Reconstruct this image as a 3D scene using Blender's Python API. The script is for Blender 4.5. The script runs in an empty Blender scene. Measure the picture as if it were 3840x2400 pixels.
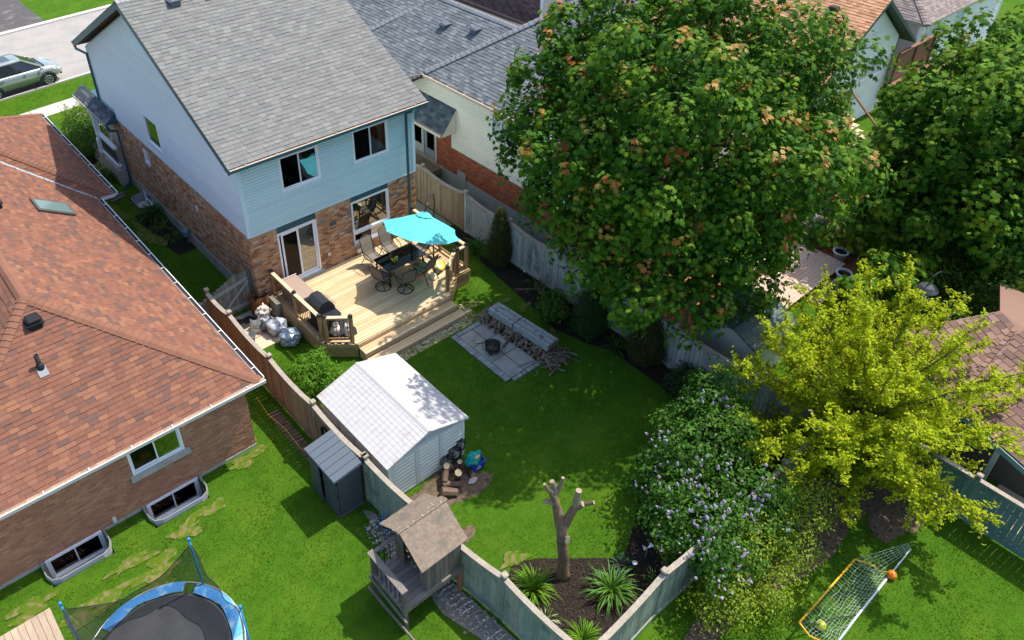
import bpy, math, random
import numpy as np
from mathutils import Vector, Matrix, noise as mnoise

rnd = random.Random(7)
rng = np.random.default_rng(7)
SC = bpy.context.scene
COL = SC.collection

# ------------------------------------------------------------------ camera
CAM_R = ((0.75992854, -0.64998709, 0.00503914), (0.37089903, 0.43997482, 0.81783621), (-0.53380007, -0.61962807, 0.57542900))
CAM_C = (-8.34311, -20.22683, 17.51364)
FOC, PX, PY = 3014.606, 1750.586, 912.113
cam_data = bpy.data.cameras.new('camera')
cam = bpy.data.objects.new('camera', cam_data)
COL.objects.link(cam)
cam_data.sensor_fit = 'HORIZONTAL'
cam_data.sensor_width = 36.0
cam_data.lens = FOC / 3840.0 * 36.0
cam_data.shift_x = (1920.0 - PX) / 3840.0
cam_data.shift_y = -(1200.0 - PY) / 3840.0
cam_data.clip_start, cam_data.clip_end = 0.1, 2000.0
mr = Matrix(CAM_R).transposed().to_4x4()
mr.translation = Vector(CAM_C)
cam.matrix_world = mr
SC.camera = cam
RN, CN = np.array(CAM_R), np.array(CAM_C)


def project(p):
    q = (np.asarray(p, float) - CN) @ RN.T
    return PX + FOC * q[..., 0] / -q[..., 2], PY - FOC * q[..., 1] / -q[..., 2]


# ------------------------------------------------------------------ light
SUN_DIR = Vector((0.57, -0.055, 1.0)).normalized()      # towards the sun
world = bpy.data.worlds.new('World')
SC.world = world
world.use_nodes = True
wn = world.node_tree
bg = wn.nodes['Background']
sky = wn.nodes.new('ShaderNodeTexSky')
sky.sky_type = 'NISHITA'
sky.sun_disc = False
sky.sun_elevation = math.asin(SUN_DIR.z)
sky.sun_rotation = math.atan2(SUN_DIR.x, SUN_DIR.y)
sky.air_density, sky.dust_density, sky.ozone_density = 1.0, 2.0, 2.0
wn.links.new(sky.outputs[0], bg.inputs[0])
bg.inputs[1].default_value = 0.15
sun_data = bpy.data.lights.new('sun', 'SUN')
sun_data.energy = 3.1
sun_data.angle = math.radians(0.5)
sun_data.color = (1.0, 0.945, 0.85)
sun = bpy.data.objects.new('sun', sun_data)
COL.objects.link(sun)
sun.rotation_euler = SUN_DIR.to_track_quat('Z', 'Y').to_euler()
SC.view_settings.view_transform = 'Standard'
SC.view_settings.look = 'None'
SC.view_settings.gamma = 1.0
SC.view_settings.exposure = 1.08
SC.view_settings.use_curve_mapping = False
SC.render.engine = 'CYCLES'
SC.cycles.use_denoising = True
SC.cycles.max_bounces = 8
SC.cycles.transparent_max_bounces = 12
SC.cycles.sample_clamp_indirect = 6.0


# ------------------------------------------------------------------ mesh helpers
class MB:
    """collects faces; obj() links them as one mesh object"""
    def __init__(self):
        self.v, self.f, self.m = [], [], []
        self.mat = 0

    def add(self, verts, faces):
        n = len(self.v)
        self.v.extend([tuple(p) for p in verts])
        for f in faces:
            self.f.append([n + i for i in f])
            self.m.append(self.mat)
        return self

    def box(self, x0, x1, y0, y1, z0, z1):
        v = [(x, y, z) for z in (z0, z1) for y in (y0, y1) for x in (x0, x1)]
        return self.add(v, [(0, 2, 3, 1), (4, 5, 7, 6), (0, 1, 5, 4), (2, 6, 7, 3), (0, 4, 6, 2), (1, 3, 7, 5)])

    def obox(self, o, a, b, c):
        o, a, b, c = map(Vector, (o, a, b, c))
        v = [o, o + a, o + b, o + a + b, o + c, o + a + c, o + b + c, o + a + b + c]
        return self.add(v, [(0, 2, 3, 1), (4, 5, 7, 6), (0, 1, 5, 4), (2, 6, 7, 3), (0, 4, 6, 2), (1, 3, 7, 5)])

    def bar(self, p, q, w, h, up=(0, 0, 1)):
        """a beam from p to q, w wide and h high, centred"""
        p, q = Vector(p), Vector(q)
        d = q - p
        s = d.cross(Vector(up))
        if s.length < 1e-5:
            s = d.cross(Vector((1, 0, 0)))
        s.normalize()
        t = s.cross(d).normalized()
        return self.obox(p - s * w / 2 - t * h / 2, s * w, t * h, d)

    def bevbox(self, x0, x1, y0, y1, z0, z1, b=0.02):
        """box with chamfered vertical and top edges"""
        r0 = [(x0 + b, y0), (x1 - b, y0), (x1, y0 + b), (x1, y1 - b), (x1 - b, y1), (x0 + b, y1), (x0, y1 - b), (x0, y0 + b)]
        r1 = [(min(max(x, x0 + b), x1 - b), min(max(y, y0 + b), y1 - b)) for x, y in r0]
        v = [(x, y, z0) for x, y in r0] + [(x, y, z1 - b) for x, y in r0] + [(x, y, z1) for x, y in r1]
        f = [tuple(range(7, -1, -1)), tuple(range(16, 24))]
        for k in (0, 8):
            f += [(k + i, k + (i + 1) % 8, k + 8 + (i + 1) % 8, k + 8 + i) for i in range(8)]
        return self.add(v, f)

    def tube(self, pts, r, n=8, closed=False, cap=True):
        pts = [Vector(p) for p in pts]
        k = len(pts)
        rs = r if isinstance(r, (list, tuple)) else [r] * k
        rings = []
        ref = None
        for i, p in enumerate(pts):
            if closed:
                d = pts[(i + 1) % k] - pts[i - 1]
            else:
                d = pts[min(i + 1, k - 1)] - pts[max(i - 1, 0)]
            if d.length < 1e-9:
                d = Vector((0, 0, 1))
            d.normalize()
            if ref is None:
                ref = Vector((0, 0, 1)) if abs(d.z) < .9 else Vector((1, 0, 0))
            s = d.cross(ref)
            if s.length < 1e-4:
                s = d.cross(Vector((1, 0.3, 0)))
            s.normalize()
            t = s.cross(d)
            ref = t
            rings.append([p + (s * math.cos(a) + t * math.sin(a)) * rs[i] for a in [2 * math.pi * j / n for j in range(n)]])
        v = [q for g in rings for q in g]
        f = []
        for i in range(k if closed else k - 1):
            a, b = i * n, ((i + 1) % k) * n
            f += [(a + j, a + (j + 1) % n, b + (j + 1) % n, b + j) for j in range(n)]
        if cap and not closed:
            f += [tuple(range(n - 1, -1, -1)), tuple((k - 1) * n + j for j in range(n))]
        return self.add(v, f)

    def lathe(self, c, prof, n=16, cap=True):
        v = [(c[0] + r * math.cos(2 * math.pi * j / n), c[1] + r * math.sin(2 * math.pi * j / n), c[2] + z) for r, z in prof for j in range(n)]
        f = []
        for i in range(len(prof) - 1):
            f += [(i * n + j, i * n + (j + 1) % n, (i + 1) * n + (j + 1) % n, (i + 1) * n + j) for j in range(n)]
        if cap:
            f += [tuple(range(n - 1, -1, -1)), tuple((len(prof) - 1) * n + j for j in range(n))]
        return self.add(v, f)

    def ext(self, poly, vec):
        """polygon of 3D points extruded along vec"""
        k = len(poly)
        vec = Vector(vec)
        v = [Vector(p) for p in poly] + [Vector(p) + vec for p in poly]
        f = [tuple(range(k - 1, -1, -1)), tuple(range(k, 2 * k))]
        f += [(i, (i + 1) % k, k + (i + 1) % k, k + i) for i in range(k)]
        return self.add(v, f)

    def poly(self, pts):
        return self.add(pts, [tuple(range(len(pts)))])

    def grid(self, nx, ny, fn):
        v = [fn(i / nx, j / ny) for j in range(ny + 1) for i in range(nx + 1)]
        w = nx + 1
        return self.add(v, [(j * w + i, j * w + i + 1, (j + 1) * w + i + 1, (j + 1) * w + i) for j in range(ny) for i in range(nx)])

    def ball(self, c, r, nu=12, nv=8, fn=None):
        c = Vector(c)
        rr = r if isinstance(r, (tuple, list)) else (r, r, r)

        def P(a, b):
            d = Vector((math.sin(b) * math.cos(a), math.sin(b) * math.sin(a), math.cos(b)))
            k = fn(d) if fn else 1
            return c + Vector((d.x * rr[0], d.y * rr[1], d.z * rr[2])) * k
        v = [P(0, 0)] + [P(2 * math.pi * i / nu, math.pi * j / nv) for j in range(1, nv) for i in range(nu)] + [P(0, math.pi)]
        f = [(0, 1 + i, 1 + (i + 1) % nu) for i in range(nu)]
        for j in range(nv - 2):
            a = 1 + j * nu
            f += [(a + i, a + nu + i, a + nu + (i + 1) % nu, a + (i + 1) % nu) for i in range(nu)]
        e = len(v) - 1
        a = 1 + (nv - 2) * nu
        f += [(a + i, e, a + (i + 1) % nu) for i in range(nu)]
        return self.add(v, f)

    def obj(self, name, mats, parent=None, smooth=False, **props):
        L = base_of(parent)
        me = bpy.data.meshes.new(name)
        me.from_pydata([(p[0] - L[0], p[1] - L[1], p[2] - L[2]) for p in self.v], [], self.f)
        if not isinstance(mats, (list, tuple)):
            mats = [mats]
        for m in mats:
            me.materials.append(m)
        if len(mats) > 1:
            me.polygons.foreach_set('material_index', self.m)
        if smooth:
            me.polygons.foreach_set('use_smooth', [True] * len(me.polygons))
        return link(name, me, parent, **props)


BASE = {}


def base_of(o):
    return BASE.get(o.name, Vector((0, 0, 0))) if o is not None else Vector((0, 0, 0))


def link(name, me, parent=None, **props):
    o = bpy.data.objects.new(name, me)
    COL.objects.link(o)
    if parent is not None:
        o.parent = parent
        BASE[o.name] = base_of(parent)
    for k, v in props.items():
        o[k] = v
    return o


def thing(name, label, cat, loc=(0, 0, 0), group=None, rot=0.0, local=False):
    """an Empty at the thing's base. local=True: parts are given in the thing's own coordinates"""
    o = bpy.data.objects.new(name, None)
    COL.objects.link(o)
    o.empty_display_size = .2
    o.location = loc
    o.rotation_euler = (0, 0, rot)
    o['label'], o['category'] = label, cat
    if group:
        o['group'] = group
    BASE[o.name] = Vector((0, 0, 0)) if local else Vector(loc)
    return o


def tag(o, label, cat, group=None):
    o['label'], o['category'] = label, cat
    if group:
        o['group'] = group
    return o


def copy_tree(o, parent=None):
    c = o.copy()
    COL.objects.link(c)
    if parent is not None:
        c.parent = parent
    for ch in list(o.children):
        copy_tree(ch, c)
    return c


def copy_thing(o, loc, rot, label, group=None, scale=None):
    c = copy_tree(o)
    c.location = loc
    c.rotation_euler = (0, 0, rot)
    c['label'] = label
    if group:
        c['group'] = group
    if scale:
        c.scale = (scale, scale, scale)
    return c


# unit pieces: box, lapped wedge (thick at its lower edge)
def unit(kind):
    if kind == 'box':
        v = [(x, y, z) for z in (0, 1) for y in (0, 1) for x in (0, 1)]
    else:
        v = [(0, 0, 0), (1, 0, 0), (0, 1, 0), (1, 1, 0), (0, 0, 1), (1, 0, 1), (0, 1, .15), (1, 1, .15)]
    return v, [(0, 2, 3, 1), (4, 5, 7, 6), (0, 1, 5, 4), (2, 6, 7, 3), (0, 4, 6, 2), (1, 3, 7, 5)]


UNIT = {}


def pieces(root, name, P, mat, kind='box', limit=300, many=None):
    """P: list of (origin, a, b, c); the nearest ones in the frame become parts of their own, the rest one part"""
    if not len(P):
        return
    A = np.array([[tuple(x) for x in p] for p in P], float)
    cen = A[:, 0] + A[:, 1:].sum(1) / 2
    px, py = project(cen)
    inside = (px > -60) & (px < 3900) & (py > -60) & (py < 2460)
    d = np.linalg.norm(cen - CN, axis=1) + np.where(inside, 0, 1e4)
    order = np.argsort(d, kind='stable')
    key = (kind, mat.name)
    if key not in UNIT:
        me = bpy.data.meshes.new(name)
        v, f = unit(kind)
        me.from_pydata(v, [], f)
        me.materials.append(mat)
        UNIT[key] = me
    me = UNIT[key]
    L = base_of(root)
    for i in order[:limit]:
        o = bpy.data.objects.new(name, me)
        M = Matrix([[A[i, 1 + k][r] for k in range(3)] + [A[i, 0][r] - L[r]] for r in range(3)] + [[0, 0, 0, 1]])
        loc, q, s = M.decompose()
        o.location, o.rotation_mode, o.scale = loc, 'QUATERNION', s
        o.rotation_quaternion = q
        COL.objects.link(o)
        o.parent = root
    rest = order[limit:]
    if len(rest):
        v, f = unit(kind)
        v = np.array(v)
        V = A[rest, 0][:, None, :] + np.einsum('vk,nkd->nvd', v, A[rest, 1:])
        F = (np.array(f)[None] + (np.arange(len(rest)) * 8)[:, None, None]).reshape(-1, 4)
        m2 = np_mesh(many or name + 's', V.reshape(-1, 3) - np.array(L), F)
        m2.materials.append(mat)
        link(many or name + 's', m2, root, kind='stuff')


def np_mesh(name, V, F):
    me = bpy.data.meshes.new(name)
    k = F.shape[1]
    me.vertices.add(len(V))
    me.vertices.foreach_set('co', np.ascontiguousarray(V, dtype=np.float32).ravel())
    me.loops.add(F.size)
    me.loops.foreach_set('vertex_index', np.ascontiguousarray(F, dtype=np.int32).ravel())
    me.polygons.add(len(F))
    me.polygons.foreach_set('loop_start', np.arange(0, F.size, k, dtype=np.int32))
    me.polygons.foreach_set('use_smooth', np.zeros(len(F), bool))
    me.update(calc_edges=True)
    return me


# ------------------------------------------------------------------ materials
MATS = {}


def mat(name, cols, rough=.7, spec=.3, metal=0., noise=None, grain=None, bump=None, coat=0., trans=0., hsv=0.0, stain=None, emit=None):
    """cols: one colour or a palette picked per piece. noise=(scale, amount) mottles the colour, grain=((sx,sy,sz), amount) streaks it,
    stain=(scale, colour, low, high) patches of another colour, bump=(scale, strength)"""
    m = bpy.data.materials.new(name)
    MATS[name] = m
    m.use_nodes = True
    nt = m.node_tree
    N, Lk = nt.nodes, nt.links
    b = N['Principled BSDF']
    if not isinstance(cols[0], (tuple, list)):
        cols = [cols]
    geo = N.new('ShaderNodeNewGeometry')
    oi = N.new('ShaderNodeObjectInfo')
    ad = N.new('ShaderNodeMath'); ad.operation = 'ADD'
    Lk.new(geo.outputs['Random Per Island'], ad.inputs[0]); Lk.new(oi.outputs['Random'], ad.inputs[1])
    fr = N.new('ShaderNodeMath'); fr.operation = 'FRACT'
    Lk.new(ad.outputs[0], fr.inputs[0])
    ramp = N.new('ShaderNodeValToRGB')
    ramp.color_ramp.interpolation = 'CONSTANT' if len(cols) > 1 else 'LINEAR'
    el = ramp.color_ramp.elements
    for i, c in enumerate(cols):
        e = el[i] if i < len(el) else el.new(i / len(cols))
        e.position = i / len(cols)
        e.color = (*c, 1)
    if len(cols) == 1:
        el[1].color = (*cols[0], 1)
    Lk.new(fr.outputs[0], ramp.inputs[0])
    col = ramp.outputs[0]

    def mul(col, fac_sock, lo, hi):
        mr_ = N.new('ShaderNodeMapRange')
        mr_.inputs['To Min'].default_value, mr_.inputs['To Max'].default_value = lo, hi
        Lk.new(fac_sock, mr_.inputs['Value'])
        mx = N.new('ShaderNodeVectorMath'); mx.operation = 'SCALE'
        Lk.new(col, mx.inputs[0]); Lk.new(mr_.outputs[0], mx.inputs['Scale'])
        return mx.outputs[0]
    if hsv:
        m7 = N.new('ShaderNodeMath'); m7.operation = 'MULTIPLY'; m7.inputs[1].default_value = 7.31
        Lk.new(fr.outputs[0], m7.inputs[0])
        f2 = N.new('ShaderNodeMath'); f2.operation = 'FRACT'
        Lk.new(m7.outputs[0], f2.inputs[0])
        col = mul(col, f2.outputs[0], 1 - hsv, 1 + hsv)
    if noise:
        t = N.new('ShaderNodeTexNoise')
        t.inputs['Scale'].default_value = noise[0]; t.inputs['Detail'].default_value = 6; t.inputs['Roughness'].default_value = .65
        Lk.new(geo.outputs['Position'], t.inputs['Vector'])
        col = mul(col, t.outputs[0], 1 - noise[1] * 1.6, 1 + noise[1] * 1.6)
    if grain:
        mp = N.new('ShaderNodeMapping'); mp.inputs['Scale'].default_value = grain[0]
        off = N.new('ShaderNodeVectorMath'); off.operation = 'SCALE'; off.inputs[0].default_value = (37, 61, 23)
        Lk.new(fr.outputs[0], off.inputs['Scale'])
        Lk.new(geo.outputs['Position'], mp.inputs['Vector']); Lk.new(off.outputs[0], mp.inputs['Location'])
        t = N.new('ShaderNodeTexNoise')
        t.inputs['Scale'].default_value = 1; t.inputs['Detail'].default_value = 4
        Lk.new(mp.outputs[0], t.inputs['Vector'])
        col = mul(col, t.outputs[0], 1 - grain[1] * 1.6, 1 + grain[1] * 1.6)
    if stain:
        t = N.new('ShaderNodeTexNoise'); t.inputs['Scale'].default_value = stain[0]; t.inputs['Detail'].default_value = 5
        Lk.new(geo.outputs['Position'], t.inputs['Vector'])
        mr_ = N.new('ShaderNodeMapRange'); mr_.inputs['From Min'].default_value, mr_.inputs['From Max'].default_value = stain[2], stain[3]
        Lk.new(t.outputs[0], mr_.inputs['Value'])
        mx = N.new('ShaderNodeMix'); mx.data_type = 'RGBA'
        Lk.new(mr_.outputs[0], mx.inputs[0]); Lk.new(col, mx.inputs[6]); mx.inputs[7].default_value = (*stain[1], 1)
        col = mx.outputs[2]
    Lk.new(col, b.inputs['Base Color'])
    b.inputs['Roughness'].default_value = rough
    b.inputs['Specular IOR Level'].default_value = spec
    b.inputs['Metallic'].default_value = metal
    b.inputs['Coat Weight'].default_value = coat
    if emit:
        b.inputs['Emission Color'].default_value = (*emit[0], 1); b.inputs['Emission Strength'].default_value = emit[1]
    if bump:
        t = N.new('ShaderNodeTexNoise'); t.inputs['Scale'].default_value = bump[0]; t.inputs['Detail'].default_value = 5
        Lk.new(geo.outputs['Position'], t.inputs['Vector'])
        bp = N.new('ShaderNodeBump'); bp.inputs['Strength'].default_value = bump[1]; bp.inputs['Distance'].default_value = .02
        Lk.new(t.outputs[0], bp.inputs['Height']); Lk.new(bp.outputs[0], b.inputs['Normal'])
    if trans:
        tr = N.new('ShaderNodeBsdfTranslucent')
        sc = N.new('ShaderNodeVectorMath'); sc.operation = 'MULTIPLY'; sc.inputs[1].default_value = (1.25, 1.15, .5)
        Lk.new(col, sc.inputs[0]); Lk.new(sc.outputs[0], tr.inputs[0])
        mx = N.new('ShaderNodeMixShader'); mx.inputs[0].default_value = trans
        Lk.new(b.outputs[0], mx.inputs[1]); Lk.new(tr.outputs[0], mx.inputs[2])
        Lk.new(mx.outputs[0], N['Material Output'].inputs[0])
    return m


def glass_mat(name, tint=(.55, .6, .6), refl=.20, top=.5):
    m = bpy.data.materials.new(name)
    m.use_nodes = True
    N, Lk = m.node_tree.nodes, m.node_tree.links
    N.remove(N['Principled BSDF'])
    t = N.new('ShaderNodeBsdfTransparent'); t.inputs[0].default_value = (*tint, 1)
    g = N.new('ShaderNodeBsdfGlossy'); g.inputs['Roughness'].default_value = .015; g.inputs[0].default_value = (.95, .97, 1, 1)
    fz = N.new('ShaderNodeLayerWeight'); fz.inputs[0].default_value = .25
    mr_ = N.new('ShaderNodeMapRange'); mr_.inputs['To Min'].default_value, mr_.inputs['To Max'].default_value = refl, top
    mx = N.new('ShaderNodeMixShader')
    Lk.new(fz.outputs['Fresnel'], mr_.inputs['Value']); Lk.new(mr_.outputs[0], mx.inputs[0])
    Lk.new(t.outputs[0], mx.inputs[1]); Lk.new(g.outputs[0], mx.inputs[2])
    Lk.new(mx.outputs[0], N['Material Output'].inputs[0])
    return m


def net_mat(name, col, cover):
    """thin woven netting too fine to model: part of the light passes"""
    m = bpy.data.materials.new(name)
    m.use_nodes = True
    N, Lk = m.node_tree.nodes, m.node_tree.links
    b = N['Principled BSDF']
    b.inputs['Base Color'].default_value = (*col, 1); b.inputs['Roughness'].default_value = .8
    t = N.new('ShaderNodeBsdfTransparent')
    mx = N.new('ShaderNodeMixShader'); mx.inputs[0].default_value = cover
    Lk.new(t.outputs[0], mx.inputs[1]); Lk.new(b.outputs[0], mx.inputs[2])
    Lk.new(mx.outputs[0], N['Material Output'].inputs[0])
    return m


def text_on(name, body, size, loc, xdir, ydir, m, parent):
    """flat printed lettering, converted to a mesh"""
    cu = bpy.data.curves.new(name, 'FONT')
    cu.body, cu.size, cu.align_x, cu.align_y = body, size, 'CENTER', 'CENTER'
    cu.extrude = .0008
    tmp = bpy.data.objects.new('tmp', cu)
    COL.objects.link(tmp)
    dg = bpy.context.evaluated_depsgraph_get()
    me = bpy.data.meshes.new_from_object(tmp.evaluated_get(dg))
    bpy.data.objects.remove(tmp)
    bpy.data.curves.remove(cu)
    me.name = name
    x, y = Vector(xdir).normalized(), Vector(ydir).normalized()
    z = x.cross(y)
    L = base_of(parent)
    M = Matrix([[x[i], y[i], z[i], loc[i] - L[i]] for i in range(3)] + [[0, 0, 0, 1]])
    me.transform(M)
    me.materials.clear()
    me.materials.append(m)
    return link(name, me, parent)

# ------------------------------------------------------------------ palette
G3 = lambda v: (v, v, v)
m_white = mat('white_vinyl', (.72, .74, .75), .45, .4)
m_whitefr = mat('white_frame', (.78, .80, .82), .4, .4)
m_side_rear = mat('blue_siding', (.50, .68, .715), .55, .3, noise=(1.2, .04), hsv=.04, stain=(9, (.42, .58, .61), .64, .8))
m_side_left = mat('pale_blue_siding', (.60, .72, .755), .55, .3, noise=(1.0, .04), hsv=.03)
m_sideback = mat('siding_joint', (.16, .24, .26), .8)
m_trimblue = mat('blue_trim', (.52, .69, .73), .5, .3)
m_teal = mat('teal_metal', (.035, .10, .115), .45, .4, hsv=.05)
m_tealgut = mat('teal_gutter', (.045, .12, .13), .4, .4)
m_lip = mat('pale_lip', (.40, .46, .46), .4)
m_debris = mat('gutter_debris', (.42, .25, .15), .95, .1, noise=(14, .35))
m_concrete = mat('concrete', (.36, .35, .32), .9, .2, noise=(5, .14), bump=(40, .3), stain=(1.5, (.25, .25, .21), .55, .75))
m_mortar = mat('mortar', (.42, .34, .27), .95, .1, noise=(30, .1))
m_mortar2 = mat('dark_mortar', (.46, .29, .20), .95, .1, noise=(30, .1))
m_brick = mat('tan_brick', [(.44, .235, .115), (.50, .30, .165), (.40, .205, .10), (.47, .265, .13), (.56, .39, .25), (.42, .22, .12),
                            (.25, .105, .05), (.46, .25, .14), (.52, .33, .19), (.225, .175, .15), (.43, .225, .115), (.31, .13, .06)], .85, .2, noise=(25, .12), hsv=.07, bump=(90, .35))
m_brick2 = mat('brown_brick', [(.40, .185, .105), (.42, .205, .12), (.37, .165, .095), (.45, .235, .14), (.33, .155, .095), (.40, .19, .11)], .88, .2, noise=(22, .10), hsv=.06, bump=(90, .35))
m_brick3 = mat('red_brick', [(.33, .082, .038), (.36, .098, .045), (.28, .068, .034), (.38, .12, .06)], .88, .2, noise=(22, .12), hsv=.08)
m_brick4 = mat('mauve_brick', [(.27, .17, .14), (.30, .20, .165), (.23, .14, .115), (.17, .10, .085)], .88, .2, noise=(22, .1), hsv=.06)
m_shg = mat('grey_shingle', [(.158, .157, .148), (.168, .167, .157), (.148, .147, .140), (.185, .183, .172), (.160, .159, .150), (.153, .151, .144), (.172, .170, .160)], .95, .15, noise=(120, .18), hsv=.05)
m_shb = mat('brown_shingle', [(.182, .081, .053), (.172, .076, .05), (.192, .087, .056), (.222, .104, .06), (.155, .074, .051), (.178, .079, .052), (.118, .068, .054), (.196, .092, .06), (.168, .075, .05), (.138, .070, .052)], .95, .15, noise=(120, .18), hsv=.05)
m_shn = mat('slate_shingle', [(.112, .124, .134), (.135, .147, .157), (.098, .11, .12), (.165, .176, .186), (.124, .135, .146)], .95, .15, noise=(120, .18), hsv=.05)
m_shd = mat('dark_slate_shingle', [(.07, .085, .095), (.095, .11, .12), (.06, .07, .08), (.13, .145, .155)], .95, .15, noise=(120, .18))
m_shcap = mat('brown_cap', (.19, .09, .058), .95, .15, noise=(120, .18), hsv=.06)
m_shcapn = mat('slate_cap', (.16, .172, .182), .95, .15, noise=(120, .15), hsv=.06)
m_shcapg = mat('grey_cap', (.27, .275, .27), .95, .15, noise=(120, .15), hsv=.06)
m_felt = mat('roof_felt', (.075, .06, .05), .95)
m_dark = mat('dark_room', (.035, .034, .034), .9)
m_void = mat('interior', (.12, .11, .10), .9)
m_black = mat('black_metal', (.012, .012, .013), .35, .5)
m_blackm = mat('black_matte', (.02, .02, .022), .7, .3)
m_steel = mat('galvanised', (.45, .47, .48), .42, .5, metal=.7, noise=(12, .15))
m_alu = mat('pale_gutter', (.55, .53, .48), .5, .4, noise=(6, .08))
m_glass = glass_mat('window_glass')
m_glassd = glass_mat('screened_glass', (.13, .13, .14), .02, .10)
m_curtain = mat('curtain', (.62, .62, .58), .9)
m_deck = mat('new_deck_wood', [(.56, .405, .235), (.60, .445, .27), (.52, .365, .20), (.58, .42, .25), (.50, .355, .20)], .7, .2, grain=((3, 45, 45), .16), noise=(2.2, .10), stain=(6, (.40, .25, .12), .68, .82))
m_post = mat('brown_post_wood', [(.33, .19, .085), (.36, .215, .10), (.30, .175, .08)], .7, .2, grain=((30, 30, 3), .2), noise=(3, .1))
m_handrail = mat('handrail_wood', (.58, .42, .27), .7, .2, grain=((20, 20, 20), .12))
m_lattice = mat('lattice_wood', [(.38, .25, .11), (.42, .29, .135), (.33, .22, .10)], .75, .2, noise=(9, .12))
m_fgrey = mat('grey_fence_wood', [(.285, .305, .29), (.325, .34, .32), (.245, .265, .25), (.36, .375, .355), (.29, .30, .28)], .85, .15, grain=((30, 30, 2.5), .3), noise=(1.2, .18), stain=(2.5, (.13, .15, .12), .58, .78))
m_fbrown = mat('brown_fence_wood', [(.26, .165, .10), (.30, .195, .12), (.22, .14, .085), (.29, .20, .135), (.24, .155, .10)], .85, .15, grain=((30, 30, 2.5), .3), noise=(1.2, .16))
m_fgreen = mat('mossy_fence_wood', [(.22, .255, .20), (.26, .29, .225), (.19, .225, .18), (.28, .30, .23), (.21, .26, .215)], .85, .15, grain=((30, 30, 2.5), .3), noise=(1.2, .18), stain=(2.2, (.10, .125, .10), .55, .75))
m_frail = mat('fence_rail_wood', (.29, .25, .20), .85, .15, grain=((20, 20, 20), .25), noise=(6, .2))
m_fteal = mat('teal_fence_wood', [(.085, .155, .145), (.10, .175, .16), (.07, .135, .13), (.115, .185, .17)], .85, .15, grain=((30, 30, 2.5), .25), noise=(1.5, .15))
m_oldwood = mat('weathered_wood', [(.135, .115, .092), (.16, .135, .105), (.115, .10, .08)], .88, .15, grain=((25, 25, 3), .3), noise=(5, .15))
m_oldwood2 = mat('weathered_deck', [(.17, .15, .13), (.195, .175, .15), (.145, .13, .112)], .88, .15, grain=((4, 40, 40), .25), noise=(5, .15))
m_ply = mat('weathered_plywood', (.20, .155, .115), .92, .1, grain=((14, 14, 14), .35), noise=(24, .25), stain=(3, (.13, .115, .095), .5, .7))
m_lichen = mat('lichen_wood', (.19, .15, .11), .95, .1, noise=(30, .3), stain=(18, (.46, .41, .32), .6, .68))
m_bark = mat('bark', (.115, .085, .06), .95, .1, noise=(12, .35), bump=(30, 1.0))
m_barkl = mat('peeled_bark', (.175, .122, .075), .9, .1, grain=((18, 18, 2), .45), noise=(6, .3), bump=(25, 1.0), stain=(4, (.10, .075, .055), .55, .7))
m_cut = mat('cut_wood', (.30, .235, .165), .9, .1, noise=(20, .2))
m_log = mat('log_bark', [(.165, .118, .082), (.21, .155, .112), (.125, .092, .066), (.235, .185, .14), (.18, .13, .09)], .92, .1, noise=(18, .35), bump=(35, .9))
m_logbrown = mat('wet_log', [(.13, .085, .06), (.16, .11, .08), (.105, .075, .055)], .92, .1, noise=(14, .4), bump=(30, 1.0))
m_soil = mat('dark_mulch', (.026, .020, .016), .98, .05, noise=(30, .5), bump=(45, 1.0), stain=(14, (.055, .04, .03), .55, .75))
m_dirt = mat('bare_dirt', (.14, .10, .07), .98, .05, noise=(16, .4), bump=(40, 1.0), stain=(9, (.06, .045, .035), .5, .7))
m_bare = mat('dry_patch', (.17, .145, .06), .98, .05, noise=(14, .35), bump=(40, .8), stain=(7, (.075, .125, .010), .40, .52))
m_redmulch = mat('red_mulch', (.33, .125, .065), .98, .05, noise=(28, .5), bump=(40, 1.0))
m_chip = mat('mulch_chip', [(.035, .026, .02), (.06, .045, .034), (.02, .016, .013), (.10, .075, .055)], .95, .05)
m_gravel = mat('gravel_bed', (.22, .20, .165), .95, .1, noise=(40, .45), bump=(50, 1.0))
m_stonechip = mat('gravel_stone', [(.24, .235, .23), (.33, .32, .31), (.16, .155, .155), (.42, .41, .39)], .9, .2)
m_whitestone = mat('white_stone', [(.62, .62, .60), (.52, .52, .50), (.7, .7, .68)], .9, .2)
m_ground = mat('lawn', (.048, .115, .0075), .98, .05, noise=(3.0, .34), bump=(60, 1.0), stain=(.8, (.075, .140, .010), .48, .72))
m_blade = mat('grass_blade', [(.068, .178, .006), (.084, .205, .007), (.056, .155, .007), (.108, .225, .008), (.076, .190, .006), (.132, .215, .012)], .75, .15, hsv=.18, noise=(.55, .30), trans=.35)
m_road = mat('road_asphalt', (.30, .28, .255), .95, .1, noise=(2, .07), bump=(80, .3), stain=(.8, (.25, .24, .225), .45, .7))
m_drive = mat('dark_asphalt', (.085, .08, .078), .95, .1, noise=(4, .25), stain=(1.2, (.16, .15, .145), .55, .7))
m_walk = mat('sidewalk_concrete', (.46, .43, .38), .95, .1, noise=(5, .07))
m_paver = mat('grey_paver', [(.255, .265, .265), (.285, .29, .285), (.23, .24, .245), (.30, .305, .295)], .92, .15, noise=(14, .14), hsv=.04, bump=(50, .3), stain=(3, (.24, .22, .17), .58, .75))
m_slab = mat('grey_slab', [(.31, .30, .27), (.28, .275, .25), (.33, .31, .27)], .92, .15, noise=(7, .12), bump=(40, .25), stain=(2.2, (.22, .20, .165), .52, .72))
m_tanslab = mat('tan_slab', [(.52, .38, .255), (.48, .35, .235), (.55, .42, .29)], .92, .15, noise=(9, .12))
m_moss = mat('moss_joint', (.06, .075, .022), .98, .05, noise=(20, .4))

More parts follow.
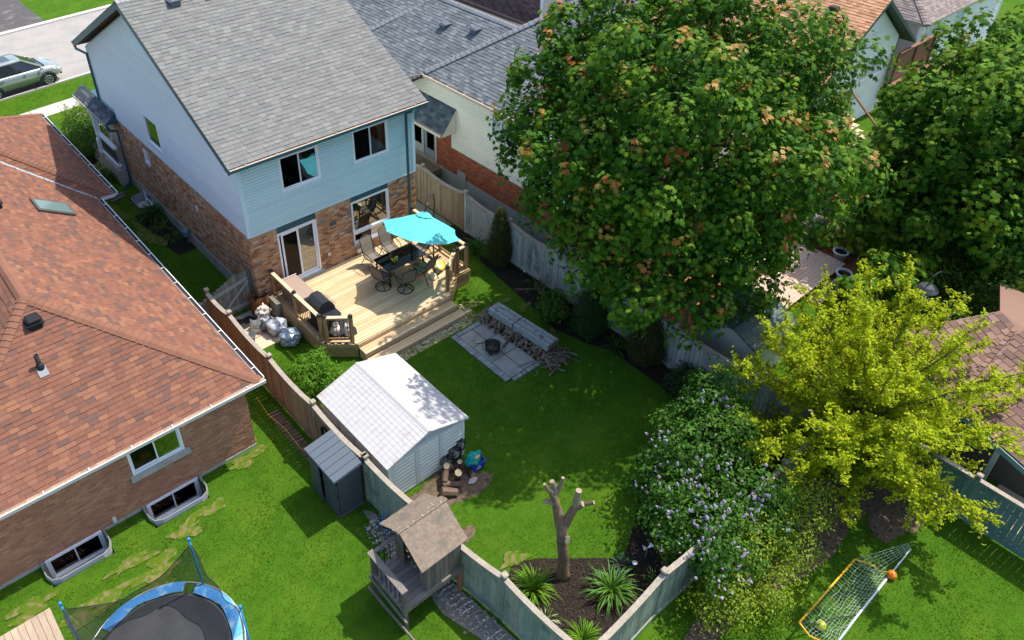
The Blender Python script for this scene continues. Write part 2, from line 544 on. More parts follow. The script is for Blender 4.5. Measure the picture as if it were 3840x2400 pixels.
# foliage
LT = .27
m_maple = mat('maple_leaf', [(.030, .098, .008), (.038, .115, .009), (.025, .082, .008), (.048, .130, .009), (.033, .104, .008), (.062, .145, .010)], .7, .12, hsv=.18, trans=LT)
m_maple2 = mat('maple_leaf_young_sunlit', [(.066, .155, .009), (.085, .175, .010), (.055, .138, .008), (.105, .19, .011), (.13, .20, .012)], .7, .12, hsv=.16, trans=LT)  # lighter young leaf colour, also paints the sunlit tops of the maple crowns
m_mred = mat('red_young_leaf', [(.40, .10, .015), (.34, .13, .025), (.38, .19, .025), (.28, .17, .03), (.30, .22, .03), (.22, .19, .025)], .5, .3, hsv=.2, trans=.3)
m_yellow = mat('yellow_green_leaf', [(.32, .40, .010), (.36, .43, .011), (.27, .36, .010), (.42, .46, .012), (.30, .39, .010)], .7, .12, hsv=.18, trans=.42)
m_lilac = mat('lilac_leaf', [(.045, .130, .013), (.062, .160, .015), (.036, .105, .012), (.085, .19, .018)], .6, .2, hsv=.16, trans=.3)
m_flower = mat('lilac_flower', [(.46, .39, .58), (.54, .47, .63), (.38, .32, .52), (.60, .53, .64), (.50, .42, .56)], .7, .2, hsv=.12, trans=.25)
m_bright = mat('bright_leaf', [(.085, .225, .011), (.11, .255, .014), (.07, .19, .010), (.135, .275, .018)], .6, .2, hsv=.15, trans=.35)
m_cedar = mat('cedar_leaf', [(.024, .058, .012), (.032, .072, .013), (.018, .047, .010), (.05, .085, .014)], .7, .2, hsv=.2, trans=.2)
m_cedarb = mat('bronze_cedar_leaf', [(.045, .060, .013), (.06, .075, .015), (.035, .052, .012), (.08, .075, .02)], .7, .2, hsv=.2, trans=.2)
m_shrub = mat('shrub_leaf', [(.05, .125, .015), (.07, .155, .018), (.042, .105, .014), (.10, .18, .03)], .7, .12, hsv=.15, trans=.3)
m_darkshrub = mat('dark_shrub_leaf', [(.022, .05, .013), (.03, .062, .015), (.018, .042, .011)], .6, .25, hsv=.2, trans=.2)
m_daylily = mat('daylily_leaf', [(.12, .26, .014), (.15, .29, .018), (.095, .22, .013)], .7, .12, hsv=.14, trans=.35)
m_daylilyd = mat('dark_lily_leaf', [(.045, .125, .018), (.06, .15, .022), (.038, .105, .017)], .7, .12, hsv=.14, trans=.3)
m_hosta = mat('hosta_leaf', [(.075, .17, .018), (.10, .20, .022), (.06, .14, .016)], .7, .12, hsv=.12, trans=.3)
m_hostaw = mat('cream_hosta_leaf', [(.48, .52, .22), (.40, .47, .18), (.55, .57, .30)], .7, .12, hsv=.1, trans=.3)
m_hostab = mat('blue_hosta_leaf', [(.03, .095, .055), (.04, .11, .065)], .7, .12, hsv=.12, trans=.2)
m_fern = mat('fern_leaf', [(.075, .20, .012), (.09, .23, .014)], .6, .3, hsv=.14, trans=.35)
m_yellowf = mat('yellow_petal', (.75, .52, .02), .6)
m_bluef = mat('blue_petal', (.22, .36, .75), .6)

# ------------------------------------------------------------------ ground


def rects(u0, u1, v0, v1, holes):
    """split a rectangle into rectangles that leave the holes free"""
    us = sorted({u0, u1, *[h[0] for h in holes], *[h[1] for h in holes]})
    us = [u for u in us if u0 <= u <= u1]
    out = []
    for a, b in zip(us, us[1:]):
        hs = sorted((h[2], h[3]) for h in holes if h[0] < b - 1e-6 and h[1] > a + 1e-6)
        v = v0
        for c, d in hs:
            if c > v + 1e-6:
                out.append((a, b, v, min(c, v1)))
            v = max(v, d)
        if v < v1 - 1e-6:
            out.append((a, b, v, v1))
    return out


WELLS = [(-8.64, -7.19, -5.80, -5.02), (-6.16, -4.70, -5.80, -5.02), (-.62, 0, 8.72, 9.95)]
g = MB()
for r in rects(-260, 260, -260, 260, WELLS + [(-10.3, -2.94, -5.02, 14.0), (0, 6.6, 0, 12.45)]):
    g.poly([(r[0], r[2], 0), (r[1], r[2], 0), (r[1], r[3], 0), (r[0], r[3], 0)])
g.obj('lawn', m_ground, kind='structure')


NSHEET = [0]


def sheet(name, pts, z, m):
    z = .004 + .0007 * NSHEET[0]        # every sheet a little above the one before
    NSHEET[0] += 1
    b = MB()
    b.poly([(x, y, z) for x, y in pts])
    return b.obj(name, m, kind='structure')


def blob(cx, cy, rx, ry, n=22, k=.28, seed=0, rot=0.):
    r_ = random.Random(seed)
    ph = [r_.uniform(0, 6.28) for _ in range(4)]
    o = []
    for i in range(n):
        a = 2 * math.pi * i / n
        q = 1 + k * (.5 * math.sin(2 * a + ph[0]) + .5 * math.sin(3 * a + ph[1]) + .4 * math.sin(5 * a + ph[2]) + .3 * math.sin(8 * a + ph[3]))
        x, y = rx * q * math.cos(a), ry * q * math.sin(a)
        o.append((cx + x * math.cos(rot) - y * math.sin(rot), cy + x * math.sin(rot) + y * math.cos(rot)))
    return o


SA, CA = math.sin(.125), math.cos(.125)       # the street runs slightly turned


def st(x, y):
    return (x * CA - y * SA, 23.33 + x * SA + y * CA)


def strip(y0, y1, x0=-60, x1=90):
    return [st(x0, y0), st(x1, y0), st(x1, y1), st(x0, y1)]


sheet('road', strip(0.12, 9.3), .004, m_road)
for nm, y0, y1 in (('kerb', 0, .15), ('kerb', 9.15, 9.55)):
    b = MB()
    q = strip(y0, y1)
    b.ext([(x, y, -.05) for x, y in q], (0, 0, .13))
    b.obj(nm, m_walk, kind='structure')
b = MB()
for i in range(-12, 20):
    q = strip(-3.35, -2.2, i * 1.55 + .012, i * 1.55 + 1.538)
    b.ext([(x, y, -.03) for x, y in q], (0, 0, .05))
b.obj('sidewalk', m_walk, kind='structure')
sheet('driveway', [st(-40, 9.5), st(4.7, 9.5), st(5.4, 16), st(-40, 16)], .006, m_drive)
sheet('front_path', [(.6, 12.9), (1.9, 12.9), (2.2, 19.9), (1.0, 19.75)], .006, m_walk)
sheet('front_path', blob(1.25, 17.7, .55, .4, seed=3), .010, m_concrete)
BED = [(7.4, 0.6), (7.62, -2.0), (7.35, -3.93), (7.12, -5.8), (6.93, -7.03), (7.2, -8.1), (7.55, -8.9), (7.5, -10.9), (7.3, -11.8), (6.2, -12.4), (4.2, -12.9), (2.6, -13.75),
       (2.15, -13.95), (1.3, -13.22), (.56, -12.6), (.0, -12.3), (-.5, -12.6), (-1.0, -13.1), (-1.0, -15.3), (8.3, -15.3), (8.3, 0.6)]
sheet('mulch_bed', BED, .006, m_soil)
sheet('mulch_bed', [(-1.5, -2.6), (-1.05, -2.6), (-.75, -4.3), (-.8, -5.6), (-1.5, -5.7)], .006, m_soil)
sheet('bare_soil', blob(.55, -9.62, .85, .58, seed=5), .006, m_dirt)
sheet('bare_soil', blob(-.3, -9.55, 1.1, .55, seed=8), .009, m_dirt)
sheet('bare_soil', blob(-.55, -10.9, .45, .28, seed=9), .006, m_dirt)
sheet('mulch_bed', [(-.75, 4.9), (0, 4.9), (0, 8.7), (-.95, 8.5), (-1.0, 6.8)], .006, m_soil)
sheet('front_bed', blob(-.15, 15.2, 1.4, 2.5, seed=4), .006, m_soil)
sheet('gravel_strip', [(-1.9, -8.7), (-1.72, -8.9), (-1.5, -11), (-1.25, -13.5), (-1.1, -15.6), (-1.75, -15.6), (-1.9, -14.2), (-1.82, -13.2), (-2.1, -12.2), (-1.95, -11.2), (-2.15, -10.2), (-2.0, -9.4)], .006, m_gravel)
sheet('gravel_strip', [(-2.15, -4.2), (-1.8, -4.2), (-1.8, -7.0), (-2.15, -7.0)], .006, m_dirt)
sheet('gravel_strip', [(1.2, -5.0), (5.3, -5.0), (5.6, -4.1), (5.2, -4.1), (5.1, -4.7), (1.2, -4.75)], .006, mat('pale_gravel', (.36, .31, .17), .95, .1, noise=(30, .45), bump=(50, .8), stain=(7, (.09, .12, .02), .45, .62)))
sheet('side_gravel', [(6.65, -.05), (8.3, -.05), (8.3, 6), (6.65, 6)], .006, m_gravel)
sheet('mulch_yard', [(8.45, -11.2), (13.6, -11.2), (13.6, -6.5), (8.45, -6.5)], .006, m_redmulch)
sheet('mulch_yard', [(17.2, -9.5), (20.0, -9.3), (18.9, -13.2), (15.4, -13.0), (15.4, -12.0)], .006, m_redmulch)
sheet('neighbour_soil', blob(5.6, -16.3, 3.6, .9, seed=12), .006, m_dirt)
sheet('neighbour_soil', blob(8.6, -17.6, .9, .8, seed=13), .006, m_dirt)
sheet('stone_pad', [(10.2, -19.0), (14, -19.0), (14, -22), (10.2, -22)], .006, m_tanslab)
PATCH = []
for i, (x, y, a, bb) in enumerate([(-6.55, -6.9, .55, .28), (-6.9, -7.35, .5, .22), (-7.7, -6.9, .5, .2), (-8.3, -6.9, .55, .25), (-5.6, -6.35, .45, .2), (-4.9, -6.15, .4, .2), (-9.2, -6.0, .6, .2),
                                   (-7.0, -6.35, .6, .14), (-3.35, -5.3, .5, .22), (-3.1, -4.4, .25, .5), (5.75, -4.3, .35, .22), (6.45, -4.9, .35, .2), (6.9, -5.5, .25, .2), (.1, -12.25, .35, .18),
                                   (-1.1, 6.9, .3, 1.0), (-1.35, 9.2, .25, .7), (-.6, 13.3, .7, .5), (5.3, -4.75, .3, .2), (-9.6, -6.7, .5, .25)]):
    PATCH.append((x, y, a, bb))
    sheet('dry_patch', blob(x, y, a, bb, seed=20 + i, k=.5), .004, m_bare)

# ------------------------------------------------------------------ building helpers
VX, VY, VZ = Vector((1, 0, 0)), Vector((0, 1, 0)), Vector((0, 0, 1))


def wall_core(mb, O, u, n, W, z0, z1, holes, t=.14):
    """wall of thickness t behind the plane through O (n points outwards)"""
    O, u, n = Vector(O), Vector(u), Vector(n)
    for a, b, c, d in rects(0, W, z0, z1, holes):
        p = O + u * a
        p.z = c
        mb.obox(p, u * (b - a), -n * t, VZ * (d - c))


def brick_rows(O, u, n, poly_fn, z0, z1, holes, bl=.21, bh=.075, j=.010, seed=1, proud=.009):
    """list of brick boxes; poly_fn(z) -> (u0,u1)"""
    r_ = random.Random(seed)
    O, u, n = Vector(O), Vector(u), Vector(n)
    P = []
    k = 0
    z = z0
    while z < z1 - .02:
        h = min(bh, z1 - z)
        a0, a1 = poly_fn(z + h / 2)
        segs = [(a0, a1)]
        for ha, hb, hc, hd in holes:
            if hc < z + h - .012 and hd > z + .012:
                segs = [s for x, y in segs for s in ((x, min(y, ha)), (max(x, hb), y)) if s[1] - s[0] > .015]
        for x, y in segs:
            q = math.floor((x - a0) / bl) * bl + a0 + (bl / 2 if k % 2 else 0)
            while q > x:
                q -= bl
            while q < y - .01:
                c, d = max(q, x), min(q + bl, y)
                if d - c > .03:
                    pr = proud + r_.uniform(-.003, .003)
                    p = O + u * c - n * .02
                    p.z = z
                    P.append((p, u * (d - c - j), n * (.02 + pr), VZ * (h - j)))
                q += bl
        z += bh
        k += 1
    return P


def siding_rows(O, u, n, poly_fn, z0, z1, holes, ex=.105, t=.016):
    O, u, n = Vector(O), Vector(u), Vector(n)
    P = []
    z = z0
    while z < z1 - .01:
        h = min(ex, z1 - z)
        a0, a1 = poly_fn(z + h / 2)
        segs = [(a0, a1)]
        for ha, hb, hc, hd in holes:
            if hc < z + h - .03 and hd > z + .03:
                segs = [s for x, y in segs for s in ((x, min(y, ha)), (max(x, hb), y)) if s[1] - s[0] > .02]
        for x, y in segs:
            if y - x > .03:
                p = O + u * x
                p.z = z
                P.append((p + VZ * .007, u * (y - x), VZ * (h - .014), n * t))
        z += ex
    return P


def shingle_rows(O, u, w, poly, ex=.145, wmin=.17, wmax=.34, seed=1, t=.017, gap=.004, uw=None):
    """roof tabs on the plane O + a*u + b*w, clipped to the convex polygon poly of (a, b)"""
    r_ = random.Random(seed)
    O, u, w = Vector(O), Vector(u).normalized(), Vector(w).normalized()
    n = u.cross(w)
    if n.z < 0:
        n = -n
    P = []
    b1 = max(p[1] for p in poly)
    b = min(p[1] for p in poly)
    k = len(poly)
    while b < b1 - .02:
        m = b + ex * .35
        xs = []
        for i in range(k):
            p, q = poly[i], poly[(i + 1) % k]
            if (p[1] - m) * (q[1] - m) < 0:
                xs.append(p[0] + (q[0] - p[0]) * (m - p[1]) / (q[1] - p[1]))
        if len(xs) >= 2:
            x0, x1 = min(xs), max(xs)
            a = x0 - r_.uniform(0, wmax)
            while a < x1:
                wd = r_.uniform(wmin, wmax) if uw is None else uw
                c, d = max(a, x0), min(a + wd, x1)
                if d - c > .02:
                    th = t * r_.choice((.75, 1.0, 1.3))
                    h = min(ex + .03, b1 - b)
                    P.append((O + u * c + w * (b + r_.uniform(-.004, .004)) + n * .002, u * (d - c - gap), w * h, n * th))
                a += wd
        b += ex
    return P


def gutter(name, p, q, out, root, m_out, m_in, hang=True, w=.12, h=.09, mlip=None):
    """open trough along p-q, its back at p, opening outwards along out"""
    p, q, out = Vector(p), Vector(q), Vector(out).normalized()
    d = q - p
    mb = MB()
    t = .008
    mb.obox(p - VZ * h, d, out * t, VZ * h)                                  # back
    mb.obox(p - VZ * h + out * t, d, out * (w - 2 * t), VZ * t)              # bottom
    mb.obox(p - VZ * h + out * (w - t), d, out * t, VZ * h)                  # front
    e = d.normalized() * t
    mb.obox(p - VZ * h + out * t, e, out * (w - 2 * t), VZ * h)
    mb.obox(q - e - VZ * h + out * t, e, out * (w - 2 * t), VZ * h)
    g_ = mb.obj(name, m_out, root)
    mb = MB()
    mb.obox(p - VZ * .034 + out * (t + .002) + e * 1.5, d - e * 3, out * (w - 2 * t - .004), VZ * .022)
    mb.obj('gutter_debris', m_in, g_)
    mb = MB()
    mb.obox(p + out * (w - .016) + VZ * .002, d, out * .022, VZ * .010)
    mb.obj('gutter_lip', mlip or m_lip, g_)
    if hang:
        k = max(1, int(d.length / .95))
        for i in range(k):
            mb = MB()
            mb.obox(p + d * ((i + .5) / k) + VZ * .004 + out * .004, d.normalized() * .022, out * (w - .01), VZ * .012)
            mb.obj('gutter_hanger', mlip or m_lip, g_)
    return g_


def downspout(root, pts, m, r=.04):
    mb = MB()
    for a, b in zip(pts, pts[1:]):
        mb.bar(a, b, 2 * r, 1.5 * r, up=(0.3, 1, 0.01))
    for a in pts[1:-1]:
        mb.ball(a, r * 1.15, 8, 6)
    return mb.obj('downspout', m, root)


def window(root, O, u, n, x0, x1, z0, z1, fr=.055, kind='slider', mfr=None, inset=.05, mull=.5, glassL=None, glassR=None, name='window', proud=.022):
    """frame with two sashes; O + u*x on the wall plane, n outwards"""
    O, u, n = Vector(O), Vector(u), Vector(n)
    mfr = mfr or m_whitefr

    def P(x, z, k):
        q = O + u * x + n * k
        q.z = z
        return q

    def B(mb, xa, xb, za, zb, ka, kb):
        mb.obox(P(xa, za, ka), u * (xb - xa), n * (kb - ka), VZ * (zb - za))
    mb = MB()
    B(mb, x0, x1, z0, z0 + fr, -.09, proud)
    B(mb, x0, x1, z1 - fr, z1, -.09, proud)
    B(mb, x0, x0 + fr, z0 + fr, z1 - fr, -.09, proud)
    B(mb, x1 - fr, x1, z0 + fr, z1 - fr, -.09, proud)
    f = mb.obj(name, mfr, root)
    xm = x0 + (x1 - x0) * mull
    if kind == 'slider':
        sides = ((x0 + fr, xm + .018, -.045, glassL), (xm - .018, x1 - fr, -.015, glassR))
    elif kind == 'fixed':
        sides = ((x0 + fr, x1 - fr, -.03, glassR),)
    for xa, xb, k, gm in sides:
        s = .034
        mb = MB()
        za, zb = z0 + fr, z1 - fr
        B(mb, xa, xb, za, za + s, k - .03, k)
        B(mb, xa, xb, zb - s, zb, k - .03, k)
        B(mb, xa, xa + s, za + s, zb - s, k - .03, k)
        B(mb, xb - s, xb, za + s, zb - s, k - .03, k)
        mb.obj('sash', mfr, f)
        mb = MB()
        B(mb, xa + s, xb - s, za + s, zb - s, k - .019, k - .011)
        mb.obj('pane', gm or m_glass, f)
    return f


def cap_row(p, q, nrm, wd=.30, ln=.15, t=.02):
    """ridge caps along p-q lying on the roof, one overlapping the next: roof-shaped pieces as a two sided strip"""
    p, q = Vector(p), Vector(q)
    d = q - p
    k = int(d.length / ln)
    return [(p + d * (i / k), d / k) for i in range(k)]


def ridge_caps(root, p, q, n1, n2, m, wd=.15, ln=.15, name='ridge_cap', t=.022, vis=300):
    """n1, n2: roof slope directions (downwards) on either side"""
    p, q = Vector(p), Vector(q)
    d = (q - p)
    k = int(d.length / ln)
    dd = d / k
    n1, n2 = Vector(n1).normalized(), Vector(n2).normalized()
    a = d.normalized()
    s1 = (n1 - a * n1.dot(a)).normalized() * wd
    s2 = (n2 - a * n2.dot(a)).normalized() * wd
    up = VZ - a * a.z
    up.normalize()
    mb = MB()
    lo, hi = .034, .034 + t
    v = [Vector((0, 0, 0)) + up * (lo + .012), dd * 1.25 + up * (hi + .016)]
    verts = []
    for base, h in ((Vector((0, 0, 0)), hi), (dd * 1.2, lo)):
        for s, e in ((s1, .004), (s1 * .33, .018), (s2 * .33, .018), (s2, .004)):
            verts.append(base + s + up * (h + e))
        for s in (s1, s2):
            verts.append(base + s - up * .01)
    L = base_of(root)
    me = bpy.data.meshes.new(name)
    me.from_pydata([tuple(x) for x in verts], [], [(0, 1, 7, 6), (1, 2, 8, 7), (2, 3, 9, 8), (0, 4, 5, 3, 2, 1), (0, 6, 10, 4), (3, 5, 11, 9)])
    me.materials.append(m)
    for i in range(k):
        o = link(name, me, root)
        o.location = p + dd * i - L


def roof_vent(root, c, up, m=m_black):
    c = Vector(c)
    mb = MB()
    mb.bevbox(c.x - .17, c.x + .17, c.y - .17, c.y + .17, c.z - .05, c.z + .17, .03)
    mb.box(c.x - .21, c.x + .21, c.y - .21, c.y + .21, c.z + .10, c.z + .13)
    return mb.obj('roof_vent', m, root)


# ------------------------------------------------------------------ the blue house
H = thing('house', 'two storey house with grey shingles and pale blue siding over tan brick, behind the deck', 'house', (3.3, 6, 0))
HW, HD = 6.6, 12.45
holes_rear = [(1.39, 2.80, 4.19, 5.41), (4.10, 5.52, 4.21, 5.43), (.97, 2.43, .66, 3.03), (3.82, 5.39, .97, 3.03)]
holes_left = [(6.24, 7.55, 3.41, 4.61), (8.0, 8.46, 2.17, 2.75), (8.84, 9.85, -.24, .34)]
zB = 3.04
mb = MB()
wall_core(mb, (0, 0, 0), VX, -VY, HW, -.9, 5.62, holes_rear)
mb.obj('rear_wall', m_mortar, H)
mb = MB()
wall_core(mb, (0, .14, 0), VY, -VX, HD - .28, -.9, 5.62, [(a - .14, b - .14, c, d) for a, b, c, d in holes_left])
mb.ext([(0, 0, 5.62), (0, HD, 5.62), (0, 6.2, 8.72)], (.14, 0, 0))
mb.obj('side_wall', m_mortar, H)
mb = MB()
mb.box(HW - .14, HW, .14, HD - .14, -.9, 5.62)
mb.ext([(HW - .14, 0, 5.62), (HW - .14, HD, 5.62), (HW - .14, 6.2, 8.72)], (.14, 0, 0))
mb.obj('side_wall', m_trimblue, H)
mb = MB()                                             # sheathing behind the lap siding
for a, b, c, d in rects(.0, HW, zB, 5.62, holes_rear):
    mb.box(a, b, -.002, 0, c, d)
for a, b, c, d in rects(0, HD, zB, 5.62, holes_left):
    mb.box(-.002, 0, a, b, c, d)
mb.ext([(-.002, 0, 5.62), (-.002, HD, 5.62), (-.002, 6.2, 8.72)], (.002, 0, 0))
mb.obj('sheathing', m_sideback, H)
mb = MB()
mb.box(0, HW, HD - .14, HD, -.9, 5.62)
mb.obj('front_wall', m_trimblue, H)
mb = MB()
mb.box(.15, HW - .15, .15, HD - .15, .50, .60)
mb.box(.15, HW - .15, .15, HD - .15, 3.10, 3.25)
mb.box(.15, HW - .15, 3.4, 3.5, .62, 5.6)
mb.box(2.9, 3.0, .15, 3.38, 3.27, 5.6)
mb.obj('floor', m_void, H)
# foundation
mb = MB()
mb.box(-.025, HW + .025, -.025, 0, -.1, .42)
for a, b, c, d in rects(0, HD, -.9, .5, holes_left):
    mb.box(-.03, 0, a, b, c, d)
mb.obj('foundation', m_concrete, H)
# bricks
full = lambda z: (.0, HW)
P = brick_rows((0, 0, 0), VX, -VY, full, .43, zB - .01, holes_rear, seed=3)
pieces(H, 'brick', P, m_brick, 'box', 300, 'bricks')
P = brick_rows((0, 0, 0), VY, -VX, lambda z: (0, 10.97), .51, zB - .01, holes_left, seed=4)
pieces(H, 'brick', P, m_brick, 'box', 300, 'side_bricks')
# lap siding
P = siding_rows((.09, 0, 0), VX, -VY, lambda z: (0, HW - .18), zB, 5.62, [(a - .09, b - .09, c, d) for a, b, c, d in holes_rear])
pieces(H, 'siding_board', P, m_side_rear, 'box')
mb = MB()
gl = lambda z: (.09, HD - .09) if z < 5.62 else (max(.09, (z - 5.62) * 2.0 + .02), min(HD - .09, HD - (z - 5.62) * 2.0))
P = siding_rows((0, 0, 0), VY, -VX, gl, zB, 8.6, holes_left)
pieces(H, 'siding_board', P, m_side_left, 'box')
for bx in ((-.028, .09, -.030, 0), (-.030, 0, .0005, .09), (HW - .09, HW + .028, -.030, 0), (-.030, 0, HD - .09, HD)):
    mb = MB()
    mb.box(*bx, zB - .02, 5.62)
    mb.obj('corner_trim', m_trimblue, H)
mb = MB()
mb.box(.09, HW - .09, -.026, -.001, zB - .03, zB)
mb.obj('starter_strip', m_trimblue, H)
# dirt runs under the gable rake
# openings
NY = -VY
window(H, (0, 0, 0), VX, NY, 1.39, 2.80, 4.19, 5.41, glassL=m_glassd)
window(H, (0, 0, 0), VX, NY, 4.10, 5.52, 4.21, 5.43, glassL=m_glassd)
w = window(H, (0, 0, 0), VX, NY, 3.82, 5.39, 1.50, 2.79, kind='fixed')
w = window(H, (0, 0, 0), VX, NY, 3.82, 5.39, 1.06, 1.50, glassL=m_glassd)
window(H, (0, 0, 0), VY, -VX, 6.24, 7.55, 3.41, 4.61, kind='fixed')
window(H, (0, 0, 0), VY, -VX, 8.0, 8.46, 2.17, 2.75, kind='fixed')
window(H, (0, 0, 0), VY, -VX, 8.84, 9.85, -.24, .34, kind='fixed')
mb = MB()
mb.box(3.78, 5.43, -.075, .05, .975, 1.055)
mb.obj('window_sill', m_concrete, H)
mb = MB()
mb.box(-.07, .05, 7.95, 8.5, 2.09, 2.165)
mb.obj('window_sill', m_concrete, H)
for a, b in ((.97, 2.43), (3.82, 5.39)):
    mb = MB()
    z0 = 2.75 if a < 2 else 2.80
    mb.box(a, b, .03, .06, z0, 3.03)
    f = mb.obj('lintel_panel', m_teal, H)
    k = int((b - a) / .1)
    for i in range(k):
        mb = MB()
        mb.box(a + (i + .06) * (b - a) / k, a + (i + .94) * (b - a) / k, .012, .029, z0 + .002, 3.028)
        mb.obj('panel_slat', m_teal, f)
# patio door
mb = MB()
for bx in ((.97, 1.03, -.01, .10, .66, 2.74), (2.37, 2.43, -.01, .10, .66, 2.74), (1.03, 2.37, -.01, .10, 2.67, 2.74), (1.03, 2.37, -.05, .10, .66, .72)):
    mb.box(*bx)
pd = mb.obj('patio_door', m_whitefr, H)
for a, b, y, gm in ((1.10, 1.74, .012, m_glassd), (1.70, 2.37, .05, m_glass)):
    mb = MB()
    s = .065
    for bx in ((a, a + s, y, y + .03, .73, 2.66), (b - s, b, y, y + .03, .73, 2.66), (a + s, b - s, y, y + .03, .73, .73 + s + .02), (a + s, b - s, y, y + .03, 2.66 - s, 2.66)):
        mb.box(*bx)
    mb.obj('door_panel', m_whitefr, pd)
    mb = MB()
    mb.box(a + s, b - s, y + .011, y + .019, .73 + s + .02, 2.66 - s)
    mb.obj('door_glass', gm, pd)
mb = MB()
mb.tube([(2.335, .035, 1.55), (2.335, -.012, 1.58), (2.335, -.012, 1.78), (2.335, .035, 1.81)], .012, 6)
mb.obj('door_handle', m_whitefr, pd)
mb = MB()
mb.poly([(2.19 + .045 * math.cos(a), .045, 2.0 + .06 * math.sin(a)) for a in [i * math.pi / 6 for i in range(12)]])
mb.obj('round_sticker', mat('sticker_purple', (.16, .12, .28), .5), pd)
mb = MB()
mb.box(.92, 2.52, -.11, .0, .60, .655)
mb.obj('door_sill', m_concrete, H)
# rooms behind the glass: blind, curtains, furniture
mb = MB()
mb.box(1.74, 2.34, .14, .17, .75, 2.6)
mb.obj('roller_blind', mat('blind_cloth', (.50, .46, .40), .9, noise=(2, .1)), H)
for x0, x1, z0, z1, y in ((5.16, 5.42, 4.3, 5.38, .2), (5.08, 5.33, 1.1, 2.75, .2)):
    mb = MB()
    k = 10
    mb.grid(k, 6, lambda a, b: (x1 - (x1 - x0) * (a * (1 - .45 * (1 - abs(2 * b - .9)))), y + .025 * math.sin(a * 22), z0 + (z1 - z0) * b))
    mb.obj('curtain', m_curtain, H, smooth=True)
mb = MB()
mb.box(3.6, 5.6, 2.2, 3.0, .62, 1.35)
mb.obj('sofa', m_dark, H)
# roof
ZE, YE, YR, YF = 5.80, -.33, 6.2, 12.73
ZR = ZE + (YR - YE) * .4955
XL, XR = -.38, 6.95
mb = MB()
t = .16
for y0, y1, z0, z1 in ((YE, YR, ZE, ZR), (YR, YF, ZR, ZE)):
    mb.ext([(XL + .03, y0, z0), (XL + .03, y1, z1), (XL + .03, y1, z1 - t), (XL + .03, y0, z0 - t)], (XR - XL - .06, 0, 0))
roof = mb.obj('roof', m_felt, H)
for nm, x in (('rake_board', XL), ('rake_board', XR - .03)):
    mb = MB()
    for y0, y1, z0, z1 in ((YE, YR, ZE, ZR), (YR, YF, ZR, ZE)):
        mb.ext([(x, y0, z0 + .01), (x, y1, z1 + .01), (x, y1, z1 - t - .06), (x, y0, z0 - t - .06)], (.03, 0, 0))
    mb.obj(nm, m_teal, roof)
mb = MB()
mb.box(XL + .03, XR - .03, YE - .02, YE, ZE - .18, ZE - .005)
mb.box(XL + .03, XR - .03, YF, YF + .02, ZE - .18, ZE - .005)
mb.box(XL + .03, XR - .03, YE, -.002, 5.61, 5.625)
mb.obj('fascia', m_teal, roof)
sl = math.hypot(YR - YE, ZR - ZE)
wv = Vector((0, YR - YE, ZR - ZE)).normalized()
P = shingle_rows((XL, YE - .03, ZE), VX, wv, [(0, 0), (XR - XL, 0), (XR - XL, sl), (0, sl)], seed=11, ex=.155)
pieces(H, 'shingle', P, m_shg, 'wedge', 300, 'shingles')
wv2 = Vector((0, YR - YF, ZR - ZE)).normalized()
P = shingle_rows((XL, YF + .03, ZE), VX, wv2, [(0, 0), (XR - XL, 0), (XR - XL, sl), (0, sl)], seed=12)
pieces(H, 'shingle', P, m_shg, 'wedge', 0, 'front_shingles')
ridge_caps(roof, (XL, YR, ZR), (XR, YR, ZR), -wv, -wv2, m_shcapg)
gutter('gutter', (XL, YE - .02, ZE - .01), (XR, YE - .02, ZE - .01), NY, H, m_tealgut, m_debris)
gutter('gutter', (XL, YF + .02, ZE - .01), (XR, YF + .02, ZE - .01), VY, H, m_tealgut, m_debris)
for x, y in ((1.55, 6.2), (2.85, 6.3)):
    zz = ZR - .4955 * .45
    roof_vent(H, (x - .25, YR - .55, zz - .03), VZ, mat('vent_grey', (.11, .13, .14), .5))
downspout(H, [(6.25, YE - .07, ZE - .1), (6.25, YE - .05, ZE - .2), (6.25, -.075, ZE - .34), (6.25, -.075, .25), (6.25, -.3, .1)], m_teal)
downspout(H, [(-.3, YF + .08, ZE - .1), (-.3, 12.75, ZE - .3), (-.07, 12.36, ZE - .45), (-.07, 12.36, 3.35)], m_teal)
# porch roof at the street side
mb = MB()
mb.ext([(0, 10.9, 3.30), (-.42, 10.9, 2.98), (-.42, 10.9, 2.88), (0, 10.9, 2.88)], (0, 3.6, 0))
mb.ext([(0, 12.46, 3.32), (0, 14.5, 2.95), (0, 14.5, 2.86), (0, 12.46, 2.86)], (6.0, 0, 0))
pr = mb.obj('porch_roof', m_teal, H)
wv3 = Vector((.42, 0, .34)).normalized()
P = shingle_rows((-.46, 10.85, 2.965), VY, wv3, [(0, 0), (3.7, 0), (3.7, .56), (0, .56)], seed=14)
pieces(H, 'porch_shingle', P, m_shd, 'wedge', 60)
mb = MB()
mb.box(-.035, -.005, 10.9, 12.3, 3.34, 3.47)
mb.obj('flashing', mat('flashing_teal', (.22, .38, .40), .5), H)
gutter('gutter', (-.43, 10.85, 2.95), (-.43, 14.5, 2.95), -VX, H, m_tealgut, m_debris, hang=True, w=.1)
downspout(H, [(-.46, 10.95, 2.85), (-.35, 10.97, 2.6), (-.08, 10.99, 2.5), (-.08, 10.99, .15), (-.5, 10.75, .06)], m_teal)
mb = MB()
mb.box(-.42, 1.5, 12.4, 14.3, -.1, .72)
mb.box(-.42, -.001, 11.1, 12.4, -.1, .72)
mb.obj('porch_base', m_concrete, H)
mb = MB()
mb.box(-.36, -.18, 13.1, 13.28, 1.0, 2.86)
mb.box(-.40, -.14, 13.06, 13.32, .72, 1.35)
mb.box(-.36, -.20, 11.2, 13.1, 1.62, 1.72)
mb.box(-.36, -.20, 11.2, 13.1, .80, .88)
mb.obj('porch_column', m_white, H)
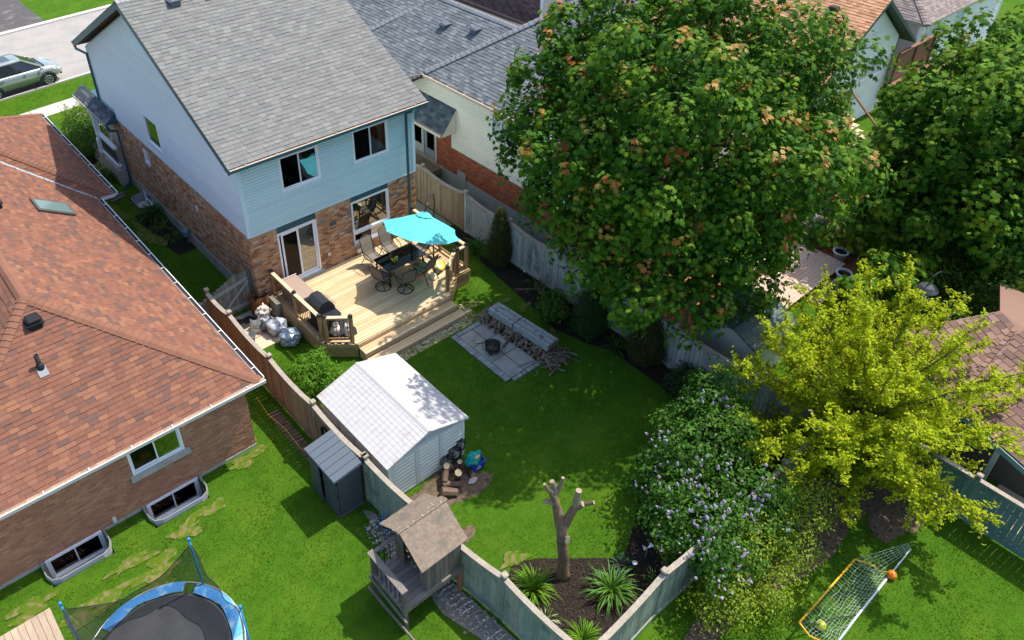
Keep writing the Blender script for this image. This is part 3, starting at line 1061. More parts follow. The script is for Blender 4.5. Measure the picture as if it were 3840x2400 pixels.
for i in range(16):
    mb = MB()
    mb.box(-.29, -.27, 11.28 + i * .115, 11.30 + i * .115, .88, 1.62)
    mb.obj('porch_baluster', m_black, H)
mb = MB()
mb.box(-.34, -.2, 11.15, 13.4, 2.62, 2.86)
mb.obj('porch_beam', m_white, H)
# wall fittings
mb = MB()
mb.ball((3.02, -.085, 2.33), (.115, .075, .07), 12, 8)
mb.box(2.93, 3.11, -.05, -.008, 2.24, 2.36)
wl = mb.obj('wall_light', mat('wall_light_shell', (.07, .085, .095), .4), H, smooth=True)
mb = MB()
mb.ball((3.02, -.085, 2.285), (.085, .06, .05), 10, 6)
mb.obj('light_lens', m_white, wl, smooth=True)
for x, z, s in ((2.78, 1.14, .055), (3.98, .74, .075)):
    mb = MB()
    mb.box(x - s, x + s, -.06 if s > .06 else -.03, -.008, z - s * 1.1, z + s * 1.1)
    mb.obj('outlet_box', m_alu if s < .06 else m_white, H)
mb = MB()
mb.bevbox(-.05, -.009, 3.88, 4.02, 2.13, 2.33, .015)
mb.obj('dryer_vent', m_white, H)
mb = MB()
mb.box(-.14, -.03, 5.3, 5.5, .28, .62)
mb.lathe((-.12, 5.4, .35), [(.13, 0), (.15, .06), (.15, .22), (.1, .28)], 12)
mb.tube([(-.1, 5.4, 0), (-.1, 5.4, .36)], .03, 6)
mb.tube([(-.1, 5.2, .62), (-.12, 5.28, .64), (-.12, 5.4, .6)], .03, 6)
mb.obj('gas_meter', mat('meter_grey', (.16, .21, .25), .5, .4), H)
# window well with white stones
mb = MB()
mb.tube([(0, 8.74, .07), (-.42, 8.74, .07), (-.58, 8.9, .07), (-.58, 9.78, .07), (-.42, 9.93, .07), (0, 9.93, .07)], .02, 6)
q = [(0, 8.74), (-.42, 8.74), (-.58, 8.9), (-.58, 9.78), (-.42, 9.93), (0, 9.93)]
for (a, b), (c, d) in zip(q, q[1:]):
    mb.add([(a, b, -.5), (c, d, -.5), (c, d, .07), (a, b, .07)], [(0, 1, 2, 3)])
ww = mb.obj('window_well', m_steel, H)
mb = MB()
mb.poly([(-.6, 8.73, -.32), (0, 8.73, -.32), (0, 9.94, -.32), (-.6, 9.94, -.32)])
mb.obj('well_floor', m_whitestone, ww)
P = []
for i in range(260):
    s = rnd.uniform(.02, .05)
    P.append((Vector((-rnd.uniform(.02, .56), rnd.uniform(8.76, 9.9), -.33)), Vector((s, s * rnd.uniform(-.4, .4), 0)), Vector((-s * .3, s, 0)), Vector((0, 0, s))))
pieces(ww, 'stone', P, m_whitestone, 'box', 0, 'white_stones')

# ------------------------------------------------------------------ the brown-roofed bungalow on the left
B2 = thing('bungalow', 'brown brick bungalow with a rusty brown hip roof and two sunken basement windows', 'house', (-6.5, 0, 0))
YW = -5.02
hl = [(-6.12, -4.78, 1.28, 2.17), (-6.08, -4.69, -.74, .08), (-8.58, -7.23, -.70, .10)]
hl = [(a + 10.3, b + 10.3, c, d) for a, b, c, d in hl]
mb = MB()
wall_core(mb, (-10.3, YW, 0), VX, -VY, 7.36, -1.0, 2.44, hl)
mb.obj('rear_wall', m_mortar2, B2)
mb = MB()
mb.box(-3.08, -2.94, YW + .14, 6.6, -.3, 2.44)
mb.box(-3.08, -2.36, 6.6, 14.0, -.3, 2.44)
mb.box(-10.3, -3.08, 13.9, 14.0, -.3, 2.44)
mb.box(-10.3, -10.2, YW + .14, 13.9, -.3, 2.44)
mb.obj('side_wall', m_mortar2, B2)
mb = MB()
mb.box(-10.1, -3.1, YW + 1.8, YW + 1.9, -1, 2.4)
mb.box(-10.1, -3.1, YW + .16, YW + 1.8, .78, .9)
mb.obj('room_wall', mat('room_tan', (.16, .135, .11), .9), B2)
P = brick_rows((-10.3, YW, 0), VX, -VY, lambda z: (0, 7.36), .10, 2.44, hl, seed=31)
pieces(B2, 'brick', P, m_brick2, 'box', 300, 'bricks')
P = brick_rows((-2.94, YW, 0), VY, VX, lambda z: (0, 11.6), .10, 2.44, [], seed=32)
pieces(B2, 'brick', P, m_brick2, 'box', 0, 'side_bricks')
mb = MB()
for a, b, c, d in rects(-10.32, -2.92, -1.0, .09, [(x - 10.3, y - 10.3, z, w_) for x, y, z, w_ in hl]):
    mb.box(a, b, YW - .022, YW - .001, c, d)
mb.box(-2.94, -2.92, YW, 6.5, -.2, .09)
mb.obj('foundation', m_concrete, B2)
m_glassb = glass_mat('basement_glass', (.5, .55, .55), .02, .12)
window(B2, (0, YW, 0), VX, -VY, -6.12, -4.78, 1.28, 2.17, glassL=m_glassd)
window(B2, (0, YW, 0), VX, -VY, -6.08, -4.69, -.74, .08, glassL=m_glassd, proud=.05, fr=.07, glassR=m_glassb)
window(B2, (0, YW, 0), VX, -VY, -8.58, -7.23, -.70, .10, glassL=m_glassd, glassR=m_glassb, proud=.05, fr=.07)
mb = MB()
mb.ext([(-6.2, YW, 1.20), (-6.2, YW, 1.275), (-6.2, YW - .10, 1.25), (-6.2, YW - .10, 1.12), (-6.2, YW, 1.10)], (1.54, 0, 0))
mb.obj('window_sill', m_concrete, B2)
mb = MB()
mb.bevbox(-6.92, -6.82, YW - .09, YW - .01, .16, .31, .015)
mb.obj('side_vent', m_alu, B2)
for i, (x0, x1) in enumerate(((-6.17, -4.63), (-8.67, -7.17))):
    q = [(x0, YW - .02), (x0, YW - .46), (x0 + .07, YW - .66), (x0 + .25, YW - .75), (x1 - .25, YW - .75), (x1 - .07, YW - .66), (x1, YW - .46), (x1, YW - .02)]
    mb = MB()
    for k in range(5):
        z = .13 - k * .055
        mb.tube([(a, b, z) for a, b in q], .020, 6)
    for (a, b), (c, d) in zip(q, q[1:]):
        mb.add([(a, b, -.95), (c, d, -.95), (c, d, .12), (a, b, .12)], [(0, 1, 2, 3)])
    ww = mb.obj('window_well', m_steel, B2)
    mb = MB()
    mb.poly([(x0, YW - .75, -.80), (x1, YW - .75, -.80), (x1, YW, -.80), (x0, YW, -.80)])
    mb.obj('well_floor', m_soil, ww)
    P = []
    for k in range(320):
        s = rnd.uniform(.02, .05)
        P.append((Vector((rnd.uniform(x0 + .05, x1 - .05), YW - rnd.uniform(.05, .68), -.81)), Vector((s, s * .4, 0)), Vector((-s * .3, s, 0)), Vector((0, 0, s))))
    pieces(ww, 'stone', P, m_chip, 'box', 0, 'stones')
# hip roof
ze, k6 = 2.56, .6
xr, yr, xl = -2.60, -5.36, -10.54
ap = ((xr + xl) / 2, yr + (xr - xl) / 2)
zt = ze + k6 * (xr - xl) / 2
xb, yb = -2.02, 6.22                      # the front wing stands a little further out
yf2 = 14.4
apf = (xb - (yf2 - yb) / 2, (yb + yf2) / 2, ze + k6 * (yf2 - yb) / 2)
mb = MB()
t = .12


def slab(mb, pts):
    mb.ext([Vector(p) - VZ * .12 for p in pts], (0, 0, .12))


A, Bp, Cc = (xr, yr, ze), (xl, yr, ze), (ap[0], ap[1], zt)
y2 = yb + (zt - ze) / k6
RID = (ap[0], y2, zt)
slab(mb, [A, Bp, Cc])
slab(mb, [A, (xr, yb, ze), RID, Cc])
slab(mb, [Bp, Cc, RID, (xl, y2, ze)])
slab(mb, [(xr, yb, ze), (xb, yb, ze), apf, RID])
slab(mb, [(xb, yb, ze), (xb, yf2, ze), apf])
slab(mb, [(xb, yf2, ze), (xl - 2, yf2, ze), (xl - 2, apf[1], apf[2]), apf])
slab(mb, [RID, apf, (xl - 2, apf[1], apf[2]), (xl - 2, y2, zt)])
R2 = mb.obj('roof', m_felt, B2)
c6 = math.sqrt(1 + k6 * k6)
hw = (xr - xl)
P = shingle_rows((xl, yr - .02, ze), VX, (0, 1, k6), [(0, 0), (hw, 0), (hw / 2, hw / 2 * c6)], seed=41, ex=.128, wmax=.29)
n_rear = P
P2 = shingle_rows((xr + .02, yr, ze), VY, (-1, 0, k6), [(0, 0), (yb - yr, 0), (y2 - yr, (y2 - yb) * c6), (ap[1] - yr, hw / 2 * c6)], seed=42, ex=.128, wmax=.29)
pieces(B2, 'shingle', P + P2, m_shb, 'wedge', 300, 'shingles')
P = shingle_rows((xl - .02, yr, ze), VY, (1, 0, k6), [(0, 0), (y2 - yr, 0), (y2 - yr, hw / 2 * c6), (ap[1] - yr, hw / 2 * c6)], seed=43)
dl = apf[1] - yb
P += shingle_rows((xb, yb - .02, ze), VX, (0, 1, k6), [(xr - xb, 0), (0, 0), (-dl, dl * c6), (xr - xb - dl, dl * c6)], seed=44)
P += shingle_rows((xb + .02, yb, ze), VY, (-1, 0, k6), [(0, 0), (yf2 - yb, 0), ((yf2 - yb) / 2, (yf2 - yb) / 2 * c6)], seed=45)
P += shingle_rows((xb, yf2 + .02, ze), VX, (0, -1, k6), [(-9, 0), (0, 0), (-dl, dl * c6), (-9, dl * c6)], seed=46)
pieces(B2, 'shingle', P, m_shb, 'wedge', 0, 'far_shingles')
ridge_caps(R2, A, Cc, (0, -1, -k6), (1, 0, -k6), m_shcap, wd=.17, ln=.165)
ridge_caps(R2, Bp, Cc, (0, -1, -k6), (-1, 0, -k6), m_shcap, wd=.17, ln=.165)
ridge_caps(R2, RID, Cc, (-1, 0, -k6), (1, 0, -k6), m_shcap, wd=.17, ln=.165)
ridge_caps(R2, (xb, yb, ze), apf, (0, -1, -k6), (1, 0, -k6), m_shcap, wd=.17, ln=.165)
ridge_caps(R2, (xb, yf2, ze), apf, (0, 1, -k6), (1, 0, -k6), m_shcap, wd=.17, ln=.165)
# metal valley and the little flashing corner
mb = MB()
dv = Vector(RID) - Vector((xr, yb, ze))
mb.ext([(xr - .02, yb - .07, ze + .028), (xr + .08, yb + .07, ze + .028), Vector((xr + .08, yb + .07, ze + .028)) + dv, Vector((xr - .02, yb - .07, ze + .028)) + dv], (0, 0, .006))
mb.obj('valley_flashing', mat('zinc_flashing', (.27, .31, .34), .5, .4, metal=.3), R2)
gutter('gutter', (xl, yr - .01, ze + .03), (xr + .11, yr - .01, ze + .03), -VY, B2, m_alu, m_debris, mlip=m_white)
gutter('gutter', (xr + .01, yr - .0, ze + .03), (xr + .01, yb - .1, ze + .03), VX, B2, m_alu, m_blackm, mlip=m_white)
gutter('gutter', (xb + .01, yb - .05, ze + .03), (xb + .01, yf2, ze + .03), VX, B2, m_alu, m_blackm, mlip=m_white)
gutter('gutter', (xr + .12, yb - .01, ze + .03), (xb + .01, yb - .01, ze + .03), -VY, B2, m_alu, m_blackm, hang=False, mlip=m_white)
mb = MB()
mb.box(xl + .1, xr - .02, yr + .01, YW - .002, 2.43, 2.445)
mb.box(-2.93, xr - .01, yr + .02, yb, 2.43, 2.445)
mb.obj('soffit', m_alu, R2)


def on_roof(px, py, z0, side):
    return z0


def roofz_rear(y):
    return ze + k6 * (y - yr)


def roofz_right(x):
    return ze + k6 * (xr - x)


# roof fittings, placed where the photograph shows them
nrm = Vector((0, -k6, 1)).normalized()
mb = MB()
c = Vector((-6.62, -2.05, roofz_rear(-2.05)))
mb.box(c.x - .2, c.x + .2, c.y - .2, c.y + .2, c.z + .06, c.z + .10)
mb.bevbox(c.x - .17, c.x + .17, c.y - .17, c.y + .17, c.z - .12, c.z + .24, .05)
mb.obj('roof_vent', mat('vent_black', (.012, .012, .014), .6, .3, noise=(9, .2)), R2)
mb = MB()
y3 = -3.02
c = Vector((-6.93, y3, roofz_rear(y3)))
mb.lathe(c, [(.055, -.05), (.055, .42), (.042, .42), (.042, .30)], 12, cap=False)
mb.lathe(c, [(.11, -.06), (.085, .12), (.06, .16)], 12)
pp = mb.obj('vent_pipe', m_blackm, R2, smooth=True)
mb = MB()
mb.obox(c + Vector((-.11, -.22, -.11)) + nrm * .02, (.22, 0, 0), Vector((0, .24, .144)), nrm * .008)
mb.obj('pipe_flashing', mat('pipe_flashing_grey', (.21, .22, .23), .5), pp)
# skylight on the right slope
nr = Vector((k6, 0, 1)).normalized()
wwv = Vector((-1, 0, k6)).normalized()
o = Vector((-3.8, 4.30, roofz_right(-3.8)))
uu, wwv = VY * .90, wwv * 1.15
mb = MB()
mb.obox(o - nr * .05, uu, wwv, nr * .15)
sk = mb.obj('skylight', mat('skylight_frame', (.075, .07, .06), .5), R2)
mb = MB()
mb.obox(o + uu * .1 + wwv * .06 + nr * .10, uu * .8, wwv * .88, nr * .012)
mb.obj('skylight_glass', mat('skylight_glass', (.10, .15, .14), .12, .5), sk)
roof_vent(R2, (-5.82, 4.35, roofz_right(-5.82) + .02), VZ)

# ------------------------------------------------------------------ the slate-roofed house on the right
B3 = thing('split_level_house', 'cream sided house over red brick with a slate blue roof behind the right hand fence', 'house', (12, 0, 0))
XW = 9.9
hr = [(-1.45, -.40, 3.42, 4.32), (2.95, 4.6, .95, 2.86)]
Y0 = -6.2
mb = MB()
wall_core(mb, (XW, Y0, 0), VY, -VX, 16, -.2, 4.66, [(a - Y0, b - Y0, c, d) for a, b, c, d in hr])
mb.box(XW + .14, 17, Y0, Y0 + .14, -.2, 4.66)
mb.box(16.86, 17, Y0 + .14, 9.6, -.2, 4.66)
mb.obj('side_wall', m_mortar2, B3)
mb = MB()
mb.box(XW + 1.4, XW + 1.5, Y0 + .2, 9.5, 0, 4.6)
mb.obj('room_wall', m_void, B3)
ho = [(a - Y0, b - Y0, c, d) for a, b, c, d in hr]
sid = lambda z: (0, (1.92 - Y0) if z < 2.92 else 15.9)
P = brick_rows((XW, Y0, 0), VY, -VX, lambda z: (0, 15.9) if z < 2.06 else (1.92 - Y0, 15.9), .90, 2.9, ho, seed=51)
pieces(B3, 'brick', P, m_brick3, 'box', 300, 'bricks')
m_cream = mat('cream_siding', (.85, .745, .59), .6, .25, noise=(1.5, .06), hsv=.03)
P = siding_rows((XW, Y0, 0), VY, -VX, sid, 2.06, 4.6, ho, ex=.11)
pieces(B3, 'siding_board', P, m_cream, 'box')
P = siding_rows((XW, Y0, 0), VX, -VY, lambda z: (0, 7), .9, 4.6, [], ex=.11)
pieces(B3, 'siding_board', P, m_cream, 'box')
mb = MB()
mb.box(XW - .03, XW, Y0, 9.5, -.1, .89)
mb.box(XW - .05, XW - .03, 1.0, 1.5, -.1, 1.2)
mb.obj('foundation', m_concrete, B3)
window(B3, (XW, 0, 0), VY, -VX, -1.45, -.40, 3.42, 4.32, glassL=m_glass)
mb = MB()
mb.grid(8, 2, lambda a, b: (XW + .15 + .02 * math.sin(a * 25), -1.40 + .5 * a, 3.45 + .85 * b))
mb.obj('curtain', mat('tan_curtain', (.36, .27, .2), .9), B3, smooth=True)
for i, (a, b) in enumerate(((2.95, 3.74), (3.80, 4.6))):
    mb = MB()
    for bx in ((a, a + .15), (b - .15, b)):
        mb.box(XW + .03, XW + .08, bx[0], bx[1], .97, 2.84)
    mb.box(XW + .03, XW + .08, a + .15, b - .15, .97, 1.35)
    mb.box(XW + .03, XW + .08, a + .15, b - .15, 2.72, 2.84)
    dd = mb.obj('side_door', mat('door_grey%d' % i, (.30, .30, .31) if i == 0 else (.5, .48, .45), .5), B3)
    mb = MB()
    mb.box(XW + .05, XW + .06, a + .15, b - .15, 1.35, 2.72)
    mb.obj('door_glass', m_glassd, dd)
    mb = MB()
    mb.box(XW - .02, XW + .09, b if i else a - .05, b + .05 if i else a, .95, 2.86)
    mb.obj('door_frame', m_white, dd)
mb = MB()
for i in range(8):
    mb.box(8.75, XW - .06, 2.5 + i * .3, 2.78 + i * .3, .80, .84)
mb.box(8.75, XW - .06, 2.5, 4.9, .64, .79)
st3 = mb.obj('door_landing', m_fbrown, B3)
for i in range(9):
    mb = MB()
    mb.box(8.76, 8.80, 3.4 + i * .14, 3.44 + i * .14, .84, 1.6)
    mb.obj('baluster', m_fbrown, st3)
mb = MB()
mb.box(8.72, 8.84, 3.3, 4.9, 1.6, 1.65)
mb.box(8.75, 9.2, 2.1, 2.5, .25, .42)
mb.obj('rail', m_fbrown, st3)
# small porch roof over the side door
mb = MB()
mb.ext([(9.2, 1.62, 2.97), (XW, 1.62, 3.86), (XW, 1.62, 3.74), (9.2, 1.62, 2.85)], (0, 3.2, 0))
pr3 = mb.obj('porch_roof', m_alu, B3)
mb = MB()
mb.ext([(9.22, 1.6, 2.97), (XW, 1.6, 3.87), (XW, 1.6, 3.0), (9.75, 1.6, 2.85), (9.22, 1.6, 2.83)], (0, .02, 0))
mb.obj('porch_gable', m_cream, pr3)
P = shingle_rows((9.18, 1.58, 2.965), VY, (.7, 0, .89), [(0, 0), (3.3, 0), (3.3, 1.12), (0, 1.12)], seed=54)
pieces(B3, 'porch_shingle', P, m_shd, 'wedge', 120)
gutter('gutter', (9.19, 1.62, 2.94), (9.19, 4.9, 2.94), -VX, pr3, mat('cream_gutter', (.60, .50, .38), .5), m_debris, mlip=m_cream)
# main roof
ze3, xe3, k3 = 4.79, 9.73, .53
yl3 = 3.32
xr3 = 12.85
zr3 = ze3 + k3 * (xr3 - xe3)
c3 = math.sqrt(1 + k3 * k3)
mb = MB()
PL = [(xe3, yl3, ze3), (xe3, Y0 - .4, ze3), (14.6, Y0 - .4, ze3 + k3 * (14.6 - xe3)), (14.6, .0, ze3 + k3 * (14.6 - xe3)), (xr3, 1.2, zr3)]
slab(mb, PL)
xk = 8.6
PL2 = [(xr3, 1.2, zr3), (xr3, 12, zr3), (xk, 12, ze3 + k3 * (xk - xe3)), (xk, 4.1, ze3 + k3 * (xk - xe3)), (xe3, yl3, ze3)]
slab(mb, PL2)
slab(mb, [(xr3, 1.2, zr3), (xr3, 12, zr3), (16.5, 12, ze3), (16.5, 1.2, ze3)])
R3 = mb.obj('roof', m_felt, B3)
P = shingle_rows((xe3, 0, ze3), VY, (1, 0, k3), [(yl3, 0), (Y0 - .4, 0), (Y0 - .4, (14.6 - xe3) * c3), (0, (14.6 - xe3) * c3), (1.2, (xr3 - xe3) * c3)], seed=55)
P += shingle_rows((xe3, 0, ze3), VY, (1, 0, k3), [(1.2, (xr3 - xe3) * c3), (12, (xr3 - xe3) * c3), (12, (xk - xe3) * c3), (4.1, (xk - xe3) * c3)], seed=56)
pieces(B3, 'shingle', P, m_shn, 'wedge', 300, 'shingles')
nup = Vector((-k3, 0, 1)).normalized()
for p, q in (((xe3 + .02, yl3, ze3 + .03), (14.6, 0.02, ze3 + k3 * (14.6 - xe3) + .03)), ((10.0, 8.0, ze3 + k3 * .27 + .03), (13.2, 6.2, zr3 + .1))):
    p, q = Vector(p), Vector(q)
    ridge_caps(R3, p, q, (0, 1, -.02), (0, -1, -.02), m_shcapn, wd=.13, ln=.22)
ridge_caps(R3, (xr3, 12, zr3), (xr3, 1.2, zr3), (-1, 0, -k3), (1, 0, -k3), m_shcapn, wd=.19, ln=.25)
mb = MB()
mb.ext([(xe3 - .02, yl3 + .02, ze3 + .01), (xe3 - .02, yl3 + .02, ze3 - .2), (9.15, 3.9, ze3 - .34), (9.15, 3.9, ze3 - .18)], (0, .025, 0))
mb.box(xe3, XW - .02, Y0 - .3, yl3, ze3 - .16, ze3 - .14)
mb.obj('fascia', mat('tan_fascia', (.40, .29, .18), .6), R3)
gutter('gutter', (xe3 - .01, Y0 - .4, ze3), (xe3 - .01, yl3 + .02, ze3), -VX, B3, mat('tan_gutter', (.58, .44, .31), .5), mat('leaf_litter', (.10, .075, .06), .95, noise=(15, .4)), mlip=mat('peach_lip', (.70, .56, .44), .5))
for x, y in ((11.75, 4.55), (12.05, 3.0)):
    roof_vent(R3, (x, y, ze3 + k3 * (x - xe3) + .02), VZ, mat('slate_vent%d' % int(y), (.085, .10, .12), .5))

# ------------------------------------------------------------------ houses further off
B4 = thing('brick_house', 'tall mauve brick house wall showing above the slate roof ridge', 'house', (18, 8, 0))
mb = MB()
mb.box(17.0, 17.2, 4.3, 20, 0, 8.6)
mb.box(17.2, 24, 4.3, 4.5, 0, 8.6)
mb.obj('wall', m_mortar2, B4)
P = brick_rows((17.0, 4.3, 0), VY, -VX, lambda z: (0, 14), 3.6, 8.5, [], bl=.24, bh=.085, seed=61)
pieces(B4, 'brick', P, m_brick4, 'box', 300, 'bricks')
m_greysid = mat('grey_white_siding', (.50, .50, .50), .6, .25, noise=(1, .05), hsv=.03)
P = siding_rows((17.0, 4.3, 0), VX, -VY, lambda z: (.12, 7), 2.5, 8.5, [(2.2, 3.4, 5.2, 6.6)], ex=.13)
pieces(B4, 'siding_board', P, m_greysid, 'wedge')
mb = MB()
mb.box(16.97, 17.12, 4.26, 4.3, 2.5, 8.5)
mb.obj('corner_trim', m_white, B4)
window(B4, (17.0, 4.3, 0), VX, -VY, 2.2, 3.4, 5.2, 6.6)
mb = MB()
mb.ext([(16.7, 3.9, 8.6), (24.5, 3.9, 8.6), (24.5, 8, 10.4), (16.7, 8, 10.4)], (0, 0, .15))
mb.obj('roof', m_shd, B4)

B5 = thing('gable_house', 'white sided house with an orange roof and dark green gable edge beyond the maples', 'house', (29, -5, 0))
yg = -5.6
m_wsid = mat('pale_siding', (.70, .69, .66), .6, .25, noise=(.8, .08), hsv=.03)
ga = (28.0, 6.2)
mb = MB()
mb.ext([(24.4, yg, 0), (31.2, yg, 0), (31.2, yg, 3.75), (28.0, yg, 5.95), (24.4, yg, 3.7)], (0, .15, 0))
mb.box(31.05, 31.2, yg + .15, 4, 0, 3.7)
mb.obj('wall', m_greysid, B5)
gp = lambda z: (24.4, 31.2) if z < 3.7 else (24.4 + (z - 3.7) * 1.6, 31.2 - (z - 3.75) * 1.45)
P = siding_rows((0, yg, 0), VX, -VY, gp, 0, 5.8, [(28.3, 30.15, 2.17, 3.36)], ex=.125)
pieces(B5, 'siding_board', P, m_wsid, 'wedge')
window(B5, (0, yg, 0), VX, -VY, 28.3, 30.15, 2.17, 3.36, fr=.08, proud=.04)
mb = MB()
yo = yg - .45
for x1, z1 in ((32.3, 3.40), (23.3, 3.2)):
    mb.ext([(28.0, yo, 6.25), (x1, yo, z1), (x1, yo, z1 - .16), (28.0, yo, 6.06)], (0, 9.5, 0))
rf = mb.obj('roof', mat('gable_trim', (.05, .075, .075), .6), B5)
w5 = Vector((28.0 - 23.3, 0, 6.25 - 3.2))
P = shingle_rows((23.3, yo, 3.21), VY, w5, [(0, 0), (9.5, 0), (9.5, w5.length), (0, w5.length)], seed=71, ex=.16)
pieces(B5, 'shingle', P, mat('orange_shingle', [(.42, .22, .125), (.46, .25, .14), (.38, .19, .11), (.50, .28, .16)], .95, .1, hsv=.06), 'wedge', 120, 'shingles')
mb = MB()
mb.bevbox(26.6, 27.0, yg + 1.2, yg + 1.6, 5.2, 5.75, .05)
mb.obj('roof_vent', m_blackm, rf)

B6 = thing('hip_roof_house', 'white sided house with a grey brown hip roof, patio door and raised wooden deck', 'house', (38, -4, 0))
mb = MB()
mb.box(34.6, 46, yg + .4, yg + .55, 0, 3.5)
mb.box(34.45, 34.6, yg + .4, 6, 0, 3.5)
mb.obj('wall', m_greysid, B6)
P = siding_rows((34.6, yg + .4, 0), VX, -VY, lambda z: (0, 11), 0, 3.45, [(1.0, 2.6, 1.75, 3.4), (4.6, 5.6, 1.9, 3.2)], ex=.125)
pieces(B6, 'siding_board', P, m_wsid, 'wedge', 60)
m_pink = mat('pinkish_siding', (.52, .42, .36), .6, .25, hsv=.03)
P = siding_rows((34.45, yg + .4, 0), VY, -VX, lambda z: (0, 8), 0, 3.45, [], ex=.125)
pieces(B6, 'siding_board', P, m_pink, 'wedge', 40)
window(B6, (34.6, yg + .4, 0), VX, -VY, 1.0, 2.6, 1.75, 3.4, fr=.09, proud=.05, name='patio_door')
window(B6, (34.6, yg + .4, 0), VX, -VY, 4.6, 5.6, 1.9, 3.2, fr=.08, proud=.05)
hp = [Vector(p) for p in ((34.35, yg - .0, 3.5), (46, yg - .0, 3.5), (46, yg + 4.5, 6.0), (38.6, yg + 4.5, 6.0))]
mb = MB()
slab(mb, hp)
slab(mb, [hp[0], hp[3], (38.6, 6, 6.0), (34.35, 6, 3.5)])
r6 = mb.obj('roof', mat('hip_fascia', (.45, .41, .34), .6), B6)
m_gbs = mat('grey_brown_shingle', [(.19, .155, .14), (.215, .18, .16), (.165, .135, .125), (.24, .20, .18)], .95, .1, hsv=.06)
wq = Vector((0, 4.5, 2.5))
P = shingle_rows((34.35, yg - .02, 3.51), VX, wq, [(0, 0), (11.6, 0), (11.6, wq.length), (4.25, wq.length)], seed=72, ex=.16)
wq = Vector((4.25, 0, 2.5))
P += shingle_rows((34.33, yg, 3.51), VY, wq, [(0, 0), (11, 0), (11, wq.length), (4.5, wq.length)], seed=73, ex=.16)
pieces(B6, 'shingle', P, m_gbs, 'wedge', 200, 'shingles')
ridge_caps(r6, hp[0] + VZ * .02, hp[3] + VZ * .02, (0, -1, -.55), (-1, 0, -.55), m_gbs, wd=.18, ln=.22)
downspout(B6, [(34.2, yg + 1.0, 3.4), (34.35, yg + 1.2, 3.1), (34.38, yg + 1.2, .3)], mat('brown_spout', (.12, .085, .07), .6))
m_redwood = mat('stained_deck_wood', [(.22, .115, .065), (.26, .14, .08), (.19, .10, .06)], .8, .15, grain=((20, 20, 4), .2), hsv=.06)
dk6 = thing('raised_deck', 'brown wooden deck with a privacy screen beside the white sided far houses', 'deck', (33, -7, 0))
P = []
for i in range(9):
    P.append((Vector((31.0, yg - .3, 1.55 + i * .15)), Vector((0, -.03, 0)), Vector((3.9, -.0, 0)), Vector((0, 0, .13))))
pieces(dk6, 'screen_board', P, m_redwood)
mb = MB()
for x in (31.0, 32.9, 34.85):
    mb.box(x, x + .1, yg - .42, yg - .34, .0, 3.0)
mb.bar((30.98, yg - .38, 3.03), (35.0, yg - .38, 3.03), .16, .05)
for x, y in ((35.6, -6.6), (37.2, -6.6)):
    mb.box(x, x + .12, y, y + .12, 0, 2.75)
mb.bar((35.2, -6.55, 2.6), (37.4, -6.55, 2.6), .14, .06)
mb.bar((35.2, -6.55, 1.75), (37.4, -6.55, 1.75), .1, .06)
mb.obj('frame', m_redwood, dk6)
P = [(Vector((31, -6.0 - i * .15, 1.45)), Vector((6.5, 0, 0)), Vector((0, .14, 0)), Vector((0, 0, .05))) for i in range(6)]
pieces(dk6, 'deck_board', P, m_redwood)
# lower stair seen between the two maples
s6 = thing('garden_stair', 'light wooden garden steps with a railing glimpsed between the two maples', 'stairs', (26.6, -6.8, 0))
for i in range(6):
    mb = MB()
    mb.obox(Vector((25.8, -5.9 - i * .26, 1.35 - i * .2)), (1.3, 0, 0), (0, .3, 0), (0, 0, .05))
    mb.obj('step', m_handrail, s6)
mb = MB()
mb.bar((27.15, -5.8, 2.2), (27.15, -7.4, 1.0), .1, .06)
mb.box(27.1, 27.2, -7.5, -7.4, 0, 1.0)
mb.box(27.1, 27.2, -5.9, -5.8, 0, 2.2)
mb.box(25.6, 27.4, -5.9, -5.62, 1.35, 1.5)
mb.obj('railing', m_redwood, s6)

# ------------------------------------------------------------------ fences


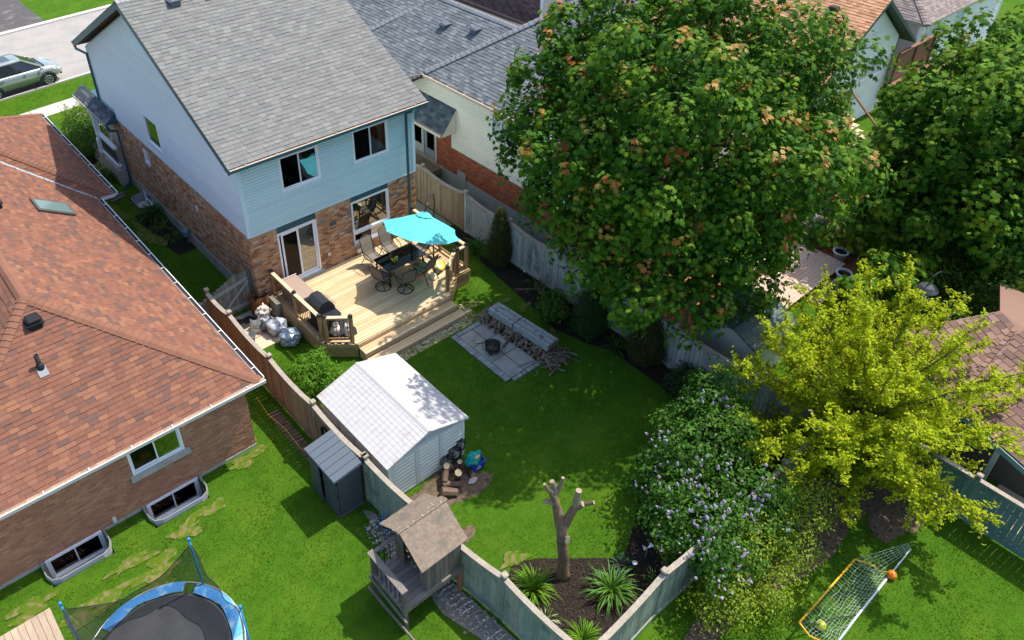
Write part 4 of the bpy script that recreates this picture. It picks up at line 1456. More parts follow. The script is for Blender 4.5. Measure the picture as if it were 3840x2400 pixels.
def fence(name, label, pts, zt, m_pick, faces, posts=None, dip=.12, pw=.14, m_postm=None, low=.06, capm=None, seed=0, curved=True, face_rails=True):
    """board fence along pts (post positions): pickets, rails, posts with caps, a curved top board in every bay"""
    r_ = random.Random(seed)
    pts = [Vector((*p, 0)) for p in pts]
    t = thing(name, label, 'fence', ((pts[0] + pts[-1]) / 2))
    P = []
    for i, (a, b) in enumerate(zip(pts, pts[1:])):
        d = b - a
        L = d.length
        u = d / L
        nn = Vector((u.y, -u.x, 0)) * faces
        k = max(1, int((L - .1) / pw))
        w_ = (L - .1) / k

        def top(s):
            return zt - (dip * (1 - (2 * s / L - 1) ** 2) if curved else dip * .3)
        for j in range(k):
            s = .05 + (j + .5) * w_
            h = top(s) - .02 + r_.uniform(-.008, .008)
            p = a + u * (s - w_ / 2 + .004) + nn * (.012 + r_.uniform(-.004, .004))
            p.z = low + r_.uniform(-.015, .015)
            P.append((p, u * (w_ - r_.uniform(.006, .013)), nn * .018, VZ * (h - p.z)))
        mb = MB()
        q = 10
        for j in range(q):
            s0, s1 = .05 + (L - .1) * j / q, .05 + (L - .1) * (j + 1) / q
            p0, p1 = a + u * s0 + nn * .012, a + u * s1 + nn * .012
            p0.z, p1.z = top(s0) + .005, top(s1) + .005
            mb.bar(p0, p1, .13, .036)
        mb.obj('top_rail', capm or m_frail, t)
        mb = MB()
        for z in (.28, zt - .42):
            p0, p1 = a + u * .05 - nn * .02, b - u * .05 - nn * .02
            p0.z = p1.z = z
            mb.bar(p0, p1, .04, .09)
        if face_rails:
            p0, p1 = a + u * .05 + nn * .045, b - u * .05 + nn * .045
            p0.z = p1.z = low + .06
            mb.bar(p0, p1, .03, .12)
            p0.z = p1.z = 0
            for s0, s1 in [(.05 + (L - .1) * j / q, .05 + (L - .1) * (j + 1) / q) for j in range(q)]:
                c0, c1 = a + u * s0 + nn * .043, a + u * s1 + nn * .043
                c0.z, c1.z = top(s0) - .07, top(s1) - .07
                mb.bar(c0, c1, .022, .09)
        mb.obj('back_rail', m_pick, t)
    pieces(t, 'picket', P, m_pick, 'box', 300, 'pickets')
    for p in pts:
        mb = MB()
        mb.box(p.x - .05, p.x + .05, p.y - .05, p.y + .05, 0, zt + .10)
        po = mb.obj('post', m_postm or m_pick, t)
        mb = MB()
        mb.bevbox(p.x - .075, p.x + .075, p.y - .075, p.y + .075, zt + .10, zt + .15, .02)
        mb.obj('post_cap', m_frail, po)
    return t


fence('board_fence', 'weathered brown fence beside the bungalow, running from the gate to the grey cabinet',
      [(-1.62, .13), (-1.58, -1.32), (-1.60, -3.80), (-1.60, -6.15), (-1.58, -8.52)], 1.62, m_fbrown, 1, seed=1)
fence('board_fence', 'green stained fence running from the grey cabinet behind the playhouse to the flower bed corner',
      [(-1.58, -8.56), (-1.42, -10.9), (-1.14, -13.18), (-1.02, -15.45)], 1.62, m_fgreen, 1, seed=2)
fence('board_fence', 'pale green wooden fence along the back of the flower beds beside the lilac', [(-.98, -15.48), (1.55, -15.36), (3.9, -15.4), (6.2, -15.42), (8.33, -15.42)], 1.66, m_fgreen, 1, seed=3)
fence('board_fence', 'brown section of the right hand fence beside the blue house', [(8.38, 4.4), (8.38, 1.85), (8.38, -.72)], 1.72, m_fbrown, 1, seed=4, dip=.15)
fence('board_fence', 'long blue grey fence on the right of the yard behind the dark cedars', [(8.37, -.78), (8.37, -3.2), (8.36, -5.6), (8.36, -8.05), (8.36, -10.5), (8.36, -12.95), (8.36, -15.36)], 1.70, m_fgrey, 1, seed=5, dip=.14)
fence('board_fence', 'dark teal fence at the right edge behind the yellow green tree', [(9.62, -16.6), (9.60, -18.7), (9.58, -21.0), (9.56, -23.4)], 1.5, m_fteal, 1, seed=6, curved=False, dip=.1)
fence('board_fence', 'short low fence panel tucked between the gate and the bungalow', [(-2.86, .22), (-1.68, .2)], 1.15, m_fgrey, -1, seed=7, dip=-.12)
fence('board_fence', 'grey fence glimpsed between the trunks of the two maples', [(19.3, -9.6), (19.0, -7.2), (18.7, -4.8)], 1.6, m_fgrey, 1, seed=8, face_rails=False)

# ------------------------------------------------------------------ gate
t = thing('garden_gate', 'arched grey wooden gate with a diagonal brace next to the brick corner', 'gate', (-.8, .36, 0))
yg0 = .36
top = lambda x: 1.18 + .46 * math.sin(min(1, (x + 1.5) / 1.25) * math.pi / 2)
P = []
for i in range(10):
    x = -1.5 + i * .138
    P.append((Vector((x, yg0, .14)), Vector((.131, 0, 0)), Vector((0, .02, 0)), Vector((0, 0, top(x + .07) - .14 + rnd.uniform(-.01, .01)))))
m_gate = mat('gate_wood', [(.19, .18, .15), (.225, .21, .175), (.155, .15, .125), (.25, .235, .20)], .88, .15, grain=((30, 30, 2.5), .35), noise=(3, .2))
pieces(t, 'board', P, m_gate, 'box')
mb = MB()
mb.box(-1.5, -.13, yg0 - .042, yg0 - .002, .30, .42)
mb.bar((-1.48, yg0 - .022, 1.08), (-.14, yg0 - .022, 1.36), .04, .11, up=(0, 0, 1))
mb.obj('cross_rail', m_fgrey, t)
mb = MB()
mb.bar((-1.1, yg0 - .052, .44), (-.16, yg0 - .052, 1.26), .02, .10)
mb.obj('brace', m_fgrey, t)
mb = MB()
mb.box(-.13, -.03, yg0 - .06, yg0 + .04, 0, 1.66)
mb.obj('post', mat('dark_green_post', (.10, .125, .115), .85, grain=((30, 30, 3), .3)), t)

# ------------------------------------------------------------------ deck
D = .58
t = thing('wooden_deck', 'new pale wooden deck with two wide steps behind the blue house', 'deck', (3.4, -2, 0))
DK = [(.42, -.02), (.42, -3.2), (1.26, -3.9), (5.0, -3.9), (5.8, -3.25), (6.42, -3.25), (6.42, -.02)]
r_ = random.Random(5)
P = []


def deck_span(y):
    x0 = .42 if y > -3.2 else .42 + (-3.2 - y) * 1.2
    x1 = 6.42 if y > -3.25 else 5.8 - (-3.25 - y) * 1.23
    return x0, x1


bw = .139
for i in range(28):
    y0 = -.03 - bw * (i + 1)
    if y0 < -3.93:
        break
    x0, x1 = deck_span(y0 + bw / 2)
    xs = [x0]
    if r_.random() < .6:
        xs.append(r_.uniform(x0 + 1.2, x1 - 1.2))
    xs.append(x1)
    for a, b in zip(xs, xs[1:]):
        P.append((Vector((a, y0, D - .035)), Vector((b - a - .005, 0, 0)), Vector((0, bw - .008, 0)), Vector((0, 0, .035 + r_.uniform(-.0015, .0015)))))
for k, (z, ya, yb2, xa, xb2) in enumerate(((.385, -4.30, -3.94, 1.29, 4.97), (.195, -4.66, -4.34, 1.30, 5.06))):
    n = 3
    for j in range(n):
        w_ = (yb2 - ya + .02) / n
        P.append((Vector((xa, ya + j * w_, z - .035)), Vector((xb2 - xa, 0, 0)), Vector((0, w_ - .008, 0)), Vector((0, 0, .035))))
pieces(t, 'deck_board', P, m_deck, 'box')
mb = MB()
mb.box(1.29, 4.97, -4.28, -4.25, .02, .345)
mb.box(1.30, 5.06, -4.64, -4.61, .02, .158)
mb.box(1.29, 1.32, -4.25, -3.94, .02, .345)
mb.box(4.93, 4.96, -4.25, -3.94, .02, .345)
mb.box(5.03, 5.06, -4.61, -4.30, .02, .158)
mb.box(1.30, 1.33, -4.61, -4.30, .02, .158)
mb.bar((1.26, -3.93, D - .10), (5.0, -3.93, D - .10), .035, .125)
mb.obj('step_riser', m_deck, t)
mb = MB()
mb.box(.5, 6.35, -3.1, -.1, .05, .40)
mb.obj('underside_shade', m_blackm, t)  # black block added as the shade beneath the deck boards
for (a, b), (c, d) in zip(DK[0:], DK[1:]):
    if (a, c) == (1.26, 5.0):
        continue
    p, q = Vector((a, b, 0)), Vector((c, d, 0))
    u = (q - p).normalized()
    n = Vector((-u.y, u.x, 0))
    n = n if n.dot(Vector((3.4, -1.8, 0)) - p) < 0 else -n
    mb = MB()
    mb.obox(p + VZ * (D - .17) + n * .002, q - p, n * .03, VZ * .135)
    mb.obox(p + VZ * .03 + n * .002, q - p, n * .02, VZ * .05)
    fsc = mb.obj('deck_fascia', m_lattice, t)
    # skirt of crossed lattice strips
    L, h0, h1 = (q - p).length, .08, D - .17
    H0 = h1 - h0
    sl_, s = [], -H0
    while s < L:
        for sg in (1, -1):
            x0, x1 = s, s + H0
            z0, z1 = (h0, h1) if sg > 0 else (h1, h0)
            if x0 < 0:
                z0 += (z1 - z0) * (-x0) / H0; x0 = 0
            if x1 > L:
                z1 -= (z1 - z0) * (x1 - L) / (x1 - x0); x1 = L
            if x1 - x0 > .03:
                a_, b_ = p + u * x0 + VZ * z0 + n * (.008 if sg > 0 else .016), p + u * x1 + VZ * z1 + n * (.008 if sg > 0 else .016)
                dd = b_ - a_
                up_ = n.cross(dd).normalized() * .042
                sl_.append((a_ - up_ / 2, dd, up_, n * .006))
        s += .085
    pieces(t, 'lattice_strip', sl_, m_lattice, 'box', 60, 'lattice')


def rail(p, q, zt=1.56, zb=.70, sp=.115):
    p, q = Vector(p), Vector(q)
    u = (q - p).normalized()
    a, b = p + u * .05, q - u * .05
    mb = MB()
    mb.bar((a.x, a.y, zt), (b.x, b.y, zt), .12, .04)
    hr_ = mb.obj('handrail', m_handrail, t)
    mb = MB()
    mb.bar((a.x, a.y, zt - .055), (b.x, b.y, zt - .055), .04, .07)
    mb.bar((a.x, a.y, zb), (b.x, b.y, zb), .04, .08)
    mb.obj('rail_board', m_post, t)
    k = max(1, int((b - a).length / sp))
    for i in range(k):
        c = a + (b - a) * ((i + .5) / k)
        mb = MB()
        mb.tube([(c.x, c.y, zb), (c.x, c.y, zt - .07)], .0095, 6, cap=False)
        mb.obj('baluster', m_black, t, smooth=True)


def dpost(x, y, z1=1.63, z0=.0):
    mb = MB()
    mb.box(x - .05, x + .05, y - .05, y + .05, z0, z1)
    po = mb.obj('post', m_post, t)
    mb = MB()
    mb.bevbox(x - .06, x + .06, y - .06, y + .06, z1 - .045, z1 + .03, .02)
    mb.obj('post_cap', m_blackm, po)


LP = [(.49, -.17), (.48, -1.62), (.48, -3.10)]
LP2 = [(.57, -3.25), (1.19, -3.74)]
RP = [(5.04, -3.72), (5.80, -3.15)]
RP2 = [(5.95, -3.14), (6.35, -3.14)]
RP3 = [(6.35, -1.70), (6.35, -.12)]
for x, y in LP + LP2 + RP + RP2 + RP3:
    dpost(x, y)
for a, b in (LP[:2], LP[1:], LP2, RP, RP2, (RP2[1], RP3[0]), RP3):
    rail((*a, 0), (*b, 0))

# ------------------------------------------------------------------ white resin shed
t = thing('storage_shed', 'white resin garden shed with a ridged white roof beside the fence', 'shed', (.03, -7.5, 0))
m_shw = mat('shed_cream', (.56, .585, .545), .6, .3, noise=(1.2, .06))
m_shr = mat('shed_roof_white', (.43, .415, .40), .6, .25, noise=(2.5, .05), stain=(3, (.38, .32, .275), .58, .76))
m_shrib = mat('shed_rib', (.66, .68, .63), .6, .3)
sx0, sx1, sy0, sy1, szw, szr = -1.2, 1.26, -8.98, -5.95, 1.42, 1.90
mb = MB()
mb.box(sx0, sx0 + .06, sy0, sy1, 0, szw)
mb.box(sx1 - .06, sx1, sy0, sy1, 0, szw)
mb.box(sx0 + .06, sx1 - .06, sy1 - .06, sy1, 0, szw)
mb.box(sx0 + .06, sx1 - .06, sy0, sy0 + .05, 0, szw)
mb.obj('wall', m_shw, t)
mb = MB()
xm = (sx0 + sx1) / 2
mb.ext([(sx0, sy0 + .03, szw), (sx1, sy0 + .03, szw), (xm, sy0 + .03, szr - .03)], (0, .05, 0))
gb = mb.obj('gable', mat('shed_gable', (.40, .44, .45), .6), t)
mb = MB()
mb.box(xm - .32, xm - .02, sy0 + .015, sy0 + .028, szw + .06, szw + .26)
mb.obj('gable_vent', mat('gable_vent_grey', (.33, .38, .40), .6), gb)
n = 3
for i in range(n):
    x0 = sx0 + .04 + i * (sx1 - sx0 - .08) / n
    x1 = sx0 + .04 + (i + 1) * (sx1 - sx0 - .08) / n
    mb = MB()
    mb.box(x0 + .008, x1 - .008, sy0 - .014, sy0 - .001, .02, szw)
    pn = mb.obj('wall_panel', m_shw, t)
    P = []
    for k in range(10):
        z = .08 + k * .133
        P.append((Vector((x0 + .12, sy0 - .016, z)), Vector((x1 - x0 - .17, 0, 0)), Vector((0, -.016, 0)), Vector((0, 0, .045))))
    pieces(pn, 'rib', P, m_shrib, 'box')
for s in (0, 1):
    for i in range(4):
        y0 = sy0 + .04 + i * (sy1 - sy0 - .08) / 4
        y1 = sy0 + .04 + (i + 1) * (sy1 - sy0 - .08) / 4
        mb = MB()
        x = sx0 - .014 if s == 0 else sx1 + .001
        mb.box(x, x + .013, y0 + .008, y1 - .008, .02, szw)
        pn = mb.obj('wall_panel', m_shw, t)
        P = []
        for k in range(10):
            z = .08 + k * .133
            xx = x if s == 0 else x + .013
            P.append((Vector((xx, y0 + .07, z)), Vector((0, y1 - y0 - .14, 0)), Vector((-.014 if s == 0 else .014, 0, 0)), Vector((0, 0, .045))))
        pieces(pn, 'rib', P, m_shrib, 'box')
for x, y in ((sx0 - .02, sy0 - .02), (sx1 - .05, sy0 - .02), (sx0 - .02, sy1 - .05), (sx1 - .05, sy1 - .05)):
    mb = MB()
    mb.box(x, x + .07, y - .005, y + .07, 0, szw)
    mb.obj('corner_post', m_shrib, t)
ex0, ex1, ey0, ey1 = -1.31, 1.36, -9.10, -5.82
ze_ = 1.475
for s, x in ((-1, ex0), (1, ex1)):
    mb = MB()
    mb.ext([(xm, ey0, szr), (x, ey0, ze_), (x, ey0, ze_ - .045), (xm, ey0, szr - .045)], (0, ey1 - ey0, 0))
    rf = mb.obj('roof_panel', m_shr, t)
    w_ = Vector((xm - x, 0, szr - ze_))
    kk = 11
    ln = w_.length
    P = []
    r_ = random.Random(3 + s)
    for k in range(kk):
        b0 = ln * k / kk
        y = ey0 + .01
        while y < ey1 - .02:
            d = min(.19, ey1 - y - .01)
            n_ = VY.cross(w_).normalized()
            n_ = n_ if n_.z > 0 else -n_
            o = Vector((x, y, ze_)) + w_ * (b0 / ln) + n_ * .001
            P.append((o, VY * (d - .007), w_ * (1 / kk) * .99, n_ * (.009 if s < 0 else .005)))
            y += .19
    pieces(rf, 'roof_tile', P, m_shr, 'wedge', 150, 'roof_tiles')
for i in range(4):
    mb = MB()
    y0 = ey0 + i * (ey1 - ey0) / 4
    mb.ext([(xm - .07, y0, szr - .012), (xm, y0, szr + .028), (xm + .07, y0, szr - .012)], (0, (ey1 - ey0) / 4 - .006, 0))
    mb.obj('ridge_cap', m_shr, t)

# ------------------------------------------------------------------ grey resin cabinet
t = thing('tool_cabinet', 'dark grey resin cabinet with one door ajar, against the fence on the bungalow side', 'cabinet', (-2.08, -7.9, 0))
m_res = mat('grey_resin', (.062, .070, .078), .55, .35, noise=(40, .08))
m_res2 = mat('grey_resin_lid', (.085, .105, .125), .6, .3, noise=(40, .08))
cx0, cx1, cy0, cy1, cz = -2.44, -1.74, -8.54, -7.25, 1.50
mb = MB()
mb.box(cx0 + .02, cx1, cy0, cy0 + .035, .03, cz)
mb.box(cx0 + .02, cx1, cy1 - .035, cy1, .03, cz)
mb.box(cx1 - .03, cx1, cy0 + .035, cy1 - .035, .03, cz)
mb.bevbox(cx0 - .02, cx1 + .02, cy0 - .02, cy1 + .02, .0, .06, .02)
mb.obj('body', m_res, t)
mb = MB()
ymid = (cy0 + cy1) / 2
for x0, x1, y, z0, z1 in ((cx0 + .08, cx1 - .06, cy0 - .008, .18, 1.0), (cx0 + .08, cx1 - .06, cy0 - .008, 1.08, 1.40)):
    mb.box(x0, x1, y, cy0, z0, z1)
mb.obj('side_panel', m_res, t)
for y0, y1, ang in ((cy0 + .005, ymid - .004, 0.0), (ymid + .004, cy1 - .005, .14)):
    c_, s_ = math.cos(ang), math.sin(ang)

    def dp(k, y, z):       # hinge at the outer edge
        hy = cy0 + .005 if ang == 0 else cy1 - .005
        dy = y - hy
        return Vector((cx0 - k * c_ - abs(dy) * s_, hy + dy * c_, z))
    mb = MB()
    mb.obox(dp(0, y0, .08), dp(0, y1, .08) - dp(0, y0, .08), dp(.03, y0, .08) - dp(0, y0, .08), VZ * (cz - .10))
    d_ = mb.obj('door', m_res, t)
    mb = MB()
    for z0, z1 in ((.16, .98), (1.06, 1.36)):
        o = dp(.03, y0 + .07, z0)
        mb.obox(o, dp(.03, y1 - .07, z0) - o, dp(.038, y0 + .07, z0) - o, VZ * (z1 - z0))
    mb.obj('door_panel', m_res, d_)
mb = MB()
mb.tube([(cx0 - .032, ymid, .88 - .001), (cx0 - .05, ymid, .88)], [.10, .09], 14)
mb.obj('handle', m_black, t)
mb = MB()
for z in (.3, .8, 1.3):
    mb.box(cx0 - .036, cx0 - .004, cy0 - .012, cy0 + .03, z, z + .07)
mb.obj('hinge', m_black, t)
mb = MB()
mb.ext([(cx0 - .10, cy0 - .06, cz - .01), (cx1 + .04, cy0 - .06, cz + .10), (cx1 + .04, cy0 - .06, cz + .04), (cx0 - .10, cy0 - .06, cz - .06)], (0, cy1 - cy0 + .12, 0))
lid = mb.obj('lid', m_res2, t)
w_ = Vector((cx1 - cx0 + .14, 0, .11))
P = []
for k in range(6):
    y = cy0 - .055 + k * (cy1 - cy0 + .11) / 6
    P.append((Vector((cx0 - .095, y, cz - .008)) + Vector((0, 0, .004)), VY * ((cy1 - cy0 + .11) / 6 - .016), w_ * .99, Vector((-.05, 0, .32)).normalized() * .016))
pieces(lid, 'lid_plank', P, m_res2, 'box')

# ------------------------------------------------------------------ playhouse
t = thing('playhouse', 'old wooden playhouse on stilts with a plywood gable roof and railed porch by the fence', 'playhouse', (-2.2, -11.4, 0))
pz = .92
px0, px1, py0, py1 = -3.02, -1.36, -12.05, -10.78
mb = MB()
for x in (px0 + .05, px1 - .05):
    for y in (py0 + .05, py1 - .05):
        mb = MB()
        mb.box(x - .045, x + .045, y - .045, y + .045, 0, pz - .10 if x > -2 else 1.60)
        mb.obj('leg', m_oldwood if x < -2 or y > -11 else mat('orange_leg', (.30, .13, .06), .85), t)
mb = MB()
mb.box(px0, px1, py0, py0 + .03, pz - .15, pz - .036)
mb.box(px0, px1, py1 - .03, py1, pz - .15, pz - .036)
mb.box(px0, px0 + .03, py0 + .03, py1 - .03, pz - .15, pz - .036)
mb.obj('floor_frame', m_oldwood, t)
P = []
k = 9
for i in range(k):
    w_ = (py1 - py0) / k
    P.append((Vector((px0 - .02, py0 + i * w_, pz - .035)), Vector((px1 - px0 + .04, 0, 0)), Vector((0, w_ - .009, 0)), Vector((0, 0, .035))))
pieces(t, 'floor_board', P, m_oldwood2, 'box')
hx0 = -2.34
P = []
for i in range(8):
    w_ = (px1 - hx0) / 8
    P.append((Vector((hx0 + i * w_, py0 + .05, pz - .02)), Vector((w_ - .008, 0, 0)), Vector((0, .018, 0)), Vector((0, 0, 1.12))))
    P.append((Vector((hx0 + i * w_, py1 - .07, pz - .02)), Vector((w_ - .008, 0, 0)), Vector((0, .018, 0)), Vector((0, 0, 1.12))))
for i in range(8):
    w_ = (py1 - py0 - .14) / 8
    y = py0 + .07 + i * w_
    zt_ = 2.02 + .52 * (1 - abs(y + w_ / 2 - (py0 + py1) / 2) / .63)
    P.append((Vector((px1 - .03, y, pz - .02)), Vector((.018, 0, 0)), Vector((0, w_ - .008, 0)), Vector((0, 0, zt_ - pz))))
    if i < 2 or i > 5:
        P.append((Vector((hx0, y, pz)), Vector((.018, 0, 0)), Vector((0, w_ - .008, 0)), Vector((0, 0, zt_ - pz - .02))))
pieces(t, 'wall_board', P, m_oldwood, 'box')
for y in (py1 - .14, py0 + .07):
    mb = MB()
    mb.box(hx0 + .02, hx0 + .09, y, y + .07, pz, 2.05)
    mb.obj('corner_post', m_oldwood, t)
ymr, zmr = -11.36, 2.60
for s, ye, ze_ in ((1, -12.15, 2.03), (-1, -10.60, 2.07)):
    mb = MB()
    xa, xb_ = -2.58, -1.30
    mb.ext([(xa, ymr, zmr), (xa, ye, ze_), (xa, ye, ze_ - .022), (xa, ymr, zmr - .022)], (xb_ - xa, 0, 0))
    mb.obj('roof_panel', m_ply, t)
mb = MB()
mb.ext([(-2.62, ymr, zmr + .03), (-2.62, ymr + .20, zmr - .10), (-2.62, ymr + .20, zmr - .125), (-2.62, ymr, zmr + .004)], (1.36, 0, 0))
mb.ext([(-2.62, ymr - .005, zmr + .03), (-2.62, ymr - .045, zmr - .0), (-2.62, ymr - .045, zmr - .028), (-2.62, ymr - .005, zmr + .004)], (1.36, 0, 0))
mb.obj('ridge_board', m_lichen, t)
mb = MB()
mb.box(px0 - .04, px0 + .11, py0 - .02, py1 + .02, 1.60, 1.64)
mb.box(px0 + .11, hx0 + .05, py1 - .09, py1 - .0, 1.58, 1.615)
mb.obj('porch_rail', m_oldwood2, t)
for i in range(6):
    y = py0 + .22 + i * .17
    mb = MB()
    mb.tube([(px0 + .05, y, pz), (px0 + .05, y, 1.6)], .012, 6)
    mb.obj('baluster', m_blackm, t)
for i in range(3):
    x = px0 + .2 + i * .16
    mb = MB()
    mb.tube([(x, py1 - .05, pz), (x, py1 - .05, 1.58)], .012, 6)
    mb.obj('baluster', m_blackm, t)
mb = MB()
mb.bar((px0 - .03, py0 - .12, .62), (px0 - .03, py1 + .05, .70), .035, .09)
mb.bar((px0 - .08, py0 - .45, .42), (px0 - .08, py1 + .05, .30), .035, .09)
mb.obj('brace', m_oldwood2, t)

# ------------------------------------------------------------------ fire pit patio
t = thing('stone_patio', 'square patio of grey slabs with a border of small pavers on the lawn', 'patio', (4.7, -6.4, 0))
mb = MB()
mb.poly([(4.02, -7.74, .009 + .03), (5.42, -7.74, .039), (5.42, -5.08, .039), (4.02, -5.08, .039)])
mb.obj('joint_moss', m_moss, t)
P = []
r_ = random.Random(9)
for y0, y1 in ((-7.70, -6.83), (-6.80, -5.96), (-5.93, -5.28)):
    for x0, x1 in ((4.25, 4.79), (4.82, 5.36)):
        P.append((Vector((x0, y0, .0)), Vector((x1 - x0, 0, 0)), Vector((0, y1 - y0, 0)), Vector((0, 0, .052 + r_.uniform(-.004, .004)))))
pieces(t, 'slab', P, m_slab, 'box')
P = []
y = -7.72
while y < -5.10:
    d = r_.choice((.13, .19, .24, .16))
    d = min(d, -5.09 - y)
    if d > .05:
        P.append((Vector((4.03 + r_.uniform(-.008, .008), y, 0)), Vector((.195, 0, 0)), Vector((0, d - .014, 0)), Vector((0, 0, .055 + r_.uniform(-.006, .006)))))
    y += d
x = 4.25
while x < 5.38:
    d = r_.choice((.13, .19, .24))
    d = min(d, 5.40 - x)
    if d > .05:
        P.append((Vector((x, -5.25 + r_.uniform(-.008, .008), 0)), Vector((d - .014, 0, 0)), Vector((0, .155, 0)), Vector((0, 0, .055 + r_.uniform(-.006, .006)))))
    x += d
for x0 in (4.26, 4.45, 4.64):
    P.append((Vector((x0, -7.86, 0)), Vector((.16, 0, 0)), Vector((0, .13, 0)), Vector((0, 0, .05))))
x = 4.84
while x < 5.4:
    P.append((Vector((x, -7.86, 0)), Vector((.15, 0, 0)), Vector((0, .13, 0)), Vector((0, 0, .05))))
    x += .17
pieces(t, 'paver', P, m_paver, 'box')

t = thing('fire_pit', 'round black steel fire pit with a mesh cover and ring on the grey patio', 'fire pit', (4.6, -6.48, .05))
c = (4.6, -6.48, .05)
m_fp = mat('fire_pit_steel', (.018, .018, .019), .5, .4, noise=(20, .3))
mb = MB()
mb.lathe(c, [(.17, .06), (.22, .10), (.245, .16), (.25, .33), (.235, .33), (.23, .18), (.1, .14)], 22, cap=False)
mb.obj('bowl', m_fp, t, smooth=True)
mb = MB()
mb.tube([(c[0] + .315 * math.cos(a), c[1] + .315 * math.sin(a), c[2] + .24) for a in [i * math.pi / 16 for i in range(32)]], .010, 6, closed=True)
for a in (.4, 1.97, 3.54, 5.1):
    mb.bar((c[0] + .24 * math.cos(a), c[1] + .24 * math.sin(a), c[2] + .24), (c[0] + .315 * math.cos(a), c[1] + .315 * math.sin(a), c[2] + .24), .02, .01)
mb.obj('outer_ring', m_fp, t)
for a in (.5, 2.07, 3.64, 5.2):
    mb = MB()
    mb.bar((c[0] + .19 * math.cos(a), c[1] + .19 * math.sin(a), c[2] - .002), (c[0] + .20 * math.cos(a), c[1] + .20 * math.sin(a), c[2] + .14), .05, .02)
    mb.obj('leg', m_fp, t)
mb = MB()
for i in range(14):
    a = i * math.pi / 14
    pts = [(c[0] + .22 * s * math.cos(a), c[1] + .22 * s * math.sin(a), c[2] + .33 + .12 * (1 - s * s)) for s in (-1, -.7, -.35, 0, .35, .7, 1)]
    mb.tube(pts, .0035, 4)
for rr in (.07, .14, .2):
    mb.tube([(c[0] + rr * math.cos(b), c[1] + rr * math.sin(b), c[2] + .33 + .12 * (1 - (rr / .22) ** 2)) for b in [i * math.pi / 10 for i in range(20)]], .0035, 4, closed=True)
mb.obj('mesh_cover', m_fp, t)
mb = MB()
for i in range(9):
    a = rnd.uniform(0, 6.28)
    b = a + 2.6 + rnd.uniform(-.4, .4)
    mb.tube([(c[0] + .2 * math.cos(a), c[1] + .2 * math.sin(a), c[2] + .2), (c[0] + .2 * math.cos(b), c[1] + .2 * math.sin(b), c[2] + .24)], .013, 6)
mb.obj('sticks', m_log, t)
t = thing('poker', 'thin dark poker handle leaning on the ring of the fire pit', 'poker', (4.2, -6.1, .05))
mb = MB()
mb.tube([(4.22, -6.05, .30), (4.55, -6.35, .37)], .012, 6)
mb.obj('rod', m_blackm, t)

# bench roof over the firewood
t = thing('wood_bench', 'long weathered slatted wooden bench top resting over the stacked firewood', 'bench', (5.85, -6.5, 0))
o0, o1 = Vector((5.47, -5.32, .60)), Vector((5.66, -7.86, .60))
u = (o1 - o0).normalized()
v = Vector((-u.y, u.x, 0))
v = v if v.x > 0 else -v
L = (o1 - o0).length
m_bench = mat('grey_bench_wood', [(.33, .335, .32), (.29, .295, .28), (.37, .37, .35), (.25, .255, .245)], .88, .15, grain=((40, 4, 30), .4), noise=(8, .2), stain=(7, (.12, .12, .115), .56, .7))
P = [(o0 + v * (.004 + i * .074), u * (L + rnd.uniform(-.01, .01)), v * .060, VZ * .035) for i in range(6)]
pieces(t, 'slat', P, m_bench, 'box')
mb = MB()
mb.obox(o0 - v * .025 - VZ * .20, u * L, v * .026, VZ * .225)
mb.obox(o0 + v * .445 - VZ * .20, u * L, v * .026, VZ * .225)
mb.obj('side_board', mat('bench_side', (.27, .30, .285), .88, grain=((40, 4, 30), .35), noise=(5, .2)), t)
mb = MB()
for s in (.02, L * .47, L - .06):
    mb.obox(o0 + u * s - VZ * .12, u * .04, v * .44, VZ * .118)
mb.obox(o0 + u * L - v * .02 - VZ * .16, u * .025, v * .49, VZ * .19)
for s in (.3, L - .5):
    for q in (.03, .38):
        mb.obox(o0 + u * s + v * q - VZ * .60, u * .07, v * .07, VZ * .59)
mb.obj('bench_frame', m_oldwood, t)
mb = MB()
mb.obox(o0 + u * (L * .42) - v * .03 + VZ * .036, u * .025, v * .52, VZ * .006)
mb.obox(o0 + u * (L * .42) - v * .031 - VZ * .20, u * .025, -v * .006, VZ * .24)
mb.obj('strap', m_blackm, t)


def log_mesh(name, ln, r, seed, m=None, bend=.08):
    r_ = random.Random(seed)
    pts = [(ln * (s - .5), bend * ln * math.sin(s * 3.1) + r_.uniform(-.01, .01), r_.uniform(-.006, .006)) for s in (0, .25, .5, .75, 1)]
    mb = MB()
    n = 7
    mb.tube(pts, [r * q for q in (1.0, .97, .95, .9, .85)], n, cap=False)
    k = len(pts)
    mb.mat = 1
    b = len(mb.v) - k * n
    mb.f += [[b + j for j in range(n - 1, -1, -1)], [b + (k - 1) * n + j for j in range(n)]]
    mb.m += [1, 1]
    me = bpy.data.meshes.new(name)
    me.from_pydata(mb.v, [], mb.f)
    me.materials.append(m or m_log)
    me.materials.append(m_cut)
    me.polygons.foreach_set('material_index', mb.m)
    return me


LOGS = [log_mesh('log', .42, .032, i) for i in range(3)] + [log_mesh('log', .34, .05, 7 + i, bend=.02) for i in range(3)] + [log_mesh('log', .62, .028, 12, bend=.15), log_mesh('log', .5, .02, 13, bend=.1)]


def put_log(me, loc, yaw, pitch, label, group, roll=0):
    o = bpy.data.objects.new('firewood_log', me)
    COL.objects.link(o)
    o.location = loc
    o.rotation_euler = (roll, pitch, yaw)
    o['label'], o['category'], o['group'] = label, 'log', group
    return o


